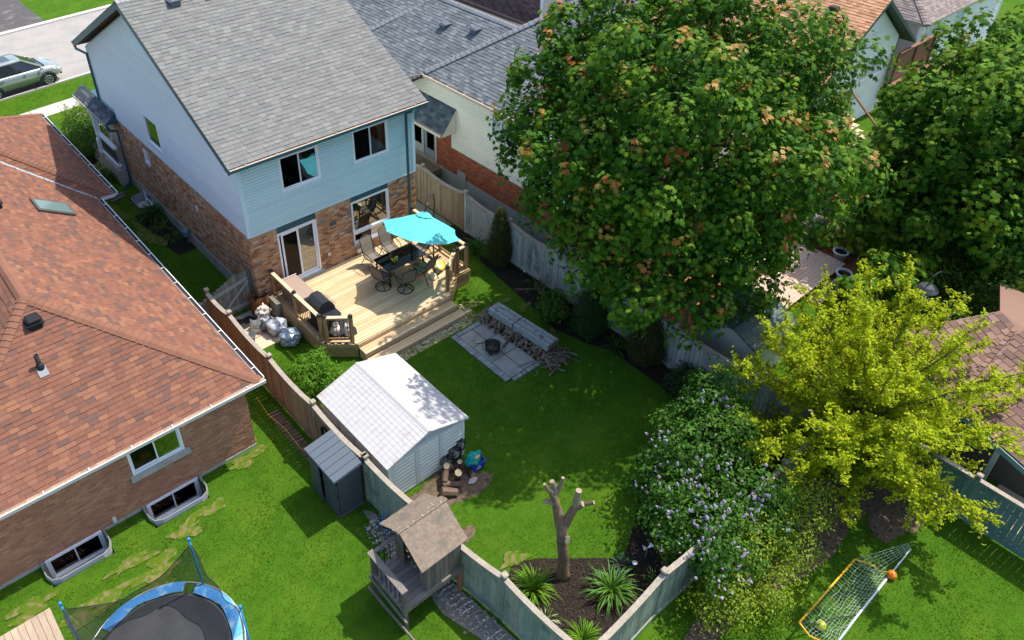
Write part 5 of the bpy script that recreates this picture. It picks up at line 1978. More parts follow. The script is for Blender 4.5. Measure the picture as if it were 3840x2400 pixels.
r_ = random.Random(21)
lab1 = 'short cut firewood log stacked crosswise under the grey bench'
lab2 = 'loose firewood branch in the heap spilling off the end of the bench'
for row in range(5):
    n = 27
    for i in range(n):
        s = L * (i + r_.uniform(.1, .9)) / n
        if row > 2 and (s < .2 or s > L - .15):
            continue
        p = o0 + u * s + v * (.10 + r_.uniform(-.18, .10) - (.05 if row < 2 else 0))
        z = .05 + row * .085 + r_.uniform(-.02, .02)
        put_log(LOGS[r_.choice((0, 1, 2, 3, 4, 5))], (p.x, p.y, z), math.atan2(v.y, v.x) + r_.gauss(0, .28), r_.gauss(-.12, .15), lab1, 'firewood under the bench', r_.uniform(0, 6))
for i in range(75):
    a, q = r_.uniform(0, 6.28), abs(r_.gauss(0, .36))
    x, y = 5.82 + q * math.cos(a) * 1.0, -8.05 + q * math.sin(a) * .62
    z = .03 + max(0, .40 - q * .75) * r_.random()
    put_log(LOGS[r_.choice((0, 1, 2, 3, 6, 7, 7, 6))], (x, y, z), r_.uniform(0, 3.14), r_.gauss(0, .18), lab2, 'firewood heap', r_.uniform(0, 6))
for i in range(20):
    x, y = 5.52 + r_.uniform(-.15, .15), -5.18 + r_.uniform(-.15, .2)
    put_log(LOGS[r_.choice((3, 4, 5))], (x, y, .05 + .3 * r_.random()), math.atan2(v.y, v.x) + r_.gauss(0, .3), r_.gauss(0, .1), 'firewood log at the deck end of the bench pile', 'firewood at the near end')
put_log(log_mesh('log', .55, .04, 31, bend=.04), (5.22, -6.5, .09), .35, .0, 'single long log lying out on the patio slab away from the stack', 'loose logs on the patio')
put_log(log_mesh('log', 1.3, .014, 32, bend=.03), (5.35, -7.75, .10), -.35, .02, 'thin bare stick lying across the patio corner below the heap', 'loose logs on the patio')

# ------------------------------------------------------------------ on the deck
m_alub = mat('bronze_frame', (.022, .017, .015), .4, .4)
m_sling = mat('sling_fabric', (.185, .155, .125), .8, .2, noise=(60, .1))
m_tabg = mat('black_glass', (.006, .006, .007), .04, .6)
m_umb = mat('turquoise_canvas', (.13, .62, .68), .8, .2, noise=(3, .05), trans=.28)
t = thing('dining_table', 'black glass patio dining table with a flower pot lying on it', 'table', (4.42, -1.9, D))
mb = MB()
xc, yc = 4.42, -1.89
hx, hy = .80, .45


def rr_(hx, hy, r, z, n=5):
    o = []
    for cx_, cy_, a0 in ((hx - r, hy - r, 0), (-hx + r, hy - r, 90), (-hx + r, -hy + r, 180), (hx - r, -hy + r, 270)):
        for i in range(n + 1):
            a = math.radians(a0 + 90 * i / n)
            o.append((xc + cx_ + r * math.cos(a), yc + cy_ + r * math.sin(a), z))
    return o


mb.ext(rr_(hx - .02, hy - .02, .05, D + .700), (0, 0, .008))
mb.obj('glass_top', m_tabg, t)
mb = MB()
ring = rr_(hx - .012, hy - .012, .06, D + .702)
mb.tube(ring, .016, 6, closed=True)
for sx in (-1, 1):
    mb.bar((xc + sx * (hx - .1), yc - hy + .05, D + .67), (xc + sx * (hx - .1), yc + hy - .05, D + .67), .03, .03)
mb.obj('table_frame', m_alub, t)
for sx in (-1, 1):
    for sy in (-1, 1):
        mb = MB()
        mb.tube([(xc + sx * (hx - .10), yc + sy * (hy - .08), D + .69), (xc + sx * (hx - .09), yc + sy * (hy - .07), D)], .030, 8)
        mb.obj('leg', m_alub, t, smooth=True)
t = thing('flower_pot', 'small pot of yellow flowers tipped over on the black table', 'flower pot', (4.22, -1.92, D + .71))
mb = MB()
a = Vector((-.8, -.25, .05)).normalized()
p0 = Vector((4.32, -1.90, D + .765))
mb.tube([p0, p0 + a * .11], [.038, .052], 12)
mb.obj('pot', mat('pale_pot', (.52, .58, .36), .6), t, smooth=True)
mb = MB()
mb2 = MB()
for i in range(26):
    d = (a + Vector((rnd.gauss(0, .35), rnd.gauss(0, .4), rnd.gauss(.08, .25)))).normalized()
    e = p0 + a * .1 + d * rnd.uniform(.08, .2)
    e.z = max(e.z, D + .73)
    mb.tube([p0 + a * .1, e], .004, 4)
    if i < 20:
        mb2.ball(e, .022, 6, 4)
mb.obj('stems', m_bright, t)
mb2.obj('yellow_flowers', m_yellowf, t)


def chair(name, swivel, label):
    """sling chair facing +x in its own coordinates"""
    t = thing(name, label, 'chair', (0, 0, 0), 'sling chairs round the deck table', local=True)
    sz = .43
    prof = [(.26, sz + .02), (.05, sz - .02), (-.20, sz + .0), (-.27, sz + .12), (-.36, sz + .42), (-.44, sz + .62)]
    hw = .235
    seat, back = prof[:3], prof[2:]
    mb = MB()
    for a, b in zip(seat, seat[1:]):
        mb.add([(a[0], -hw, a[1]), (a[0], hw, a[1]), (b[0], hw, b[1]), (b[0], -hw, b[1])], [(0, 1, 2, 3)])
    mb.obj('seat', m_sling, t, smooth=True)
    mb = MB()
    for a, b in zip(back, back[1:]):
        mb.add([(a[0], -hw, a[1]), (a[0], hw, a[1]), (b[0], hw, b[1]), (b[0], -hw, b[1])], [(0, 1, 2, 3)])
    mb.obj('backrest', m_sling, t, smooth=True)
    mb = MB()
    for s in (-1, 1):
        mb.tube([(x, s * (hw + .012), z) for x, z in prof], .016, 8)
    x, z = prof[-1]
    mb.tube([(x, -hw, z), (x - .02, -hw * .5, z + .03), (x - .02, hw * .5, z + .03), (x, hw, z)], .014, 6)
    mb.tube([(.24, -hw, sz), (.24, hw, sz)], .014, 6)
    mb.tube([(-.18, -hw, sz - .03), (-.18, hw, sz - .03)], .014, 6)
    mb.obj('side_frame', m_alub, t, smooth=True)
    for s in (-1, 1):
        mb = MB()
        y = s * (hw + .04)
        mb.tube([(-.31, y - s * .03, sz + .28), (-.18, y + s * .015, sz + .235), (.08, y + s * .02, sz + .22), (.24, y, sz + .17), (.27, y - s * .01, sz + .08), (.24, y - s * .03, sz)], .015, 8)
        mb.obj('armrest', m_alub, t, smooth=True)
    if swivel:
        mb = MB()
        mb.tube([(.0, 0, sz - .03), (.0, 0, .14)], .028, 8)
        mb.obj('pedestal', m_alub, t, smooth=True)
        mb = MB()
        R = .27
        mb.tube([(R * math.cos(b), R * math.sin(b), .016) for b in [i * math.pi / 14 for i in range(28)]], .016, 6, closed=True)
        for i in range(4):
            b = math.pi / 4 + i * math.pi / 2
            mb.tube([(0, 0, .15), (R * .5 * math.cos(b), R * .5 * math.sin(b), .09), (R * math.cos(b), R * math.sin(b), .02)], .013, 6)
        mb.obj('round_base', m_alub, t, smooth=True)
    else:
        for s in (-1, 1):
            for q in ((.24, sz, .30), (-.19, sz - .01, -.40)):
                mb = MB()
                y = s * (hw + .012)
                mb.tube([(q[0], y, q[1]), ((q[0] + q[2]) / 2 + .01, y, sz * .5), (q[2], y + s * .02, 0)], .015, 8)
                mb.obj('leg', m_alub, t, smooth=True)
    return t


c1 = chair('sling_chair', True, 'tan swivel sling chair at the left end of the black table, nearest the grill')
c1.location, c1.rotation_euler = (3.53, -2.12, D), (0, 0, .35)
copy_thing(c1, (4.02, -2.72, D), math.radians(78), 'tan swivel sling chair with its back to the steps, beside the round shadow edge')
c2 = chair('sling_chair', False, 'tan four legged sling chair against the house under the low window sill')
c2.location, c2.rotation_euler = (3.95, -.98, D), (0, 0, math.radians(-88))
copy_thing(c2, (4.72, -.95, D), math.radians(-95), 'tan four legged sling chair between its twin and the turquoise umbrella, near the wall')
copy_thing(c2, (4.92, -2.62, D), math.radians(100), 'tan four legged sling chair at the step side, close to the yellow sacks')
copy_thing(c2, (5.50, -1.62, D), math.radians(190), 'tan sling chair at the far end of the table, mostly under the turquoise canopy')

# cantilever umbrella
t = thing('patio_umbrella', 'turquoise cantilever patio umbrella open above the dining set', 'umbrella', (5.75, -2.05, D))
ua = Vector((5.07, -2.52, 3.09))                     # apex; the canopy leans towards the sun
un = Vector((.356, .113, 1)).normalized()
uu_ = VY.cross(un).normalized()
uv_ = un.cross(uu_)
R, drop, n, off = 1.345, .58, 8, -.16


def cano(s, a, dz=0.0, k=1.0):
    """point at fraction s from the apex to the rim, at angle a"""
    return ua + (uu_ * math.cos(a) + uv_ * math.sin(a)) * (R * s * k) - un * (drop * s ** 1.15 + dz)


mb = MB()
rows = 8
ring = []
for j in range(rows + 1):
    s = j / rows
    rg = []
    for i in range(n * 6):
        fr_ = (i / 6.0) % 1
        a = off + 2 * math.pi * i / 6.0 / n
        kk = math.cos(math.pi / n) / math.cos((fr_ - .5) * 2 * math.pi / n)
        sag = 1 - (2 * fr_ - 1) ** 2
        rg.append(cano(s, a, .05 * s * sag + .008 * math.sin(a * 37 + s * 5) * s, kk * (1 - .04 * s * sag)))
    ring.append(rg)
m_ = n * 6
for j in range(1, rows):
    mb.add(ring[j] + ring[j + 1], [(i, (i + 1) % m_, m_ + (i + 1) % m_, m_ + i) for i in range(m_)])
mb.obj('canopy', m_umb, t, smooth=True)
mb = MB()
q = 24
rr3 = []
for s, dz in ((.02, -.09), (.11, -.075), (.20, -.03)):
    rr3.append([cano(s, 2 * math.pi * i / q, dz + (.012 * math.cos(8 * 2 * math.pi * i / q) if s > .15 else 0)) for i in range(q)])
mb.add(rr3[0] + rr3[1] + rr3[2], [tuple(range(q))] + [(k * q + i, k * q + (i + 1) % q, (k + 1) * q + (i + 1) % q, (k + 1) * q + i) for k in (0, 1) for i in range(q)])
mb.obj('vent_cap', m_umb, t, smooth=True)
for i in range(n):
    a = off + 2 * math.pi * i / n
    mb = MB()
    mb.tube([cano(s, a, .022) for s in (.03, .3, .6, .99)], .009, 5)
    mb.tube([ua - un * .62, cano(.5, a, .03)], .007, 5)
    mb.obj('rib', m_black, t)
mb = MB()
mb.tube([ua - un * .75, ua + un * .12], .018, 8)
mb.obj('hub', m_black, t)
mb = MB()
mb.tube([(5.78, -2.04, D), (5.78, -2.04, 2.0)], .028, 10)
mb.tube([(5.78, -2.04, 2.0), (6.25, -1.55, 2.55), (6.2, -1.55, 2.95), (5.8, -1.95, 3.22), (5.45, -2.25, 3.28), ua + un * .12], .024, 10)
mb.obj('pole', m_black, t, smooth=True)
mb = MB()
mb.box(5.74, 5.83, -2.09, -1.99, 1.45, 1.62)
mb.obj('crank_box', m_black, t)
mb = MB()
mb.bar((5.45, -2.04, D + .02), (6.1, -2.04, D + .02), .06, .035)
mb.bar((5.78, -2.36, D + .022), (5.78, -1.72, D + .022), .06, .035)
mb.obj('cross_base', m_black, t)


# bags
def sack(name, label, cat, loc, size, m, seed, squash=(1, 1, 1), top=None, rot=0., group=None, crumple=.16):
    """a soft bag: displaced ball flattened on the ground"""
    o = mathutils_ball(loc, size, seed, squash, crumple, rot)
    t = o.obj(name, m, None, smooth=True)
    t['label'], t['category'] = label, cat
    if group:
        t['group'] = group
    return t


def mathutils_ball(loc, size, seed, squash, crumple, rot):
    mb = MB()
    L = Vector(loc)
    off = Vector((seed * 7.3, seed * 3.1, seed * 1.7))

    def fn(d):
        k = 1 + crumple * (mnoise.noise(d * 1.8 + off) + .5 * mnoise.noise(d * 4 + off) + .25 * abs(mnoise.noise(d * 9 + off)))
        return k
    mb.ball((0, 0, 0), tuple(size * s for s in squash), 28, 18, fn)
    c_, s_ = math.cos(rot), math.sin(rot)
    zmin = -size * squash[2] * .78
    V = []
    for p in mb.v:
        z = max(p[2], zmin)
        V.append((L.x + p[0] * c_ - p[1] * s_, L.y + p[0] * s_ + p[1] * c_, L.z + z - zmin))
    mb.v = V
    return mb


m_ysack = mat('yellow_sack', [(.72, .52, .02), (.72, .52, .02)], .45, .4, noise=(6, .15), stain=(5.5, (.70, .70, .66), .50, .56))
m_ysack2 = mat('printed_sack', (.68, .48, .02), .45, .4, noise=(6, .15), stain=(9, (.68, .69, .66), .46, .52))
sack('garden_sack', 'yellow and white printed sack on the deck beneath the table end', 'sack', (5.12, -2.30, D + .001), .26, m_ysack2, 3, (1.0, .75, .62), rot=.4)
sack('garden_sack', 'bright yellow sack lying on the deck beside the umbrella foot', 'sack', (5.66, -2.52, D + .001), .25, m_ysack, 5, (1.05, .8, .5), rot=1.0)
sack('garden_sack', 'flat yellow and white sack half hidden behind the chair by the railing', 'sack', (5.18, -2.78, D + .001), .22, m_ysack2, 8, (1.1, .6, .25), rot=.9)
sack('black_bag', 'crumpled black plastic bag next to the yellow sacks on the deck', 'bag', (5.40, -2.68, D + .001), .17, m_blackm, 9, (1.2, .8, .35), rot=.2)
t = thing('planter', 'small grey planter under the far corner of the table', 'planter', (5.0, -2.05, D))
mb = MB()
mb.lathe((5.02, -2.02, D), [(.10, 0), (.13, .2), (.115, .2), (.10, .1)], 14, cap=False)
mb.obj('pot', m_concrete, t)

# grill
t = thing('gas_grill', 'black gas barbecue with a closed hood and side shelves at the deck railing', 'grill', (.93, -2.5, D))
m_gr = mat('grill_enamel', (.013, .014, .016), .32, .5)
mb = MB()
mb.box(.64, 1.14, -2.86, -2.22, D + .06, D + .70)
mb.obj('cart', m_blackm, t)
mb = MB()
mb.box(1.141, 1.155, -2.84, -2.55, D + .10, D + .66)
mb.box(1.141, 1.155, -2.53, -2.24, D + .10, D + .66)
mb.obj('cart_door', m_gr, t)
mb = MB()
mb.ext([(.62, -2.90, D + .70), (1.18, -2.90, D + .70), (1.22, -2.90, D + .78), (1.18, -2.90, D + .84), (.62, -2.90, D + .84)], (0, .72, 0))
mb.obj('firebox', m_gr, t)
prof = [(.63, .845), (.60, .95), (.66, 1.10), (.78, 1.19), (1.0, 1.19), (1.12, 1.06), (1.19, .90), (1.19, .845)]
mb = MB()
mb.ext([(x, -2.88, D + z) for x, z in prof], (0, .68, 0))
hd = mb.obj('hood', mat('grill_hood', (.02, .023, .026), .38, .5), t)
mb = MB()
mb.tube([(1.19, -2.84, D + .92), (1.25, -2.84, D + .93), (1.25, -2.24, D + .93), (1.19, -2.24, D + .92)], .013, 8)
mb.obj('hood_handle', m_steel, hd)
for y0, y1 in ((-3.22, -2.91), (-2.17, -1.86)):
    mb = MB()
    mb.bevbox(.66, 1.20, y0, y1, D + .78, D + .825, .015)
    mb.obj('side_shelf', mat('shelf_black%d' % int(-y0 * 10), (.02, .022, .025), .3, .5), t)
for i in range(4):
    mb = MB()
    mb.tube([(1.20, -2.78 + i * .16, D + .76), (1.245, -2.78 + i * .16, D + .76)], .022, 10)
    mb.obj('knob', m_steel, t)
for x in (.68, 1.1):
    for y in (-2.82, -2.26):
        mb = MB()
        mb.tube([(x, y - .02, D + .035), (x, y + .02, D + .035)], .035, 10)
        mb.obj('wheel', m_black, t)
t = thing('grill_mat', 'dark rubber mat on the deck under the grill and the propane tanks', 'mat', (1.1, -3.0, D))
mb = MB()
mb.box(.62, 1.62, -3.30, -1.95, D + .002, D + .012)
mb.ext([(.85, -3.30, D + .002), (1.62, -3.30, D + .002), (1.5, -3.55, D + .002), (1.05, -3.55, D + .002)], (0, 0, .01))
mb.obj('mat', m_blackm, t)
tk = thing('propane_tank', 'white propane tank with a red label beside the grill', 'propane tank', (0, 0, 0), 'propane tanks behind the corner railing', local=True)
mb = MB()
mb.lathe((0, 0, 0), [(.10, 0), (.10, .03), (.13, .04), (.152, .09), (.152, .25), (.13, .32), (.07, .355), (.03, .36)], 20)
mb.obj('tank_body', mat('tank_white', (.62, .58, .52), .45, .4), tk, smooth=True)
mb = MB()
mb.lathe((0, 0, 0), [(.095, .335), (.10, .43), (.088, .43), (.083, .34)], 20, cap=False)
mb.tube([(0, 0, .35), (0, 0, .41)], .02, 8)
mb.tube([(0, 0, .39), (.05, 0, .39)], .018, 8)
mb.obj('collar', mat('tank_collar', (.55, .50, .44), .5, .4), tk)
mb = MB()
for a0, a1, z0, z1, mm in ((-2.6, -1.6, .11, .23, 0), (-1.35, -.85, .12, .22, 1)):
    mb.mat = mm
    k = 6
    mb.add([(.1535 * math.cos(a0 + (a1 - a0) * i / k), .1535 * math.sin(a0 + (a1 - a0) * i / k), z) for z in (z0, z1) for i in range(k + 1)], [(i, i + 1, k + 2 + i, k + 1 + i) for i in range(k)])
mb.obj('paper_label', [mat('label_grey', (.36, .38, .40), .6), mat('label_red', (.42, .03, .05), .6)], tk)
tk.location = (.97, -3.14, D + .013)
tk2 = copy_thing(tk, (1.27, -3.42, D + .013), 1.2, 'dusty propane tank with a pale green label, next to the corner post')
t = thing('storage_bench', 'tan lidded deck storage box between the railing and the patio door', 'storage box', (1.05, -.75, D))
m_tan = mat('tan_resin', (.33, .235, .185), .6, .3, noise=(3, .06))
mb = MB()
mb.bevbox(.68, 1.26, -1.55, -.32, D + .02, D + .50, .03)
mb.obj('box', m_tan, t)
mb = MB()
mb.bevbox(.64, 1.30, -1.60, -.28, D + .505, D + .57, .03)
mb.obj('lid', m_tan, t)
mb = MB()
mb.box(.645, 1.295, -.30, -.275, D + .572, D + .60)
mb.obj('lid_hinge', mat('hinge_white', (.7, .66, .6), .5), t)

# ------------------------------------------------------------------ the strip between deck and fence
t = thing('stone_path', 'tan paving slabs between the deck lattice and the fence', 'paving', (-.6, -1.1, 0))
P = []
for x0, x1, y0, y1 in ((-1.0, -.42, -1.68, -1.10), (-.40, .12, -1.72, -1.12), (-1.0, -.42, -1.07, -.50), (-.40, .15, -1.08, -.52), (-1.45, -1.03, -1.7, -1.1), (-1.45, -1.03, -1.07, -.5)):
    P.append((Vector((x0, y0, 0)), Vector((x1 - x0, 0, 0)), Vector((0, y1 - y0, 0)), Vector((0, 0, .05 + rnd.uniform(-.004, .004)))))
pieces(t, 'slab', P, m_tanslab)
P = [(Vector((-1.45, -.48, 0)), Vector((1.6, 0, 0)), Vector((0, .78, 0)), Vector((0, 0, .035)))]
pieces(t, 'concrete_pad', P, m_concrete)
t = thing('rubber_mat', 'torn black mat lying on the concrete by the gate', 'mat', (-.9, -.1, .04))
mb = MB()
mb.ext([(x, y, .037) for x, y in [(-1.30, .18), (-.85, .17), (-.7, .06), (-.45, .10), (-.32, -.1), (-.35, -.42), (-1.2, -.45)]], (0, 0, .012))
mb.obj('mat', m_blackm, t)
m_clear = mat('clear_plastic', (.17, .24, .30), .16, .7, noise=(9, .4), stain=(11, (.55, .60, .64), .54, .60), bump=(7, .5))
m_clearw = mat('white_plastic', (.46, .47, .49), .25, .6, noise=(12, .35), stain=(8, (.17, .23, .28), .52, .60), bump=(7, .5))
m_bagg = mat('grey_plastic', (.10, .11, .125), .35, .5, noise=(9, .3), stain=(10, (.45, .46, .47), .56, .66), bump=(22, 1.0))
m_brbag = mat('brown_paper', (.235, .095, .038), .8, .2, noise=(7, .25), bump=(12, .8))
sack('rubbish_bag', 'large clear blue plastic rubbish bag on the grass at the end of the path', 'bag', (-.02, -1.93, .0), .34, m_clear, 12, (1.05, .95, .85), crumple=.2)
sack('rubbish_bag', 'clear bag full of white plastic between the two other rubbish bags', 'bag', (-.10, -1.25, .05), .32, m_clearw, 14, (1.05, .9, .9), crumple=.22)
sack('rubbish_bag', 'grey and black rubbish bag behind the white pebble sacks', 'bag', (-.28, -.85, .05), .28, m_bagg, 17, (1, .9, 1.0), crumple=.24)
sack('paper_bundle', 'crumpled pale paper and bubble wrap piled on top of the grey bag', 'bag', (-.22, -.66, .42), .20, mat('crumpled_paper', (.58, .50, .42), .8, .2, bump=(20, 1.0), noise=(9, .2)), 19, (1, .9, 1.1), crumple=.5)
t = thing('yard_waste_bag', 'tall open brown paper yard waste bag against the brick corner', 'bag', (-.05, -.08, .04))
mb = MB()
q0 = [(-.30, -.30), (.20, -.30), (.20, .14), (-.30, .14)]
nz = 6


def wob(i, j):
    return .022 * math.sin(i * 2.3 + j * 1.9) + .012 * math.sin(i * 5.1 + j * 3.3)


rings = []
for j in range(nz + 1):
    rg = []
    for i in range(16):
        s = i / 4
        k = int(s)
        f_ = s - k
        a, b = q0[k], q0[(k + 1) % 4]
        rg.append((a[0] + (b[0] - a[0]) * f_ + wob(i, j), a[1] + (b[1] - a[1]) * f_ + wob(i + 3, j), .036 + .80 * j / nz + (wob(i, 9) if j == nz else 0)))
    rings.append(rg)
mb.add([p for rg in rings for p in rg], [(j * 16 + i, j * 16 + (i + 1) % 16, (j + 1) * 16 + (i + 1) % 16, (j + 1) * 16 + i) for j in range(nz) for i in range(16)] + [tuple(range(15, -1, -1))])
mb.obj('bag', m_brbag, t, smooth=True)
mb = MB()
mb.poly([(-.27, -.27, .62), (.17, -.27, .62), (.17, .11, .66), (-.27, .11, .66)])
mb.obj('yard_waste', m_soil, t)
t = thing('leaning_board', 'mossy paving board leaning against the deck lattice', 'board', (.25, -.45, 0))
for i in range(3):
    mb = MB()
    mb.obox((.18 + i * .055, -.75, .052), (.05, 0, .0), (0, .55, 0), (.06, 0, .62))
    mb.obj('board', mat('mossy_board%d' % i, (.27 - i * .05, .25 - i * .04, .17 - i * .02), .9, noise=(8, .3)), t)
m_sackw = mat('white_sack', (.62, .62, .58), .5, .3, noise=(30, .08), bump=(30, .5))
m_ink = mat('black_ink', (.02, .02, .02), .6)


def pebble_sack(label, c, rot, w, body):
    t = thing('pebble_sack', label, 'sack', c, 'white pebble sacks by the bin', rot, local=True)
    mb = MB()

    def P(a, b, s):
        x = (a - .5) * w * (1 - .10 * b)
        th = .085 * (math.sin(math.pi * min(1, max(.0, a)))) ** .5 * (1 - b ** 3 * .9) * (1 if b > .02 else .75)
        z = .50 * b + (.10 * (2 * abs(a - .45)) ** 2 if b > .9 else 0)
        return (x, s * th * (1 + .12 * math.sin(a * 9 + b * 7)), z)
    for s in (-1, 1):
        mb.grid(10, 10, lambda a, b: P(a, b, s))
    mb.obj('sack', m_sackw, t, smooth=True)
    for i, tx in enumerate(body):
        text_on('printed_word', tx, .072, (0, -.094 + .006 * i, .30 - i * .085), (1, 0, 0), (0, .02, 1), m_ink, t)
    t.location = c


pebble_sack('white sack printed with black words standing nearest the round bin', (-.62, -.83, .05), math.radians(-32), .36, ('WHITE', 'MARBLE'))
pebble_sack('narrower white sack with black print tucked behind the first one', (-.36, -.80, .05), math.radians(-50), .32, ('WHITE', 'MARBLE'))
t = thing('waste_bin', 'round dark grey lidded bin by the fence with a folded paper on it', 'bin', (-1.22, -1.35, .05))
mb = MB()
mb.lathe((-1.17, -1.32, .05), [(.19, 0), (.235, .46), (.245, .46)], 22)
mb.obj('bin_body', mat('bin_grey', (.13, .145, .165), .6, .3), t, smooth=True)
mb = MB()
mb.lathe((-1.17, -1.32, .50), [(.262, 0), (.262, .035), (.22, .065), (.08, .075), (0.01, .078)], 22)
mb.obj('bin_lid', mat('bin_lid_grey', (.045, .055, .065), .5, .3), t)
t = thing('folded_paper', 'crumpled tan paper lying on the dark bin lid', 'paper', (-1.22, -1.28, .58))
mb = MB()
mb.add([(-1.30, -1.22, .60), (-1.15, -1.14, .63), (-1.08, -1.30, .585), (-1.22, -1.38, .59), (-1.2, -1.25, .64)], [(0, 1, 4), (1, 2, 4), (2, 3, 4), (3, 0, 4)])
mb.obj('paper', mat('tan_paper', (.50, .42, .33), .8), t)
t = thing('broom_handle', 'thin grey pole propped against the deck corner posts', 'pole', (.25, -3.35, 0))
mb = MB()
mb.tube([(.23, -3.36, .0), (.42, -3.14, 1.35)], .013, 6)
mb.obj('pole', m_oldwood, t)

# hose on the fence
t = thing('garden_hose', 'black coiled hose with a yellow tail hanging on the fence by the grey cabinet', 'hose', (-1.72, -6.75, .9))
mb = MB()
for i in range(5):
    mb.tube([(-1.64 - .012 * i, -6.74 + (.13 + .01 * i) * math.cos(a), 1.02 + (.20 + .015 * i) * math.sin(a)) for a in [k * math.pi / 10 for k in range(20)]], .013, 6, closed=True)
mb.obj('hose_coil', m_blackm, t)
m_yhose = mat('yellow_hose', (.50, .36, .03), .5)
mb = MB()
for i in range(3):
    mb.tube([(-1.66, -6.84 - .03 * i, 1.0), (-1.70, -6.86 - .03 * i, .6), (-1.72, -6.83 - .02 * i, .2), (-1.75, -6.85, .02)], .011, 6)
mb.tube([(-1.75, -6.85, .015), (-1.95, -6.6, .015), (-2.05, -5.9, .015), (-2.02, -5.0, .015), (-2.12, -4.2, .015), (-2.05, -3.4, .015)], .012, 6)
mb.obj('yellow_hose', m_yhose, t)

# ------------------------------------------------------------------ corner of the shed: logs, fence wire, recycling box
lab = {0: 'curved dark log resting against the others beside the white shed', 1: 'thick upright split log next to the black wire rolls', 2: 'short pale cut log lying nearest the playhouse roof',
       3: 'mossy log lying between the curved log and the pale one', 4: 'narrow dark log standing beside the blue box', 5: 'short brown log on the soil in front of the blue box', 6: 'thick log leaning behind the curved one'}
spec = [(0, (.36, -9.42, .34), .5, .085, .5, -.35), (1, (.55, -9.62, .28), .52, .10, .9, 1.15), (2, (.10, -9.80, .14), .42, .12, -.55, .25), (3, (.30, -9.65, .16), .48, .085, -.5, .15), (4, (.83, -9.38, .22), .44, .07, .4, 1.35),
        (5, (1.0, -9.62, .08), .3, .075, 1.2, .1), (6, (.52, -9.28, .3), .45, .09, .2, 1.0)]
for i, c, ln, r, yaw, pit in spec:
    o = bpy.data.objects.new('cut_log', log_mesh('cut_log', ln, r, 60 + i, m_logbrown, bend=.12 if i == 0 else .02))
    COL.objects.link(o)
    o.location, o.rotation_euler = c, (0, pit, yaw)
    tag(o, lab[i], 'log')
for i, (c, r) in enumerate((((.66, -9.12, .33), .19), ((.92, -9.08, .42), .21), ((1.14, -9.06, .55), .16))):
    t = thing('wire_roll', ('lowest roll of black wire mesh leaning on the shed wall', 'middle roll of black wire mesh leaning on the shed wall', 'small upper coil of black wire at the shed corner')[i], 'wire roll', c)
    mb = MB()
    for k in range(8):
        rr2 = r * (1 - .06 * (k % 3))
        a0 = Vector((1, .15 * k - .4, 0)).normalized()
        b0 = Vector((0, .35, 1)).normalized()
        mb.tube([Vector(c) + Vector((.02 * k - .08, 0, 0)) + a0 * rr2 * math.cos(a) + b0 * rr2 * math.sin(a) for a in [q * math.pi / 9 for q in range(18)]], .009, 5, closed=True)
    mb.obj('wire', m_blackm, t)
t = thing('recycling_box', 'blue recycling box full of cloth and paper beside the shed corner', 'recycling box', (1.2, -9.55, 0))
m_blue = mat('blue_plastic', (.012, .055, .36), .45, .4)
ca, sa = math.cos(-.12), math.sin(-.12)


def rb(x, y, z):
    return (1.22 + x * ca - y * sa, -9.55 + x * sa + y * ca, z)


mb = MB()
for (x0, x1, y0, y1) in ((-.21, .21, -.15, -.13), (-.21, .21, .13, .15), (-.21, -.19, -.13, .13), (.19, .21, -.13, .13)):
    mb.add([rb(x * k, y * k, z) for z, k in ((.02, .9), (.32, 1.0)) for y in (y0, y1) for x in (x0, x1)], [(0, 2, 3, 1), (4, 5, 7, 6), (0, 1, 5, 4), (2, 6, 7, 3), (0, 4, 6, 2), (1, 3, 7, 5)])
mb.add([rb(-.19, -.135, .03), rb(.19, -.135, .03), rb(.19, .135, .03), rb(-.19, .135, .03)], [(0, 1, 2, 3)])
mb.tube([rb(-.225, -.165, .31), rb(.225, -.165, .31), rb(.225, .165, .31), rb(-.225, .165, .31)], .016, 6, closed=True)
bx = mb.obj('box', m_blue, t)
mb = MB()
for k in range(3):
    a0 = k * 2.094 + .5
    pts = [rb(.055 * math.cos(a), -.1535, .185 + .04 * math.sin(a)) for a in (a0, a0 + .5, a0 + 1.0, a0 + 1.5)]
    mb.tube(pts, .007, 4)
mb.obj('recycling_mark', m_white, bx)
mb = MB()
mb.obox(rb(-.075, -.1495, .11), Vector(rb(.075, -.1495, .11)) - Vector(rb(-.075, -.1495, .11)), (0, -.003, 0), (0, 0, .018))
mb.obj('white_stripe', m_white, bx)
m_green = mat('green_cloth', (.012, .25, .17), .8, .2, noise=(5, .3), stain=(7, (.01, .32, .33), .5, .58))
sack('green_cloth', 'crumpled green and turquoise cloth heaped in the blue box', 'cloth', (1.16, -9.52, .26), .23, m_green, 33, (1, .75, .7), crumple=.45)
sack('paper_scrap', 'scrap of peach coloured paper on top of the green cloth', 'paper', (1.2, -9.63, .44), .085, mat('peach_paper', (.62, .36, .22), .8), 35, (1, .5, .8), crumple=.4)
sack('grey_stones', 'two flat grey stones on the soil by the logs', 'stone', (.86, -9.85, .0), .12, m_concrete, 37, (1.2, .7, .4), crumple=.3)

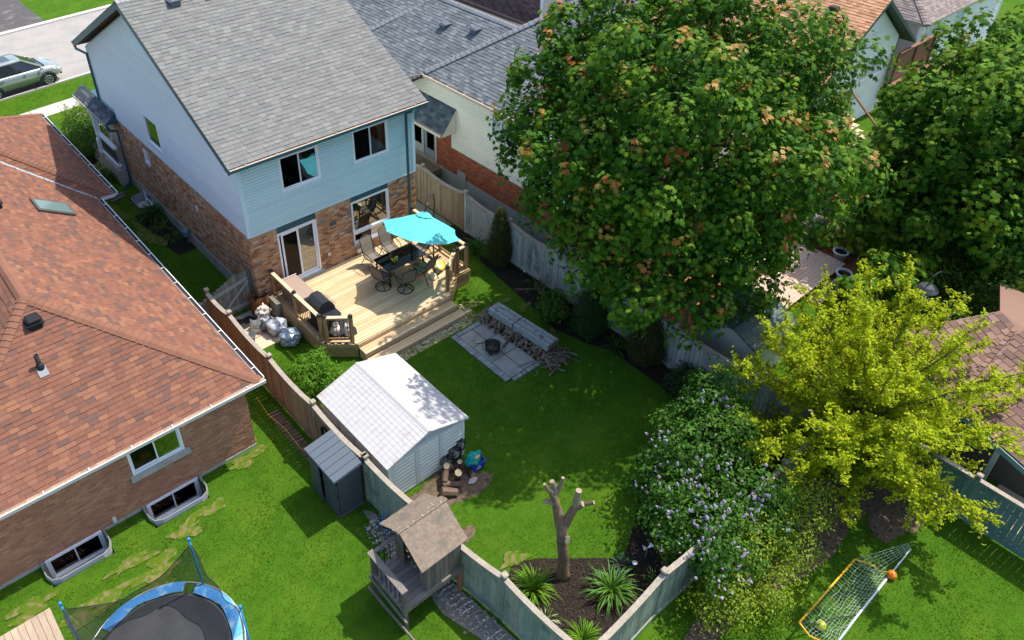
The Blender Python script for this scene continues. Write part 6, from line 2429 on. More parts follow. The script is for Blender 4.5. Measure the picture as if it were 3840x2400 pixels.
# ------------------------------------------------------------------ trampoline on the bungalow lawn
t = thing('trampoline', 'round trampoline with a blue padded rim, black mat and sagging black safety net', 'trampoline', (-7.35, -9.35, 0))
tc, tr, tz = (-7.35, -9.38), 1.66, .62
m_pad = mat('blue_pad', (.055, .26, .60), .5, .4, noise=(3, .2), stain=(4, (.30, .47, .62), .55, .66), bump=(9, .6))
m_pole = mat('blue_pole', (.02, .22, .55), .4, .4)
circ = lambda r, a, z: (tc[0] + r * math.cos(a), tc[1] + r * math.sin(a), z)
mb = MB()
mb.tube([circ(tr, i * math.pi / 24, tz - .02) for i in range(48)], .024, 8, closed=True)
mb.obj('frame_ring', m_steel, t, smooth=True)
N_ = 72
mb = MB()
r_ = random.Random(4)
vi, vo = [], []
for i in range(N_):
    a = 2 * math.pi * i / N_
    vi.append(circ(tr - .27 + .02 * math.sin(a * 9), a, tz + .035 + .015 * math.sin(a * 13)))
    vo.append(circ(tr - .03 + .018 * math.sin(a * 7 + 1), a, tz + .03 + .02 * math.sin(a * 11 + 2)))
mid = [(a[0] * .5 + b[0] * .5, a[1] * .5 + b[1] * .5, tz + .065 + .018 * math.sin(i * .9)) for i, (a, b) in enumerate(zip(vi, vo))]
fs = []
for i in range(N_):
    j = (i + 1) % N_
    if i in (8, 9, 24, 25, 26, 27, 33, 34):     # torn places
        continue
    fs += [(i, j, N_ + j, N_ + i), (N_ + i, N_ + j, 2 * N_ + j, 2 * N_ + i)]
mb.add(vi + mid + vo, fs)
mb.obj('rim_pad', m_pad, t, smooth=True)
mb = MB()
mb.poly([circ(tr - .26, i * math.pi / 32, tz - .01) for i in range(64)])
mb.obj('jump_mat', mat('jump_mat_black', (.035, .036, .038), .75, .2, noise=(2, .35)), t)
mb = MB()
for i in range(60):
    a = 2 * math.pi * i / 60
    mb.tube([circ(tr - .27, a, tz - .005), circ(tr - .02, a, tz - .01)], .010, 4)
mb.obj('springs', m_blackm, t)
for i in range(6):
    a = math.pi / 6 + i * math.pi / 3
    mb = MB()
    mb.tube([circ(tr, a - .22, tz - .02), circ(tr, a - .22, .03), circ(tr, a + .22, .03), circ(tr, a + .22, tz - .02)], .022, 8)
    mb.obj('leg', m_steel, t, smooth=True)
PO = [(-6.02, -8.42, 2.36), (-8.62, -8.0, 2.18), (-5.9, -10.5, 2.3), (-8.8, -10.6, 2.25)]
for x, y, z in PO:
    mb = MB()
    mb.tube([(x, y, .05), (x, y, .9), (x, y, z - .06)], [.024, .022, .019], 10)
    po = mb.obj('net_pole', m_pole, t, smooth=True)
    mb = MB()
    mb.lathe((x, y, z - .09), [(.034, 0), (.036, .05), (.03, .085), (.01, .1)], 10)
    mb.obj('pole_cap', m_pole, po, smooth=True)
m_net = net_mat('net_cloth', (.012, .012, .013), .60)
for (a, b), k in ((((0, 1)), 0), ((0, 2), 1), ((1, 3), 2)):
    A_, B_ = Vector(PO[a]) - VZ * .22, Vector(PO[b]) - VZ * .22
    C0 = Vector((*tc, 0))

    def foot(p):
        d = Vector((p.x, p.y, 0)) - C0
        d.z = 0
        q = C0 + d.normalized() * (tr - .3)
        q.z = tz + .02
        return q
    a0 = math.atan2(A_.y - tc[1], A_.x - tc[0])
    a1 = math.atan2(B_.y - tc[1], B_.x - tc[0])
    da = (a1 - a0 + math.pi) % (2 * math.pi) - math.pi

    def net(s, w_):
        up = A_.lerp(B_, s)
        up.z -= .62 * 4 * s * (1 - s) * (1.0 if k == 0 else .8)
        ang = a0 + da * s
        lo = Vector(circ(tr - .30, ang, tz + .03))
        p = lo.lerp(up, w_)
        p.z -= .05 * math.sin(w_ * 3.1)
        return p + Vector((math.cos(ang), math.sin(ang), 0)) * .03 * math.sin(s * 17) * w_
    mb = MB()
    mb.grid(24, 10, net)
    mb.obj('safety_net', m_net, t, smooth=True)
    mb = MB()
    mb.tube([net(s / 24, 1.0) for s in range(25)], .010, 5)
    mb.obj('net_hem', m_blackm, t)
t = thing('low_deck', 'low platform of worn pale boards at the corner beside the trampoline', 'deck', (-9.6, -7.2, 0))
P = []
for i in range(18):
    x = -8.86 - (i + 1) * .142
    P.append((Vector((x, -9.4, .10)), Vector((.134, 0, 0)), Vector((0, 3.05 - .0 * i, 0)), Vector((0, 0, .04 + rnd.uniform(-.002, .002)))))
pieces(t, 'deck_board', P, mat('worn_deck_wood', [(.37, .285, .20), (.41, .32, .225), (.33, .255, .18)], .8, .2, grain=((45, 4, 30), .2), noise=(3, .15)))
mb = MB()
for y in (-9.3, -8.0, -6.5):
    mb.box(-11.4, -8.9, y, y + .08, 0, .099)
mb.obj('joist', m_oldwood, t)

# ------------------------------------------------------------------ goal and balls
t = thing('soccer_goal', 'tipped yellow and white soccer goal with a white net on the rear lawn', 'goal', (5.3, -18.0, 0))
m_gy = mat('goal_yellow', (.60, .33, .01), .45, .4)
m_gw = mat('goal_white', (.62, .66, .70), .4, .4)
m_cord = mat('net_cord', (.46, .54, .46), .8)
G = {'fa': (3.62, -17.68, .46), 'fb': (6.02, -17.70, .50), 'ra': (4.02, -18.40, .03), 'rb': (6.75, -18.40, .03), 'ga': (3.95, -18.1, .03), 'gb': (7.3, -18.45, .5)}
mb = MB()
mb.tube([G['fa'], G['fb']], .024, 8)
mb.tube([G['fa'], (3.66, -17.95, .25), (3.98, -18.38, .03)], .022, 8)
mb.tube([G['fb'], (6.3, -17.9, .30), (6.55, -18.1, .1)], .020, 8)
mb.obj('yellow_frame', m_gy, t, smooth=True)
mb = MB()
mb.tube([(3.9, -18.42, .03), (5.1, -18.39, .04), (6.85, -18.38, .03)], .026, 8)
mb.tube([(6.85, -18.38, .03), (7.72, -18.38, .04)], .02, 8)
mb.obj('white_base', m_gw, t, smooth=True)
mb = MB()
mb.tube([(5.05, -18.37, .06), (4.6, -18.1, .12), (4.1, -17.95, .2), G['fa']], .013, 6)
mb.obj('tie_strap', m_blackm, t)
mb = MB()


def netp(a, b):
    p = Vector(G['fa']).lerp(Vector(G['fb']), a)
    q = Vector((3.95, -18.40, .04)).lerp(Vector((6.8, -18.39, .04)), a)
    o = p.lerp(q, b)
    o.z -= .16 * math.sin(b * math.pi)
    o.x += .035 * mnoise.noise(Vector((a * 14, b * 7, 1)))
    o.y += .045 * mnoise.noise(Vector((a * 14, b * 7, 5)))
    o.z += .05 * mnoise.noise(Vector((a * 12, b * 6, 9)))
    o.z = max(o.z, .012)
    return o


for i in range(27):
    mb.tube([netp(i / 26, j / 8) for j in range(9)], .0030, 4, cap=False)
for j in range(11):
    mb.tube([netp(i / 30, (j / 10) ** .7) for i in range(31)], .0030, 4, cap=False)
for i in range(9):
    mb.tube([Vector(G['fb']).lerp(Vector((7.6, -18.3, .3)), i / 8) , Vector((6.4, -18.15, .03)).lerp(Vector((7.7, -18.38, .05)), i / 8)], .0030, 4, cap=False)
for j in range(6):
    mb.tube([Vector(G['fb']).lerp(Vector((6.4, -18.15, .03)), j / 5), Vector((7.6, -18.3, .3)).lerp(Vector((7.7, -18.38, .05)), j / 5)], .0030, 4, cap=False)
mb.obj('net', m_cord, t)
for nm, lb, c, r, col in (('ball', 'orange ball lying against the white bar of the goal', (6.62, -18.42, .11), .11, (.72, .17, .01)), ('ball', 'yellow green ball inside the goal net', (4.17, -17.98, .12), .115, (.52, .55, .02))):
    mb = MB()
    mb.ball(c, r, 20, 14)
    t = thing(nm, lb, 'ball', (c[0], c[1], c[2] - r))
    mb.obj('ball', mat('ball_%d' % int(c[0]), col, .4, .4), t, smooth=True)
    mb = MB()
    if 'yellow' in lb:
        for s in (-1, 1):
            mb.tube([Vector(c) + Vector((math.cos(a) * .082, s * (.055 + .025 * math.cos(2 * a)), math.sin(a) * .082)).normalized() * (r + .001) for a in [q * math.pi / 12 for q in range(24)]], .006, 4, closed=True)
        mb.obj('seam', m_white, t)
    else:
        mb.ball((c[0] - .05, c[1] - .01, c[2] + .088), .02, 8, 6)
        mb.obj('valve_mark', m_black, t)

# ------------------------------------------------------------------ neighbour's things beyond the right fence
t = thing('metal_shed', 'low pale metal shed with a flat green ribbed roof behind the blue grey fence', 'shed', (10.2, -11.6, 0))
m_msh = mat('pale_metal', (.42, .45, .45), .5, .3, noise=(2, .1))
m_mroof = mat('green_metal_roof', (.055, .092, .085), .6, .3, noise=(4, .3), stain=(5, (.20, .23, .20), .60, .75))
mb = MB()
sy_, sa_, sb_ = -11.62, -10.55, -12.62
pl = [(9.3, sa_, 0), (9.3, sb_, 0), (9.3, sb_, 1.66), (9.3, sy_ - .25, 1.98), (9.3, sa_, 1.74)]
mb.ext(pl, (1.9, 0, 0))
mb.obj('wall', m_msh, t)
for ya, yb2, za_, zb_ in ((sa_ + .12, sy_ - .25, 1.72, 2.02), (sy_ - .25, sb_ - .1, 2.02, 1.64)):
    mb = MB()
    mb.ext([(9.16, ya, za_), (9.16, yb2, zb_), (9.16, yb2, zb_ - .05), (9.16, ya, za_ - .05)], (2.2, 0, 0))
    rf = mb.obj('roof_panel', m_mroof, t)
    for k in range(5):
        s = (k + .1) / 5
        mb = MB()
        mb.obox((9.15, ya + (yb2 - ya) * s, za_ + (zb_ - za_) * s + .001), (2.22, 0, 0), Vector((0, (yb2 - ya), (zb_ - za_))).normalized() * .07, (0, 0, .04))
        mb.obj('roof_rib', m_mroof, rf)
mb = MB()
mb.obox((10.25, sa_ + .0, 1.78), (.09, 0, 0), (0, -1.3, .33), (0, 0, .035))
mb.obj('roof_bar', mat('roof_bar', (.055, .075, .075), .5), t)
t = thing('wall_lantern', 'white weathered box lantern on the fence post beside the metal shed', 'lantern', (8.75, -10.95, 1.8))
mb = MB()
mb.box(8.5, 8.8, -11.02, -10.82, 1.78, 1.84)
mb.box(8.52, 8.58, -10.98, -10.86, 1.55, 1.78)
mb.box(8.72, 8.78, -10.98, -10.86, 1.55, 1.78)
mb.box(8.52, 8.78, -10.98, -10.86, 1.50, 1.55)
mb.obj('lantern', m_oldwood2, t)
t = thing('ladder', 'dark metal ladder frame lying against the metal shed', 'ladder', (9.6, -9.9, 0))
mb = MB()
A_, B_ = Vector((9.1, -10.35, 1.75)), Vector((11.2, -9.7, 1.1))
for s in (0, .35):
    mb.bar(A_ + Vector((0, s, 0)), B_ + Vector((0, s, 0)), .04, .05)
    mb.bar((9.1, -10.35 + s, 0), A_ + Vector((0, s, 0)), .04, .04)
for i in range(7):
    p = A_.lerp(B_, (i + .5) / 7)
    mb.bar(p, p + Vector((0, .35, 0)), .03, .03)
mb.bar((11.2, -9.7, 0), B_, .04, .04)
mb.obj('frame', mat('ladder_grey', (.16, .17, .19), .5, .4), t)
t = thing('garden_deck', "raised neighbour's deck of pinkish pale boards beyond the metal shed", 'deck', (15.4, -10.6, 0))
P = []
for i in range(15):
    y = -11.45 + i * .142
    x1 = 17.3
    P.append((Vector((13.1, y, .22)), Vector((x1 - 13.1, 0, 0)), Vector((0, .134, 0)), Vector((0, 0, .04))))
for i in range(3):
    P.append((Vector((14.6, -11.98 + i * .14, .06)), Vector((1.9, 0, 0)), Vector((0, .132, 0)), Vector((0, 0, .04))))
pieces(t, 'deck_board', P, mat('pink_deck_wood', [(.50, .37, .29), (.54, .41, .32), (.46, .335, .26)], .8, .2, grain=((3, 40, 40), .15)))
mb = MB()
mb.box(13.15, 17.25, -11.42, -9.4, 0, .215)
mb.box(14.65, 16.45, -11.95, -11.6, 0, .055)
mb.obj('deck_frame', m_redwood, t)
t = thing('tin_box', 'silver crumpled tarpaulin beside the metal shed', 'tarpaulin', (12.2, -10.0, 0))
mb = MB()
mb.grid(14, 10, lambda a, b: (11.7 + a * 1.2, -10.4 + b * .8, .25 + .25 * mnoise.noise(Vector((a * 5, b * 5, 2))) + .3 * math.sin(a * 3.1) * math.sin(b * 3.1)))
mb.obj('sheet', m_clear, t, smooth=True)
for i, (x, y, lb) in enumerate(((17.75, -11.0, 'round white rimmed planter on the red mulch by the pale deck'), (16.6, -11.75, 'second white rimmed planter beside the steps of the pale deck'))):
    t = thing('planter', lb, 'planter', (x, y, 0))
    mb = MB()
    mb.lathe((x, y, 0), [(.17, 0), (.25, .32), (.29, .33), (.29, .37), (.23, .37), (.22, .28)], 18, cap=False)
    mb.obj('pot', m_white, t)
    mb = MB()
    mb.poly([(x + .225 * math.cos(a), y + .225 * math.sin(a), .30) for a in [k * math.pi / 8 for k in range(16)]])
    mb.obj('soil', m_soil, t)
t = thing('chest', 'grey curved resin chest at the far end of the pale deck', 'chest', (17.9, -9.5, 0))
mb = MB()
mb.ext([(17.4, -9.9, 0)] + [(17.4, -9.6 - .3 * math.cos(a), .75 + .25 * math.sin(a)) for a in [k * math.pi / 8 for k in range(9)]] + [(17.4, -9.3, 0)], (1.0, 0, 0))
mb.obj('chest', mat('chest_grey', (.17, .155, .145), .7), t)
t = thing('bird_feeder', 'hanging grey bird feeder with a conical roof in front of the green shrubs', 'bird feeder', (15.6, -14.6, 0))
fx, fy = 15.4, -14.65
mb = MB()
mb.lathe((fx, fy, 2.0), [(.34, 0), (.22, .14), (.03, .24)], 14)
mb.obj('feeder_roof', mat('feeder_grey', (.06, .065, .07), .6), t)
mb = MB()
mb.lathe((fx, fy, 1.62), [(.20, 0), (.20, .03), (.10, .05), (.10, .36), (.20, .38)], 12)
mb.obj('feeder_body', mat('feeder_blue', (.12, .22, .25), .5), t)
mb = MB()
mb.tube([(fx + .6, fy - .2, 0), (fx + .6, fy - .2, 2.45), (fx + .3, fy - .1, 2.6), (fx, fy, 2.5), (fx, fy, 2.24)], .02, 6)
mb.obj('hook', m_black, t)

# brown-roofed garden pavilion
t = thing('garden_pavilion', 'low outbuilding with a brown shingle hip roof and teal fascia at the right edge', 'shed', (13, -17.5, 0))
m_pav = mat('pavilion_shingle', [(.205, .125, .095), (.23, .145, .11), (.18, .11, .085), (.25, .16, .125), (.15, .095, .08)], .95, .1, noise=(60, .2), hsv=.06)
a_, b_, r1, r2, r0, l0 = (Vector(p) for p in ((11.0, -17.4, 2.0), (10.15, -19.6, 2.0), (13.95, -17.5, 3.0), (13.3, -20.0, 3.0), (14.45, -16.8, 3.0), (12.7, -15.0, 2.0)))
mb = MB()
slab(mb, [a_, b_, r2, r1])
slab(mb, [a_, r1, r0, l0])
slab(mb, [r1, r2, (17.5, -20, 2.0), (17.5, -16, 2.0), r0])
rf = mb.obj('roof', m_pav, t)
uu = (b_ - a_).normalized()
n_ = (b_ - a_).cross(r1 - a_).normalized()
ww = n_.cross(uu)
ww = ww if ww.z > 0 else -ww


def ab(p, o, u_, w_):
    d = Vector(p) - o
    return (d.dot(u_), d.dot(w_))


P = shingle_rows(a_, uu, ww, [ab(p, a_, uu, ww) for p in (a_, b_, r2, r1)], ex=.19, uw=.30, seed=81, gap=.012)
pieces(t, 'shingle', P, m_pav, 'wedge', 300, 'shingles')
uu2 = (l0 - a_).normalized()
n2 = (l0 - a_).cross(r1 - a_).normalized()
ww2 = n2.cross(uu2)
ww2 = ww2 if ww2.z > 0 else -ww2
P = shingle_rows(a_ + n2 * (.0 if n2.z > 0 else -.0), uu2, ww2, [ab(p, a_, uu2, ww2) for p in (a_, l0, r0, r1)], ex=.19, uw=.30, seed=82, gap=.012)
pieces(t, 'shingle', P, m_pav, 'wedge', 100, 'side_shingles')
ridge_caps(rf, a_ + VZ * .02, r1 + VZ * .02, -ww2, -ww, m_pav, wd=.18, ln=.18)
mb = MB()
mb.obox(a_ - VZ * .16 - ww * .03, b_ - a_, VZ * .15, -Vector((ww.x, ww.y, 0)).normalized() * .03)
mb.obox(a_ - VZ * .16, l0 - a_, VZ * .15, -Vector((ww2.x, ww2.y, 0)).normalized() * .03)
mb.obj('fascia', mat('pavilion_teal', (.14, .25, .26), .5), rf)
mb = MB()
mb.box(11.5, 16.5, -20, -19.9, 0, 1.95)
mb.box(11.5, 11.6, -20, -17.2, 0, 1.95)
mb.box(11.6, 16.5, -17.3, -17.2, 0, 1.95)
mb.obj('wall', mat('pavilion_wall', (.10, .09, .08), .9), t)
mb = MB()
mb.box(10.6, 10.72, -18.75, -18.63, 0, 1.85)
mb.obj('post', mat('pavilion_post', (.30, .36, .33), .7), t)

# ------------------------------------------------------------------ car on the street
t = thing('parked_car', 'silver green crossover car parked at the kerb, its nose beside the blue house', 'car', (0, 0, 0), rot=.125, local=True)
cw = Vector(st(.62, .08))
t.location = (cw.x, cw.y, .004)      # own origin: near front wheel's ground contact; x forward, y away from the kerb
m_paint = mat('car_paint', (.33, .365, .33), .25, .5, metal=.55, coat=.8)
m_cglass = mat('car_glass', (.012, .016, .018), .04, .6)
m_trim = mat('car_trim', (.018, .018, .019), .6, .3)
W2 = .92
# side profile stations (x, lower z, shoulder z, half width low, half width shoulder)
S = [(-3.62, .48, .80, .70, .74), (-3.50, .36, .95, .84, .86), (-3.1, .30, 1.02, .91, .91), (-2.2, .28, 1.04, .925, .92), (-1.2, .28, 1.03, .925, .92), (-.55, .28, 1.02, .925, .915), (.0, .30, .99, .92, .89),
     (.35, .32, .95, .90, .85), (.62, .36, .88, .85, .78), (.80, .42, .76, .76, .68), (.88, .48, .66, .66, .60)]
mb = MB()
rings = []
for x, z0, z1, w0, w1 in S:
    c0 = W2
    rg = []
    for s in (1, -1):
        q = [(w0 * .80, z0), (w0, z0 + .10), (w0 + .015, (z0 + z1) / 2), (w1, z1 - .06), (w1 - .07, z1), (w1 * .5, z1 + (.055 if x > -.2 else .02))]
        q = q if s > 0 else q[::-1]
        rg += [(x, c0 + s * -a, z) for a, z in q]
    rings.append(rg)
nr_ = len(rings[0])
v = [p for rg in rings for p in rg]
f = [(i * nr_ + j, i * nr_ + (j + 1) % nr_, (i + 1) * nr_ + (j + 1) % nr_, (i + 1) * nr_ + j) for i in range(len(rings) - 1) for j in range(nr_)]
f += [tuple(range(nr_ - 1, -1, -1)), tuple((len(rings) - 1) * nr_ + j for j in range(nr_))]
mb.add(v, f)
body = mb.obj('body', m_paint, t, smooth=True)
# cabin: glass house and roof
mb = MB()
lo = [(-3.42, .80), (-2.4, .86), (-1.2, .86), (-.05, .84), (.02, .55), (.02, -.55), (-.05, -.84), (-1.2, -.86), (-2.4, -.86), (-3.42, -.80), (-3.5, -.5), (-3.5, .5)]
hi = [(-3.05, .60), (-2.4, .66), (-1.6, .66), (-.95, .62), (-.90, .42), (-.90, -.42), (-.95, -.62), (-1.6, -.66), (-2.4, -.66), (-3.05, -.60), (-3.12, -.4), (-3.12, .4)]
v = [(x, W2 - y, 1.0) for x, y in lo] + [(x, W2 - y, 1.56) for x, y in hi]
k = len(lo)
mb.add(v, [(i, (i + 1) % k, k + (i + 1) % k, k + i) for i in range(k)])
cab = mb.obj('window_glass', m_cglass, t)
mb = MB()
v = [(x, W2 - y, 1.555) for x, y in hi] + [(x * .97 - .05, W2 - y * .9, 1.615) for x, y in hi] + [(x * .9 - .2, W2 - y * .5, 1.64) for x, y in hi]
mb.add(v, [(j * k + i, j * k + (i + 1) % k, (j + 1) * k + (i + 1) % k, (j + 1) * k + i) for j in (0, 1) for i in range(k)] + [tuple(range(2 * k, 3 * k))])
rf = mb.obj('roof', m_paint, t, smooth=True)
mb = MB()
mb.ext([(-2.35, W2 - .36, 1.638), (-1.35, W2 - .36, 1.638), (-1.35, W2 + .36, 1.638), (-2.35, W2 + .36, 1.638)], (0, 0, .008))
mb.obj('sunroof', mat('sunroof_glass', (.05, .06, .075), .08, .6), rf)
for s in (1, -1):
    mb = MB()
    y = W2 - s * .86
    yi = W2 - s * .645
    mb.bar((-.04, W2 - s * .85, 1.0), (-.97, W2 - s * .63, 1.575), .075, .06)
    mb.bar((-.97, W2 - s * .64, 1.575), (-2.4, W2 - s * .675, 1.575), .06, .055)
    mb.bar((-2.4, W2 - s * .675, 1.575), (-3.1, W2 - s * .62, 1.565), .06, .055)
    mb.bar((-3.1, W2 - s * .61, 1.56), (-3.45, W2 - s * .82, 1.0), .12, .08)
    mb.obj('pillar', m_paint, cab)
    mb = MB()
    mb.bar((-1.35, W2 - s * .866, 1.0), (-1.55, W2 - s * .672, 1.56), .012, .10, up=(1, 0, 0))
    mb.bar((-2.5, W2 - s * .864, 1.0), (-2.45, W2 - s * .672, 1.56), .012, .08, up=(1, 0, 0))
    mb.obj('door_pillar', m_trim, cab)
    mb = MB()
    mb.box(-3.2, .3, W2 - s * .94 - .012, W2 - s * .94 + .012, .24, .36)
    mb.obj('sill_trim', m_trim, body)
    mb = MB()
    mb.ball((-.22, W2 - s * 1.02, 1.06), (.10, .10, .075), 10, 8)
    mb.obj('door_mirror', m_paint, t, smooth=True)
    mb = MB()
    mb.tube([(-1.15, W2 - s * .94, .93), (-.98, W2 - s * .94, .935)], .016, 6)
    mb.tube([(-2.25, W2 - s * .94, .94), (-2.08, W2 - s * .94, .945)], .016, 6)
    mb.obj('door_handle', m_paint, body)
    mb = MB()
    for x in (-.42, -1.42, -2.42):
        mb.bar((x + .02, W2 - s * .941, .36), (x, W2 - s * .918, .98), .006, .008)
    mb.obj('door_seam', m_trim, body)
    mb = MB()
    mb.ext([(.38, W2 - s * .86, .78), (.38, W2 - s * .80, .93), (.68, W2 - s * .64, .86), (.84, W2 - s * .50, .70), (.76, W2 - s * .74, .69)], (.015, -s * .012, .01))
    mb.obj('headlight', mat('headlight%d' % s, (.62, .66, .68), .12, .6), t)
    for x in (.0, -2.66):
        mb = MB()
        yo = W2 - s * .935
        mb.tube([(x, yo, .345), (x, yo + s * .22, .345)], .345, 24)
        wh = mb.obj('wheel', mat('tyre%d%d' % (s, int(-x)), (.022, .022, .023), .8), t)
        mb = MB()
        mb.tube([(x, yo - s * .005, .345), (x, yo + s * .02, .345)], .205, 20)
        mb.obj('hub_shadow', m_black, wh)
        mb = MB()
        for q in range(10):
            a = q * math.pi / 5
            mb.bar((x + .05 * math.cos(a), yo - s * .012, .345 + .05 * math.sin(a)), (x + .215 * math.cos(a), yo - s * .012, .345 + .215 * math.sin(a)), .03, .028, up=(0, 1, 0))
        mb.tube([(x + .215 * math.cos(a), yo - s * .01, .345 + .215 * math.sin(a)) for a in [q * math.pi / 12 for q in range(24)]], .014, 6, closed=True)
        mb.obj('alloy_rim', m_steel, wh)
        mb = MB()
        mb.tube([(x + .40 * math.cos(a), yo + s * .01, .345 + .40 * math.sin(a)) for a in [math.radians(q) for q in range(-8, 190, 11)]], .035, 6)
        mb.obj('wheel_arch', m_trim, body)
mb = MB()
mb.box(.80, .90, W2 - .5, W2 + .5, .30, .42)
mb.box(.86, .905, W2 - .38, W2 + .38, .50, .64)
mb.obj('grille', m_trim, t)
mb = MB()
mb.bar((.885, W2 - .55, .43), (.885, W2 + .55, .43), .03, .04)
mb.obj('bumper_strip', m_white, t)
mb = MB()
for s in (-.3, .25):
    mb.tube([(.06, W2 + s, 1.06), (-.25, W2 + s + .35, 1.21)], .009, 5)
mb.box(-.02, .08, W2 - .7, W2 + .7, 1.03, 1.05)
mb.obj('wiper', m_trim, t)
# small things
for x, y, lb in ((8.06, -4.34, 'white topped solar light in the dark mulch near the dry twigs'), (8.14, -10.76, 'small solar light in front of the dark round shrub by the fence'), (2.07, -14.33, 'solar light between the blue hosta and the big lily clump')):
    t = thing('solar_light', lb, 'garden light', (x, y, 0))
    mb = MB()
    mb.tube([(x, y, 0), (x, y, .26)], .012, 6)
    mb.obj('stake', m_black, t)
    mb = MB()
    mb.lathe((x, y, .25), [(.03, 0), (.045, .07), (.065, .075), (.06, .09), (.02, .10)], 12)
    mb.obj('lamp_head', m_steel, t)
t = thing('plant_label', 'white butterfly ornament on a stake under the lilac', 'ornament', (2.55, -14.35, 0))
mb = MB()
mb.tube([(2.55, -14.3, 0), (2.55, -14.3, .45)], .006, 5)
mb.add([(2.55, -14.3, .43), (2.45, -14.2, .55), (2.40, -14.32, .50), (2.64, -14.42, .55), (2.68, -14.28, .50)], [(0, 1, 2), (0, 3, 4)])
mb.obj('butterfly', m_white, t)
t = thing('hoop_stand', 'wire trellis ornament leaning on the blue grey fence by the tall cedar', 'trellis', (8.25, -4.5, 0))
mb = MB()
for r in (.12, .2, .28):
    mb.tube([(8.28, -4.5 + r * math.cos(a), .35 + (.9 + r) * (math.sin(a) if math.sin(a) > 0 else 0)) for a in [q * math.pi / 12 for q in range(13)]], .008, 5)
for z in (.5, .8):
    mb.tube([(8.28, -4.78, z), (8.28, -4.22, z)], .006, 5)
mb.obj('wires', mat('trellis_wire', (.10, .11, .12), .6), t)
t = thing('hose_ring', 'pale blue hose hoop behind the bright green bush', 'hose', (7.75, -6.2, .3))
mb = MB()
mb.tube([(7.72 + .16 * math.cos(a), -6.30 + .16 * math.sin(a), .52 + .10 * math.sin(a)) for a in [q * math.pi / 10 for q in range(20)]], .01, 6, closed=True)
mb.tube([(7.72, -6.30, 0), (7.72, -6.14, .5)], .01, 6)
mb.obj('hoop', mat('blue_hose', (.06, .22, .40), .5), t)
t = thing('red_handle', 'short rusty red bracket at the far end of the grey bench', 'bracket', (6.15, -7.5, 0))
mb = MB()
mb.tube([(6.20, -7.45, 0), (6.20, -7.45, .78), (6.16, -7.62, .78), (6.16, -7.62, .6)], .012, 6)
mb.obj('bracket', mat('rust_red', (.25, .07, .035), .8), t)
t = thing('stepping_stone', 'round stepping stone set in the lawn by the front path', 'stone', (.65, 19.0, 0))
mb = MB()
mb.lathe((.62, 18.95, 0), [(.28, 0), (.27, .04)], 16)
mb.obj('stone', m_concrete, t)
t = thing('splash_block', 'pair of old boards lying under the downspout in the side strip', 'board', (-.8, 10.2, 0))
for i in range(2):
    mb = MB()
    mb.obox((-1.25 + .02 * i, 10.05 + i * .25, .01), (.62, .12, 0), (-.03, .13, 0), (0, 0, .06))
    mb.obj('board', m_oldwood2, t)

# ------------------------------------------------------------------ leaves
def tmpl(kind):
    if kind == 'maple':
        pol = [(0, 1.0), (17, .62), (27, .60), (47, .92), (64, .50), (92, .70), (118, .36), (160, .30), (180, .16)]
        pts = [(r * math.sin(math.radians(a)), r * math.cos(math.radians(a))) for a, r in pol]
        pts += [(-x, y) for x, y in pts[-2:0:-1]]
        V = [(0, 0, .0)] + [(x, y, -.16 * (x * x + y * y)) for x, y in pts]
        n = len(pts)
        F = [(0, 1 + i, 1 + (i + 1) % n) for i in range(n)]
    elif kind == 'oval':
        V = [(0, -.5, 0), (.30, -.1, .05), (0, .0, -.04), (-.30, -.1, .05), (0, .6, -.10)]
        F = [(0, 1, 2), (1, 4, 2), (2, 4, 3), (0, 2, 3)]
    elif kind == 'small':
        V = [(0, -.5, 0), (.38, .05, .05), (0, .55, -.04), (-.38, .05, .05)]
        F = [(0, 1, 2), (0, 2, 3)]
    elif kind == 'lance':
        V = [(0, -.5, 0), (.2, -.05, .05), (0, .0, -.02), (-.2, -.05, .05), (0, .75, -.16)]
        F = [(0, 1, 2), (1, 4, 2), (2, 4, 3), (0, 2, 3)]
    elif kind == 'floret':
        V = [(0, 0, .35), (.5, 0, 0), (0, .5, 0), (-.5, 0, 0), (0, -.5, 0)]
        F = [(0, 1, 2), (0, 2, 3), (0, 3, 4), (0, 4, 1)]
    elif kind == 'scale':
        V = [(0, -.5, 0), (.16, .1, 0), (0, .6, 0), (-.16, .1, 0)]
        F = [(0, 1, 2), (0, 2, 3)]
    elif kind == 'blade':
        V = [(-.5, 0, 0), (.5, 0, 0), (.35, .55, .12), (-.35, .55, .12), (0, 1, .42)]
        F = [(0, 1, 2), (0, 2, 3), (3, 2, 4)]
    return np.array(V, float), np.array(F, int)


def unitv(a):
    return a / np.maximum(np.linalg.norm(a, axis=1, keepdims=True), 1e-9)


LEAFME = {}


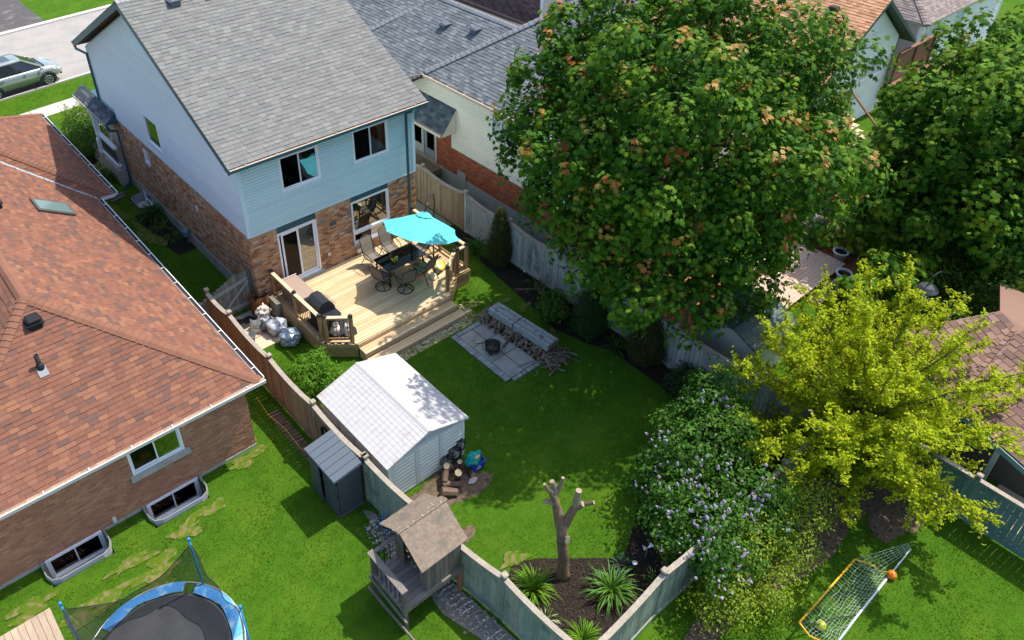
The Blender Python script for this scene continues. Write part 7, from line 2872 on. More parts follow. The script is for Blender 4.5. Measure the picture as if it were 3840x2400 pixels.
def leaves(root, P, Nrm, size, kind, m, droop=.3, singles=0, name='leaf', many='leaves', mats=None, idx=None, tip=None, wide=1.0):
    """one leaf per point: facing Nrm, tip pointing outwards and down; the nearest singles leaves are parts of their own"""
    n = len(P)
    if n == 0:
        return
    V, F = tmpl(kind)
    V = V * np.array([wide, 1, 1])
    Nn = unitv(Nrm)
    tip = rng.normal(size=(n, 3)) * .8 + np.array([0, 0, -droop]) if tip is None else tip
    T = unitv(tip - (tip * Nn).sum(1, keepdims=True) * Nn)
    B = np.cross(T, Nn)
    size = np.broadcast_to(np.asarray(size, float), (n,))
    sel = np.zeros(n, bool)
    if singles:
        d = np.linalg.norm(P - CN, axis=1) - 1.2 * (Nn * unitv(CN - P)).sum(1)
        px, py = project(P)
        d = np.where((px > 0) & (px < 3840) & (py > 0) & (py < 2400), d, 1e5)
        sel[np.argsort(d)[:singles]] = True
    L = np.array(base_of(root)) if root is not None else np.zeros(3)
    mlist = mats or [m]
    idx = np.zeros(n, int) if idx is None else idx
    for k, mm in enumerate(mlist):
        g = (~sel) & (idx == k)
        if g.any():
            W = P[g][:, None, :] + size[g][:, None, None] * (V[None, :, 0:1] * B[g][:, None] + V[None, :, 1:2] * T[g][:, None] + V[None, :, 2:3] * Nn[g][:, None])
            FF = (F[None] + (np.arange(g.sum()) * len(V))[:, None, None]).reshape(-1, F.shape[1])
            me = np_mesh(many, W.reshape(-1, 3) - L, FF)
            me.materials.append(mm)
            o = link(many, me, root, kind='stuff')
        g = np.where(sel & (idx == k))[0]
        if len(g):
            key = (kind, mm.name, wide)
            if key not in LEAFME:
                me = np_mesh(name, V, F)
                me.materials.append(mm)
                LEAFME[key] = me
            for i in g:
                M = Matrix([[B[i, r], T[i, r], Nn[i, r]] for r in range(3)])
                o = bpy.data.objects.new(name, LEAFME[key])
                o.rotation_mode = 'QUATERNION'
                o.rotation_quaternion = M.to_quaternion()
                o.location = P[i] - L
                o.scale = (size[i],) * 3
                COL.objects.link(o)
                o.parent = root


def shell(lobes, n, depth=.35, seed=1, bump=.14):
    """points in the outer part of a union of ellipsoids, with outward directions; weights by surface"""
    g = np.random.default_rng(seed)
    ar = np.array([(r[0] * r[1] + r[1] * r[2] + r[0] * r[2]) for c, r in lobes])
    ar = ar / ar.sum()
    Ps, Ns = [], []
    for (c, r), a in zip(lobes, ar):
        k = max(4, int(n * a))
        d = unitv(g.normal(size=(k, 3)))
        s = 1 - depth * g.random(k) ** 1.7
        bm = 1 + bump * (np.sin(d[:, 0] * 5 + seed) * np.sin(d[:, 1] * 4.3 + seed * 2) + .7 * np.sin(d[:, 2] * 7 + d[:, 0] * 6) + .5 * np.sin(d[:, 1] * 11 + 3 * d[:, 2]))
        p = np.array(c) + d * np.array(r) * (s * bm)[:, None]
        nn = unitv(d / np.array(r))
        keep = np.ones(k, bool)
        for (c2, r2) in lobes:
            if c2 is c:
                continue
            q = (p - np.array(c2)) / np.array(r2)
            keep &= (q * q).sum(1) > .55
        Ps.append(p[keep]); Ns.append(nn[keep])
    return np.concatenate(Ps), np.concatenate(Ns)


def clumped(P, N, per, rad, seed=2, flat=.45, up=.5):
    """leaf positions around clump points: small domes that face outwards and up"""
    g = np.random.default_rng(seed)
    k = len(P)
    off = g.normal(size=(k, per, 3))
    off /= np.maximum(1, np.linalg.norm(off, axis=2, keepdims=True) / 1.5)
    ax = unitv(N + np.array([0, 0, up]))
    h = (off * ax[:, None]).sum(2, keepdims=True)
    lat = off - h * ax[:, None]
    rr = (lat ** 2).sum(2, keepdims=True)
    r = np.asarray(rad).reshape(-1, 1, 1) if np.ndim(rad) else rad
    pos = P[:, None] + r * (lat + ax[:, None] * (h * flat - .30 * rr))
    nr = ax[:, None] * 1.0 + lat * .75 + g.normal(size=(k, per, 3)) * .35
    return pos.reshape(-1, 3), nr.reshape(-1, 3), off.reshape(-1, 3)


def trunk(root, base, top, r0, r1, targets, m=None, seed=1, name='trunk'):
    r_ = random.Random(seed)
    base, top = Vector(base), Vector(top)
    mb = MB()
    pts = [base.lerp(top, s) + Vector((r_.uniform(-.06, .06), r_.uniform(-.06, .06), 0)) * (s > 0) for s in (0, .25, .5, .75, 1)]
    mb.tube(pts, [r0 * 1.25, r0, r0 * .9, (r0 + r1) / 2, r1], 10)
    mb.obj(name, m or m_bark, root, smooth=True)
    for q in targets:
        q = Vector(q)
        s = min(.95, max(.3, r_.uniform(.45, .95)))
        a = base.lerp(top, s)
        mid_ = a.lerp(q, .5) + Vector((0, 0, -.12 * (q - a).length))
        mb = MB()
        mb.tube([a, mid_, q], [r1 * .75, r1 * .45, r1 * .12], 6)
        mb.obj('branch', m or m_bark, root, smooth=True)


# ------------------------------------------------------------------ the two maples
def spaced(P, N, dist):
    """thin the points so that none is nearer than dist to another"""
    keep = []
    for i in range(len(P)):
        if not keep or np.min(np.sum((P[keep] - P[i]) ** 2, axis=1)) > dist * dist:
            keep.append(i)
    return P[keep], N[keep]


def domes(P, N, per, rad, seed, up=.55):
    """leaves on the upper outer side of round sprays"""
    g = np.random.default_rng(seed)
    k = len(P)
    ax = unitv(N + np.array([0, 0, up]))
    d = unitv(g.normal(size=(k * per, 3))).reshape(k, per, 3)
    h = (d * ax[:, None]).sum(2, keepdims=True)
    d = unitv((d + ax[:, None] * (np.where(h < -.25, -2 * h, 0))).reshape(-1, 3)).reshape(k, per, 3)
    h = (d * ax[:, None]).sum(2)
    r = (g.uniform(.65, 1.3, k) * rad)[:, None] * (1 - .55 * g.random((k, per)) ** 2.2) * (1 + .28 * np.sin(5 * d[..., 0] + seed) * np.sin(6 * d[..., 1] + 2))
    pos = P[:, None] + d * r[..., None]
    pos[..., 2] -= .18 * r * (1 - h)
    nr = d * .9 + np.array([0, 0, .55]) + g.normal(size=d.shape) * .38
    return pos.reshape(-1, 3), nr.reshape(-1, 3), d.reshape(-1, 3), h.reshape(-1)


def maple(label, base, top, lobes, sep, per, size, mats_, seed, redp, singles=300, rad=.6, droop=.9, light=.3):
    t = thing('maple_tree', label, 'tree', base, 'maple trees behind the fence')
    P, N = shell(lobes, 9000, .34, seed, bump=.17)
    P, N = spaced(P, N, sep)
    keep = P[:, 2] > 1.2
    P, N = P[keep], N[keep]
    k = np.random.default_rng(seed + 5)
    pos, nr, d, h = domes(P, N, per, rad, seed + 1)
    tip = d * .55 + np.array([0, 0, -droop]) + k.normal(size=pos.shape) * .4
    hz = np.repeat(P[:, 2], per)
    clr = np.repeat(k.random(len(P)), per)
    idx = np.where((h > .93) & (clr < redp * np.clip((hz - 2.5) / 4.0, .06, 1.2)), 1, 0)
    idx = np.where((idx == 0) & (h + .35 * k.random(len(pos)) > light), 2, idx)  # sunlit look of the spray tops put into the leaf colour
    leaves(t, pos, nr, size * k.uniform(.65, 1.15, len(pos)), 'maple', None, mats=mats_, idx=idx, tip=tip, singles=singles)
    # leaves deeper in the crown
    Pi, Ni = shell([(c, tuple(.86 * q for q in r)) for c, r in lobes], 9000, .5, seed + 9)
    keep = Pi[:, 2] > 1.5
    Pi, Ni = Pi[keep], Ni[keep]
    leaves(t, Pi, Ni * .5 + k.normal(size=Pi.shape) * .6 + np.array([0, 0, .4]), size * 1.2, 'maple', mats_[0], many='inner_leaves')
    tg = [P[i] - N[i] * .25 for i in k.choice(len(P), 60, replace=False)]
    trunk(t, base, top, .24, .14, tg, seed=seed)
    return t


LB1 = [((9.3, -8.4, 7.0), (4.1, 3.6, 3.8)), ((11.2, -9.0, 6.4), (3.7, 3.1, 3.4)), ((8.0, -9.6, 4.3), (2.3, 2.1, 1.7)), ((10.4, -10.2, 3.9), (2.4, 1.7, 1.4)), ((7.2, -7.6, 5.3), (1.4, 1.4, 1.4)), ((11.7, -7.5, 7.2), (2.4, 2.3, 2.4)), ((8.7, -6.2, 8.4), (1.9, 1.9, 1.8))]
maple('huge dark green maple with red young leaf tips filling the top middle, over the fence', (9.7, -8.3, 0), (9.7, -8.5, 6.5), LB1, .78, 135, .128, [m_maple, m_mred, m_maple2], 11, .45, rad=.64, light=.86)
LB2 = [((21.0, -13.2, 4.3), (3.4, 3.4, 3.3)), ((23.4, -13.4, 4.5), (3.2, 2.7, 3.0)), ((18.6, -12.2, 3.0), (1.9, 1.8, 1.6)), ((19.4, -14.6, 2.9), (2.2, 1.9, 1.5))]
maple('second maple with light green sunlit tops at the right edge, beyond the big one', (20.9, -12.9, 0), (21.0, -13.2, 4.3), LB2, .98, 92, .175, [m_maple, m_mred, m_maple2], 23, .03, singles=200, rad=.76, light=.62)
t = thing('maple_sapling', 'bright green young maple behind the yellow green tree near the bird feeder', 'sapling', (15.4, -13.6, 0))
P, N = shell([((15.3, -13.5, 2.1), (.9, .9, .8)), ((17.0, -13.8, 1.5), (.7, .7, .7)), ((13.6, -13.4, 1.8), (.9, .7, .8))], 120, .5, 31)
pos, nr, off = clumped(P, N, 12, .3, 32)
leaves(t, pos, nr, .19, 'maple', m_maple2, singles=60)
trunk(t, (15.4, -13.6, 0), (15.3, -13.5, 1.8), .05, .03, [P[i] for i in range(0, len(P), 12)], seed=3)

# ------------------------------------------------------------------ yellow green tree: leaves in tufts along fine shoots
t = thing('yellow_tree', 'airy yellow green tree with fine twigs and small leaves in the lower right', 'tree', (9.0, -15.9, 0))
g = np.random.default_rng(77)
base, fork = Vector((9.0, -15.95, 0)), Vector((8.95, -15.9, 1.1))
cY, rY = Vector((9.0, -16.0, 2.8)), Vector((3.65, 3.3, 2.9))
mb = MB()
mb.tube([base, base.lerp(fork, .5) + Vector((.03, .02, 0)), fork], [.13, .11, .10], 9)
mb.obj('trunk', m_bark, t, smooth=True)
LP_, LN_, LT_ = [], [], []
twig = MB()
for i in range(50):
    z = 1 - (i + .5) / 50 * 1.75
    a = i * 2.39996 + g.normal() * .15
    rr2 = math.sqrt(max(.0, 1 - min(1, z * z)))
    tgt = cY + Vector((rr2 * math.cos(a) * rY.x, rr2 * math.sin(a) * rY.y, z * rY.z)) * g.uniform(.86, 1.08)
    tgt.z = max(tgt.z, .7)
    st_ = fork + Vector((0, 0, max(-.4, z * .8)))
    d = tgt - st_
    mid_ = st_ + d * .45 + Vector((0, 0, .28 + .10 * g.normal()))
    mb = MB()
    pts = []
    for s in np.linspace(0, 1, 8):
        s = float(s)
        pts.append(st_ * (1 - s) ** 2 + mid_ * (2 * s * (1 - s)) + tgt * (s * s) + Vector(g.normal(size=3) * .025))
    mb.tube(pts, [.04 * (1 - .85 * s) + .004 for s in np.linspace(0, 1, 8)], 6)
    mb.obj('branch', m_bark, t, smooth=True)
    for j in range(27):
        s = .16 + .84 * (j + g.random()) / 27
        k = min(6, int(s * 7))
        p = pts[k].lerp(pts[k + 1], s * 7 - k)
        ln = g.uniform(.45, 1.0) * (1.15 - .45 * s)
        dd = (Vector(g.normal(size=3)) * .9 + d.normalized() * .9 + Vector((0, 0, .22))).normalized()
        e = p + dd * ln + Vector((0, 0, -.10 * ln))
        if ((Vector(((e.x - cY.x) / rY.x, (e.y - cY.y) / rY.y, (e.z - cY.z) / rY.z))).length > 1.2) or e.z < .4:
            e = p + (e - p) * .5
        twig.tube([p, p.lerp(e, .5) + Vector(g.normal(size=3) * .03), e], [.008, .006, .003], 4, cap=False)
        nl = int(66 * ln / .7)
        ss = g.random(nl)
        tuft = (ss * 7).astype(int) / 7 + .06 + g.normal(size=nl) * .025
        q = np.array(p)[None] + np.array(e - p)[None] * tuft[:, None] + g.normal(size=(nl, 3)) * .050
        LP_.append(q)
        LN_.append(g.normal(size=(nl, 3)) * .55 + np.array([.1, 0, 1.0]))
        LT_.append(g.normal(size=(nl, 3)) * .7 + np.array(dd)[None] * .6)
twig.obj('twigs', m_bark, t, kind='stuff')
LP_, LN_, LT_ = map(np.concatenate, (LP_, LN_, LT_))
leaves(t, LP_, LN_, g.uniform(.062, .105, len(LP_)), 'small', m_yellow, tip=LT_, singles=300, wide=.9)

# ------------------------------------------------------------------ shrubs


def bush(name, label, base, lobes, n, per, size, kind, m, seed, rad=.16, cat='bush', singles=0, depth=.4, stems=10, group=None, droop=.3, up=.5, mats=None, stem_m=None):
    t = thing(name, label, cat, (*base, 0), group)
    P, N = shell(lobes, n, depth, seed)
    keep = P[:, 2] > .05
    P, N = P[keep], N[keep]
    k = np.random.default_rng(seed)
    pos, nr, off = clumped(P, N, per, rad, seed + 1, up=up)
    pos[:, 2] = np.maximum(pos[:, 2], .03)
    tip = np.repeat(unitv(N), per, axis=0) * .6 + off * .5 + np.array([0, 0, -droop]) + k.normal(size=pos.shape) * .4
    leaves(t, pos, nr, size * k.uniform(.7, 1.25, len(pos)), kind, m, tip=tip, singles=singles)
    for i in range(stems):
        q = Vector(P[k.integers(len(P))])
        b_ = Vector((base[0] + k.normal() * .08, base[1] + k.normal() * .08, 0))
        mb = MB()
        mb.tube([b_, b_.lerp(q, .5) + Vector((0, 0, .1)), q], [.022, .015, .006], 5)
        mb.obj('stem', stem_m or m_bark, t)
    return t, P, N


lil, P, N = bush('lilac_bush', 'large lilac bush with pale purple flower clusters in the corner by the back fence', (4.6, -14.3),
                 [((5.1, -13.8, 1.55), (1.6, 1.5, 1.35)), ((6.6, -13.1, 1.7), (1.1, 1.0, 1.2)), ((3.6, -14.6, 1.15), (1.25, 1.2, 1.1)), ((3.4, -15.7, 1.25), (1.1, 1.0, 1.1)), ((4.7, -15.4, 1.3), (1.3, 1.1, 1.1)), ((4.2, -13.6, .9), (1.1, 1.0, .9))],
                 1500, 15, .115, 'oval', m_lilac, 41, rad=.20, cat='bush', singles=300, stems=24, droop=.5)
# flower clusters: cones of small florets on the outer shoots
V, F = tmpl('floret')
g = np.random.default_rng(5)
fv, ff = [], []
for i in range(70):
    h = g.random()
    r = .5 * (1 - h) ** .7 * .9 + .06
    a = g.random() * 6.28
    c = np.array([r * math.cos(a) * .62, r * math.sin(a) * .62, h * 1.0])
    nn = np.array([math.cos(a), math.sin(a), .5]); nn /= np.linalg.norm(nn)
    tt = np.cross(nn, [0, 0, 1]); tt /= np.linalg.norm(tt); bb = np.cross(nn, tt)
    fv.append(c + .20 * (V[:, 0:1] * tt + V[:, 1:2] * bb + V[:, 2:3] * nn))
    ff.append(F + 5 * i)
fme = np_mesh('flower_cluster', np.concatenate(fv), np.concatenate(ff))
fme.materials.append(m_flower)
toc = unitv(CN - P)
face = (N * toc).sum(1) + .3 * N[:, 2]
px, py = project(P)
ok = np.where((face > .45) & (py > 1480))[0]
low = np.clip((py[ok] - 1500) / 450, .12, 1)
seeds = g.choice(ok, 68, replace=False, p=low / low.sum())
L = base_of(lil)
for q in seeds:
    ds = np.linalg.norm(P[ok] - P[q], axis=1)
    for i in ok[np.argsort(ds)[:g.integers(2, 6)]]:
        o = bpy.data.objects.new('flower_cluster', fme)
        COL.objects.link(o)
        o.parent = lil
        d = Vector(N[i]) * .8 + Vector((0, 0, .8)) + Vector(g.normal(size=3) * .4)
        o.rotation_mode = 'QUATERNION'
        o.rotation_quaternion = d.to_track_quat('Z', 'Y')
        o.location = Vector(P[i]) + Vector(N[i]) * .13 - L + Vector(g.normal(size=3) * .07)
        s = float(g.uniform(.065, .118))
        o.scale = (s, s, s * .9)
bush('garden_bush', 'yellow green twiggy bush spilling outside the back fence below the lilac', (2.9, -16.5), [((2.7, -16.4, .75), (1.0, .8, .7)), ((3.8, -16.9, .65), (.9, .7, .6)), ((4.9, -16.5, .9), (1.0, .8, .8)), ((6.1, -16.1, 1.1), (1.1, .8, .9)), ((4.0, -16.1, 1.2), (1.0, .7, .8))], 700, 22, .062, 'small',
     mat('olive_leaf', [(.19, .28, .012), (.24, .33, .014), (.15, .23, .012)], .55, .3, hsv=.18, trans=.38), 43, rad=.17, singles=150, depth=.6)
bush('round_bush', 'dense bright green rounded bush between the fence and the white shed', (-.6, -4.1), [((-.52, -4.0, .45), (.80, .72, .66)), ((-.2, -4.5, .35), (.45, .4, .4))], 330, 15, .10, 'lance', m_bright, 45, rad=.14, singles=300, depth=.3, droop=.15, up=.8)
bush('leafy_bush', 'glossy mid green bush at the bend of the mulch bed behind the bench', (7.25, -6.55), [((7.25, -6.5, .5), (.58, .55, .55))], 190, 14, .11, 'lance', m_shrub, 47, rad=.13, singles=200, depth=.45)
bush('round_shrub', 'low dark green shrub against the blue grey fence, behind a solar light', (7.85, -11.55), [((7.8, -11.5, .42), (.7, .65, .5))], 260, 16, .06, 'small', m_darkshrub, 49, rad=.12, singles=60)
bush('corner_shrub', 'small light green shrub at the foot of the tall slim cedar', (8.05, -2.45), [((8.0, -2.5, .25), (.32, .3, .28))], 60, 14, .09, 'lance', m_shrub, 51, rad=.11)


def cedar(label, c, h, r, m, seed, n=520):
    t = thing('cedar', label, 'cedar', (c[0], c[1], 0), 'cedars along the right fence')
    g = np.random.default_rng(seed)
    zz = 1 - g.random(n) ** .75
    a = g.random(n) * 6.283
    prof = np.minimum(1, 1.25 * (1 - zz) ** .62) * np.minimum(1, .62 + zz * 2.2)
    rr2 = r * prof * (1 - .22 * g.random(n)) * (1 + .14 * np.sin(a * 5 + zz * 9 + seed) + .10 * np.sin(a * 9 - zz * 17))
    P = np.stack([c[0] + rr2 * np.cos(a), c[1] + rr2 * np.sin(a), .05 + zz * h], 1)
    N = np.stack([np.cos(a), np.sin(a), .35 + zz * .6], 1)
    pos, nr, off = clumped(P, unitv(N), 30, .11, seed + 1, flat=.8, up=.6)
    tip = np.repeat(N, 30, axis=0) * .4 + np.array([0, 0, .9]) + g.normal(size=pos.shape) * .35
    nr = np.repeat(N, 30, axis=0) + g.normal(size=pos.shape) * .8
    leaves(t, pos, nr, g.uniform(.05, .085, len(pos)), 'scale', m, tip=tip, many='foliage')
    mb = MB()
    mb.tube([(c[0], c[1], 0), (c[0], c[1], h * .8)], [.05, .015], 7)
    mb.obj('trunk', m_bark, t)


cedar('tall slim dark cedar by the fence, nearest the blue house', (8.02, -3.05), 2.25, .40, m_cedarb, 61, 560)
cedar('middle cedar with mid green foliage standing behind the leafy bush', (7.68, -7.75), 1.95, .56, m_cedar, 63, 620)
cedar('broad bronze green cedar farthest along the fence from the blue house', (8.15, -9.75), 1.85, .60, m_cedarb, 65, 620)

# behind the neighbour's deck
m_back = mat('back_shrub_leaf', [(.075, .15, .014), (.10, .18, .016), (.06, .125, .013), (.13, .19, .02)], .55, .3, hsv=.2, trans=.3)
bush('back_shrub', 'sunlit loose green shrub near the hanging bird feeder', (18.3, -14.2), [((18.3, -14.1, 1.0), (1.5, 1.2, 1.0))], 330, 14, .12, 'lance', m_back, 71, rad=.24)
bush('back_shrub', 'olive green shrub at the right edge above the brown shingle roof', (18.4, -16.2), [((18.6, -16.0, 1.1), (1.7, 1.6, 1.1))], 380, 14, .12, 'small', m_back, 73, rad=.24)
bush('back_shrub', 'dark leafy shrub hidden behind the upper left corner of the brown roof', (16.2, -15.4), [((16.0, -15.3, .7), (1.0, 1.0, .7))], 200, 14, .12, 'small', m_shrub, 75, rad=.22)
bush('low_hedge', 'low green hedge along the red mulch beneath the second maple', (18.2, -11.0), [((17.9, -9.6, .45), (.8, .9, .5)), ((18.7, -10.9, .45), (.8, 1.0, .5)), ((18.9, -12.3, .45), (.9, 1.0, .5))], 380, 12, .10, 'oval', m_lilac, 77, rad=.18, cat='hedge')
bush('ornamental_grass', 'yellow tinted feathery shrub below the bird feeder', (15.6, -14.3), [((15.5, -14.3, .5), (.6, .6, .5))], 120, 14, .10, 'lance', m_yellow, 79, rad=.16)
# beside the porch
m_fbush = mat('front_leaf', [(.14, .24, .02), (.18, .27, .025), (.10, .20, .018)], .5, .35, hsv=.15, trans=.3)
bush('front_bush', 'big leafy green bush in the front bed between the bungalow and the porch', (-.45, 14.8), [((-.55, 14.6, .8), (1.0, 1.1, .85)), ((-.1, 15.7, .8), (.9, .9, .8))], 380, 14, .12, 'lance', m_shrub, 81, rad=.2, singles=60)
bush('front_bush', 'paler variegated bush behind the big leafy bush, nearer the sidewalk', (.0, 16.8), [((-.0, 16.6, .8), (.8, .7, .8))], 160, 14, .12, 'lance', m_fbush, 83, rad=.2)
bush('far_bush', 'small dark bush at the top left corner of the street lawn', (11.8, 33.5), [((11.5, 34.4, .8), (1.4, 1.0, .9))], 150, 12, .2, 'oval', m_shrub, 85, rad=.3)


# ------------------------------------------------------------------ strap leaved plants: each leaf a part
def strap_mesh(name, ln, w, arch, fold, m, seg=7, wf=None):
    V, F = [], []
    for i in range(seg + 1):
        s = i / seg
        x = ln * (s * .85 if arch < 1.3 else s * .95)
        z = ln * (arch * s - (arch * 1.05) * s * s * .85)
        wd = w * ((math.sin(math.pi * min(1, s * .9 + .12)) ** .7) if wf is None else wf(s))
        V += [(x, -wd / 2, z + fold * wd), (x, 0, z), (x, wd / 2, z + fold * wd)]
    for i in range(seg):
        for j in range(2):
            F.append((3 * i + j, 3 * i + j + 1, 3 * i + 4 + j, 3 * i + 3 + j))
    me = np_mesh(name, np.array(V, float), np.array(F))
    me.materials.append(m)
    me.polygons.foreach_set('use_smooth', [True] * len(me.polygons))
    return me


def strap_plant(name, label, c, meshes, n, seed, sp=.10, smin=.7, smax=1.15, cat='plant', tilt=(.0, -.5), group=None, leafname='leaf'):
    t = thing(name, label, cat, (c[0], c[1], 0.012), group)
    g = random.Random(seed)
    for i in range(n):
        o = bpy.data.objects.new(leafname, g.choice(meshes))
        COL.objects.link(o)
        o.parent = t
        a = i * 2.39996 + g.gauss(0, .25)
        q = (i / n) ** .6
        o.location = (sp * q * math.cos(a), sp * q * math.sin(a), 0)
        o.rotation_euler = (g.gauss(0, .15), tilt[0] + (tilt[1]) * (1 - q) + g.gauss(.05, .24), a + g.gauss(0, .2))
        s = g.uniform(smin, smax)
        o.scale = (s, s, s)
    return t


dlA = [strap_mesh('leaf', .62, .026, 1.15, .2, m_daylily), strap_mesh('leaf', .74, .024, .85, .2, m_daylily), strap_mesh('leaf', .52, .028, 1.6, .25, m_daylily)]
dlB = [strap_mesh('leaf', .66, .032, 1.2, .25, mat('mid_lily_leaf', [(.075, .19, .016), (.095, .22, .018), (.06, .16, .015)], .5, .35, hsv=.14, trans=.35)), strap_mesh('leaf', .75, .030, .9, .25, MATS['mid_lily_leaf']), strap_mesh('leaf', .5, .030, 1.6, .25, MATS['mid_lily_leaf'])]
dlD = [strap_mesh('leaf', .60, .034, 1.3, .25, m_daylilyd), strap_mesh('leaf', .70, .032, .95, .25, m_daylilyd)]
hw_ = lambda s: .05 if s < .25 else math.sin(math.pi * min(1, (s - .25) / .75 * .93 + .07)) ** .8
hoA = [strap_mesh('leaf', .34, .15, 1.0, .18, m_hosta, wf=lambda s: .15 * hw_(s)), strap_mesh('leaf', .38, .17, .8, .18, m_hosta, wf=lambda s: .17 * hw_(s))]
hoW = [strap_mesh('leaf', .32, .13, 1.2, .2, m_hostaw, wf=lambda s: .13 * hw_(s)), strap_mesh('leaf', .32, .12, 1.3, .2, m_hosta, wf=lambda s: .12 * hw_(s)), strap_mesh('leaf', .34, .14, 1.0, .2, m_hostaw, wf=lambda s: .14 * hw_(s))]
hoB = [strap_mesh('leaf', .32, .16, .9, .18, m_hostab, wf=lambda s: .16 * hw_(s))]
feA = [strap_mesh('frond', .62, .16, 1.0, .1, m_fern, wf=lambda s: .16 * (1 - s) ** .7 * (.4 + .6 * min(1, s * 5)))]
strap_plant('daylily', 'big arching daylily clump right of the bare tree trunk in the dark mulch', (1.25, -14.35), dlB, 150, 1, .15, .55, 1.2)
strap_plant('daylily', 'light green daylily left of the bare trunk, nearest the fence post', (-.12, -13.15), dlA, 120, 2, .14, .55, 1.15)
strap_plant('daylily', 'yellow green daylily at the bottom of the bed in the fence corner', (-.15, -14.75), dlA, 110, 3, .14, .55, 1.0)
strap_plant('hosta', 'cream edged hosta between the two light green daylilies along the fence', (-.42, -13.85), hoW, 34, 4, .10, .7, 1.1, leafname='leaf')
strap_plant('hosta', 'blue green hosta behind the big daylily next to the lilac', (1.95, -14.05), hoB, 26, 5, .10, .8, 1.2)
strap_plant('fern', 'small fern by the fence post at the right end of the flower bed', (2.2, -14.85), feA, 16, 6, .06, .6, .9, leafname='frond')
strap_plant('daylily', 'dark green daylily at the fence end of the deck railing', (7.75, -2.0), dlD, 80, 7, .16, .8, 1.25)
strap_plant('iris', 'spiky dark green iris between the two lower cedars', (7.65, -8.95), dlD, 60, 8, .12, .7, 1.1, tilt=(-.3, -.7))
strap_plant('daylily', 'shaded daylily beside the dry twiggy shrub', (7.95, -5.0), dlD, 40, 9, .12, .6, .9)
strap_plant('hosta', 'round leaved hosta by the gas meter on the shaded side of the blue house', (-.42, 6.0), hoA, 46, 10, .14, .8, 1.3)
strap_plant('fern', 'bright green fern in the middle of the shaded side bed', (-.42, 6.95), feA, 34, 11, .10, .8, 1.25, leafname='frond')
strap_plant('daylily', 'dark strap leaved plant beside the window well of the blue house', (-.40, 8.0), dlD, 90, 12, .18, .9, 1.35)
strap_plant('hosta', 'yellow edged hosta in front of the porch base', (-.65, 13.1), hoW, 50, 13, .16, 1.0, 1.6)
strap_plant('daylily', 'dark strap leaved plant at the foot of the porch, below the yellow edged hosta', (-.55, 12.0), dlD, 70, 14, .16, .8, 1.1)
for i, (x, y, n, lb) in enumerate(((-1.62, -8.85, 26, 'small leafy weed between the grey cabinet and the fence'), (-1.62, -11.7, 30, 'small leafy plant in the shade under the playhouse'), (.28, -9.12, 16, 'leafy seedling at the base of the white shed'),
                                   (-.15, -9.25, 9, 'tiny seedling under the shed wall near the fence'), (.62, -9.4, 10, 'seedling growing between the dark logs'), (-6.55, -5.3, 22, 'low weed between the two window wells'), (-9.4, -5.3, 22, 'weed at the bungalow foundation, left of the window wells'))):
    strap_plant('weed', lb, (x, y), [strap_mesh('leaf', .20, .09, 1.1, .15, m_shrub, wf=lambda s: .09 * hw_(s))], n, 30 + i, .12, .7, 1.3)
t = thing('forget_me_nots', 'patch of small blue flowers beside the playhouse and fence', 'flowers', (-1.72, -9.5, 0))
g = np.random.default_rng(9)
n = 160
P = np.stack([-1.72 + g.normal(size=n) * .12, -9.55 + g.normal(size=n) * .22, g.uniform(.10, .22, n)], 1)
leaves(t, P, g.normal(size=(n, 3)) * .4 + np.array([0, 0, 1]), .035, 'floret', m_bluef, many='petals')
P[:, 2] *= .6
leaves(t, P + g.normal(size=(n, 3)) * .03, g.normal(size=(n, 3)) * .5 + np.array([0, 0, 1]), .07, 'small', m_shrub)

# ------------------------------------------------------------------ cut back tree in the flower bed
t = thing('bare_tree', 'leafless pollarded tree trunk with short sawn limbs in the flower bed', 'tree', (.70, -13.32, 0))
B_ = Vector((.70, -13.32, 0))
fk = Vector((.72, -13.10, 1.78))
mb = MB()
mb.tube([B_ + Vector((0, 0, -.02)), B_ + Vector((.0, 0, .12)), B_.lerp(fk, .35) + Vector((.02, 0, 0)), B_.lerp(fk, .7) + Vector((-.01, .01, 0)), fk], [.20, .145, .125, .125, .14], 14)
mb.obj('trunk', m_barkl, t, smooth=True)
limbs = [([fk + Vector((-.03, .02, -.12)), (.66, -12.98, 2.12), (.66, -12.86, 2.42), (.60, -12.74, 2.72)], [.105, .09, .075, .05]),
         ([(.66, -12.86, 2.40), (.72, -12.78, 2.70), (.66, -12.72, 2.93)], [.06, .055, .045]), ([(.67, -12.84, 2.45), (.82, -12.84, 2.75), (.86, -12.86, 3.02)], [.05, .04, .03]),
         ([(.62, -12.80, 2.6), (.52, -12.70, 2.82), (.47, -12.68, 2.95)], [.04, .035, .03]), ([(.64, -12.9, 2.33), (.54, -12.80, 2.40), (.45, -12.72, 2.42)], [.05, .042, .04]),
         ([fk + Vector((.04, -.02, -.1)), (.84, -13.18, 2.02), (.98, -13.22, 2.30)], [.10, .085, .07]), ([(.97, -13.21, 2.26), (1.02, -13.19, 2.50), (1.04, -13.20, 2.76)], [.065, .06, .058]),
         ([(.94, -13.21, 2.20), (1.10, -13.32, 2.34), (1.24, -13.50, 2.48)], [.055, .045, .038]), ([(.98, -13.24, 2.3), (1.06, -13.34, 2.42)], [.06, .055]), ([fk + Vector((0, -.08, -.42)), fk + Vector((-.02, -.22, -.38))], [.085, .07])]
for pts, rs in limbs:
    mb = MB()
    rs = [q * 1.22 for q in rs]
    mb.tube(pts, rs, 9, cap=False)
    lm = mb.obj('limb', m_barkl if rs[0] > .09 else m_log, t, smooth=True)
    p, q = Vector(pts[-1]), (Vector(pts[-1]) - Vector(pts[-2])).normalized()
    mb = MB()
    mb.tube([p - q * .004, p + q * .004], rs[-1] * 1.02, 9)
    mb.obj('sawn_end', m_cut, lm)
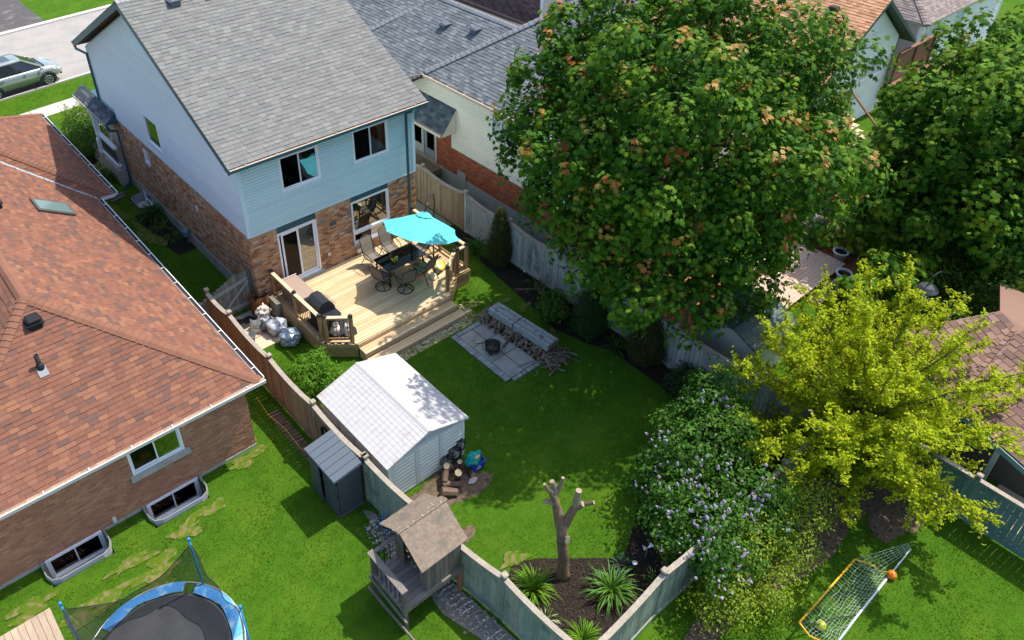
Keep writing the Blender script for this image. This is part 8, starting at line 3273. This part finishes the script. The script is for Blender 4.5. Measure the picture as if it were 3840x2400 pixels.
t = thing('dry_shrub', 'bare dry shrub of pale forked twigs in the dark mulch bed', 'shrub', (7.95, -5.15, 0))
r_ = random.Random(77)
m_twig = mat('pale_twig', (.30, .215, .145), .9, .1, noise=(20, .3))
for i in range(8):
    a = r_.uniform(0, 6.28)
    p = Vector((7.92 + r_.uniform(-.1, .1), -5.2 + r_.uniform(-.1, .1), .0))
    pts = [p]
    d = Vector((math.cos(a) * .7, math.sin(a) * .7, .9)).normalized()
    for k in range(5):
        d = (d + Vector((r_.gauss(0, .45), r_.gauss(0, .45), r_.gauss(-.12, .3)))).normalized()
        pts.append(pts[-1] + d * .20)
    mb = MB()
    mb.tube(pts, [.02, .017, .014, .011, .008, .004], 5)
    for k in (1, 2, 3, 4):
        e = d + Vector((r_.gauss(0, .8), r_.gauss(0, .8), r_.gauss(0, .5)))
        mb.tube([pts[k], pts[k] + e.normalized() * .16, pts[k] + e.normalized() * .26 + Vector((r_.gauss(0, .06), r_.gauss(0, .06), 0))], [.009, .007, .003], 4)
    mb.obj('twig', m_twig, t)

# ------------------------------------------------------------------ grass blades, mulch chips, stones


def inpoly(x, y, poly):
    c = np.zeros(len(x), bool)
    k = len(poly)
    for i in range(k):
        x0, y0 = poly[i]
        x1, y1 = poly[(i + 1) % k]
        if y0 == y1:
            continue
        hit = ((y0 > y) != (y1 > y)) & (x < (x1 - x0) * (y - y0) / (y1 - y0) + x0)
        c ^= hit
    return c


def scatter(x0, x1, y0, y1, dens, g):
    n = int((x1 - x0) * (y1 - y0) * dens)
    return g.uniform(x0, x1, n), g.uniform(y0, y1, n)


AVOID_POLY = [BED, DK, [(-1.5, -2.6), (-1.05, -2.6), (-.75, -4.3), (-.8, -5.6), (-1.5, -5.7)], blob(.55, -9.62, .80, .54, seed=5), blob(-.3, -9.55, 1.05, .5, seed=8), [(-.75, 4.9), (0, 4.9), (0, 8.7), (-.95, 8.5), (-1.0, 6.8)],
              [(-1.9, -8.7), (-1.72, -8.9), (-1.25, -13.5), (-1.1, -15.6), (-1.75, -15.6), (-1.95, -12.6)], blob(5.6, -16.3, 3.5, .8, seed=12), blob(8.6, -17.6, .85, .75, seed=13), blob(-.15, 15.2, 1.3, 2.4, seed=4), [(.6, 12.9), (1.9, 12.9), (2.2, 19.9), (1.0, 19.75)]]
AVOID_RECT = [(1.25, 5.05, -4.7, -3.8), (4.0, 5.42, -7.88, -5.05), (sx0, sx1, sy0, sy1), (cx0, cx1, cy0, cy1), (-1.6, .16, -1.72, .4), (-12, -8.85, -9.4, -6.35), (0, 6.6, 0, 12.5)] + [(a, b, c, d) for a, b, c, d in WELLS]


def grass(name, x0, x1, y0, y1, dens, hgt, seed, thin=None):
    g = np.random.default_rng(seed)
    x, y = scatter(x0, x1, y0, y1, dens, g)
    k = np.ones(len(x), bool)
    for p in AVOID_POLY:
        k &= ~inpoly(x, y, p)
    for a, b, c, d in AVOID_RECT:
        k &= ~((x > a) & (x < b) & (y > c) & (y < d))
    for (a, b, c, d) in PATCH:
        q = ((x - a) / c) ** 2 + ((y - b) / d) ** 2
        k &= ~((q < 1) & (g.random(len(x)) > .3 + .5 * q))
    wv_ = np.sin(x * 1.7 + 1.3 * np.sin(y * 1.1)) * np.sin(y * 1.9 + 1.7 * np.sin(x * .8)) + .5 * np.sin(x * 4.1 + y * 3.3) * np.sin(y * 5.2 - x)
    k &= g.random(len(x)) < .72 + .28 * wv_
    px, py = project(np.stack([x, y, np.zeros_like(x)], 1))
    k &= (px > -80) & (px < 3920) & (py > -80) & (py < 2480)
    x, y, wv_ = x[k], y[k], wv_[k]
    n = len(x)
    V, F = tmpl('blade')
    P = np.stack([x, y, np.full(n, -.003)], 1)
    a = g.random(n) * 6.283
    lean = g.normal(size=(n, 2)) * .35
    T = unitv(np.stack([lean[:, 0], lean[:, 1], np.ones(n)], 1))
    B = unitv(np.stack([np.cos(a), np.sin(a), np.zeros(n)], 1))
    Nn = np.cross(B, T)
    h = hgt * g.uniform(.55, 1.35, n) * (1 + .18 * wv_)
    wd = g.uniform(.010, .018, n)
    W = P[:, None] + V[None, :, 0:1] * (B * wd[:, None])[:, None] + V[None, :, 1:2] * (T * h[:, None])[:, None] + V[None, :, 2:3] * (Nn * h[:, None])[:, None]
    FF = (F[None] + (np.arange(n) * 5)[:, None, None]).reshape(-1, 3)
    me = np_mesh(name, W.reshape(-1, 3), FF)
    me.materials.append(m_blade)
    o = link(name, me, None, kind='stuff')
    return tag(o, label_grass[name], 'grass')


label_grass = {'grass': 'short mown lawn grass of the fenced back yard', 'neighbour_grass': 'sunlit patchy lawn grass of the bungalow yard around the trampoline', 'side_grass': 'shaded grass in the narrow strip between the two houses',
               'rear_grass': 'lawn grass round the soccer goal at the lower right', 'front_grass': 'bright lawn grass along the street sidewalk'}
grass('grass', -1.5, 8.2, -15.3, 1.0, 700, .045, 1)
grass('neighbour_grass', -11, -1.7, -13.6, -5.1, 750, .048, 2)
grass('side_grass', -2.9, -.02, -5.1, 13.5, 450, .05, 3)
grass('rear_grass', 1.0, 10.5, -22, -15.6, 700, .05, 4)
grass('front_grass', -8, 3.2, 13.5, 23.2, 260, .06, 5)
g = np.random.default_rng(15)
x, y = scatter(-1.0, 8.3, -15.3, .6, 260, g)
k = inpoly(x, y, BED)
x, y = x[k], y[k]
n = len(x)
P = np.stack([x, y, g.uniform(.022, .05, n)], 1)
o_ = thing('mulch', 'dark bark mulch chips in the beds along the fences', 'mulch', (4, -8, 0))
leaves(o_, P, g.normal(size=(n, 3)) * .5 + np.array([0, 0, 1]), g.uniform(.02, .05, n), 'scale', m_chip, many='mulch_chips', wide=2.0)
o_['kind'] = 'stuff'
P = []
for i in range(700):
    yv = g.uniform(-15.4, -9.2)
    xc_ = -2.05 + (yv + 9) * -.115 if yv > -13 else -1.6
    s = g.uniform(.02, .05)
    P.append((Vector((xc_ + g.normal() * .16, yv, .012)), Vector((s, s * .3, 0)), Vector((-s * .3, s, 0)), Vector((0, 0, s * .7))))
o_ = thing('gravel', 'grey gravel strip along the outside of the green fence', 'gravel', (-1.8, -12, 0))
pieces(o_, 'stone', P, m_stonechip, 'box', 0, 'gravel_stones')
P = []
for i in range(420):
    x = g.uniform(1.3, 5.4)
    yv = -4.72 + g.normal() * .06 if x < 5.1 else g.uniform(-4.8, -4.0)
    s = g.uniform(.018, .04)
    P.append((Vector((x, yv, .018)), Vector((s, s * .3, 0)), Vector((-s * .3, s, 0)), Vector((0, 0, s * .6))))
o_ = thing('gravel', 'pale gravel scattered along the foot of the deck steps', 'gravel', (3.3, -4.7, 0))
pieces(o_, 'stone', P, mat('cream_stone', [(.52, .46, .32), (.42, .37, .24), (.60, .54, .40)], .9, .2), 'box', 0, 'gravel_stones')
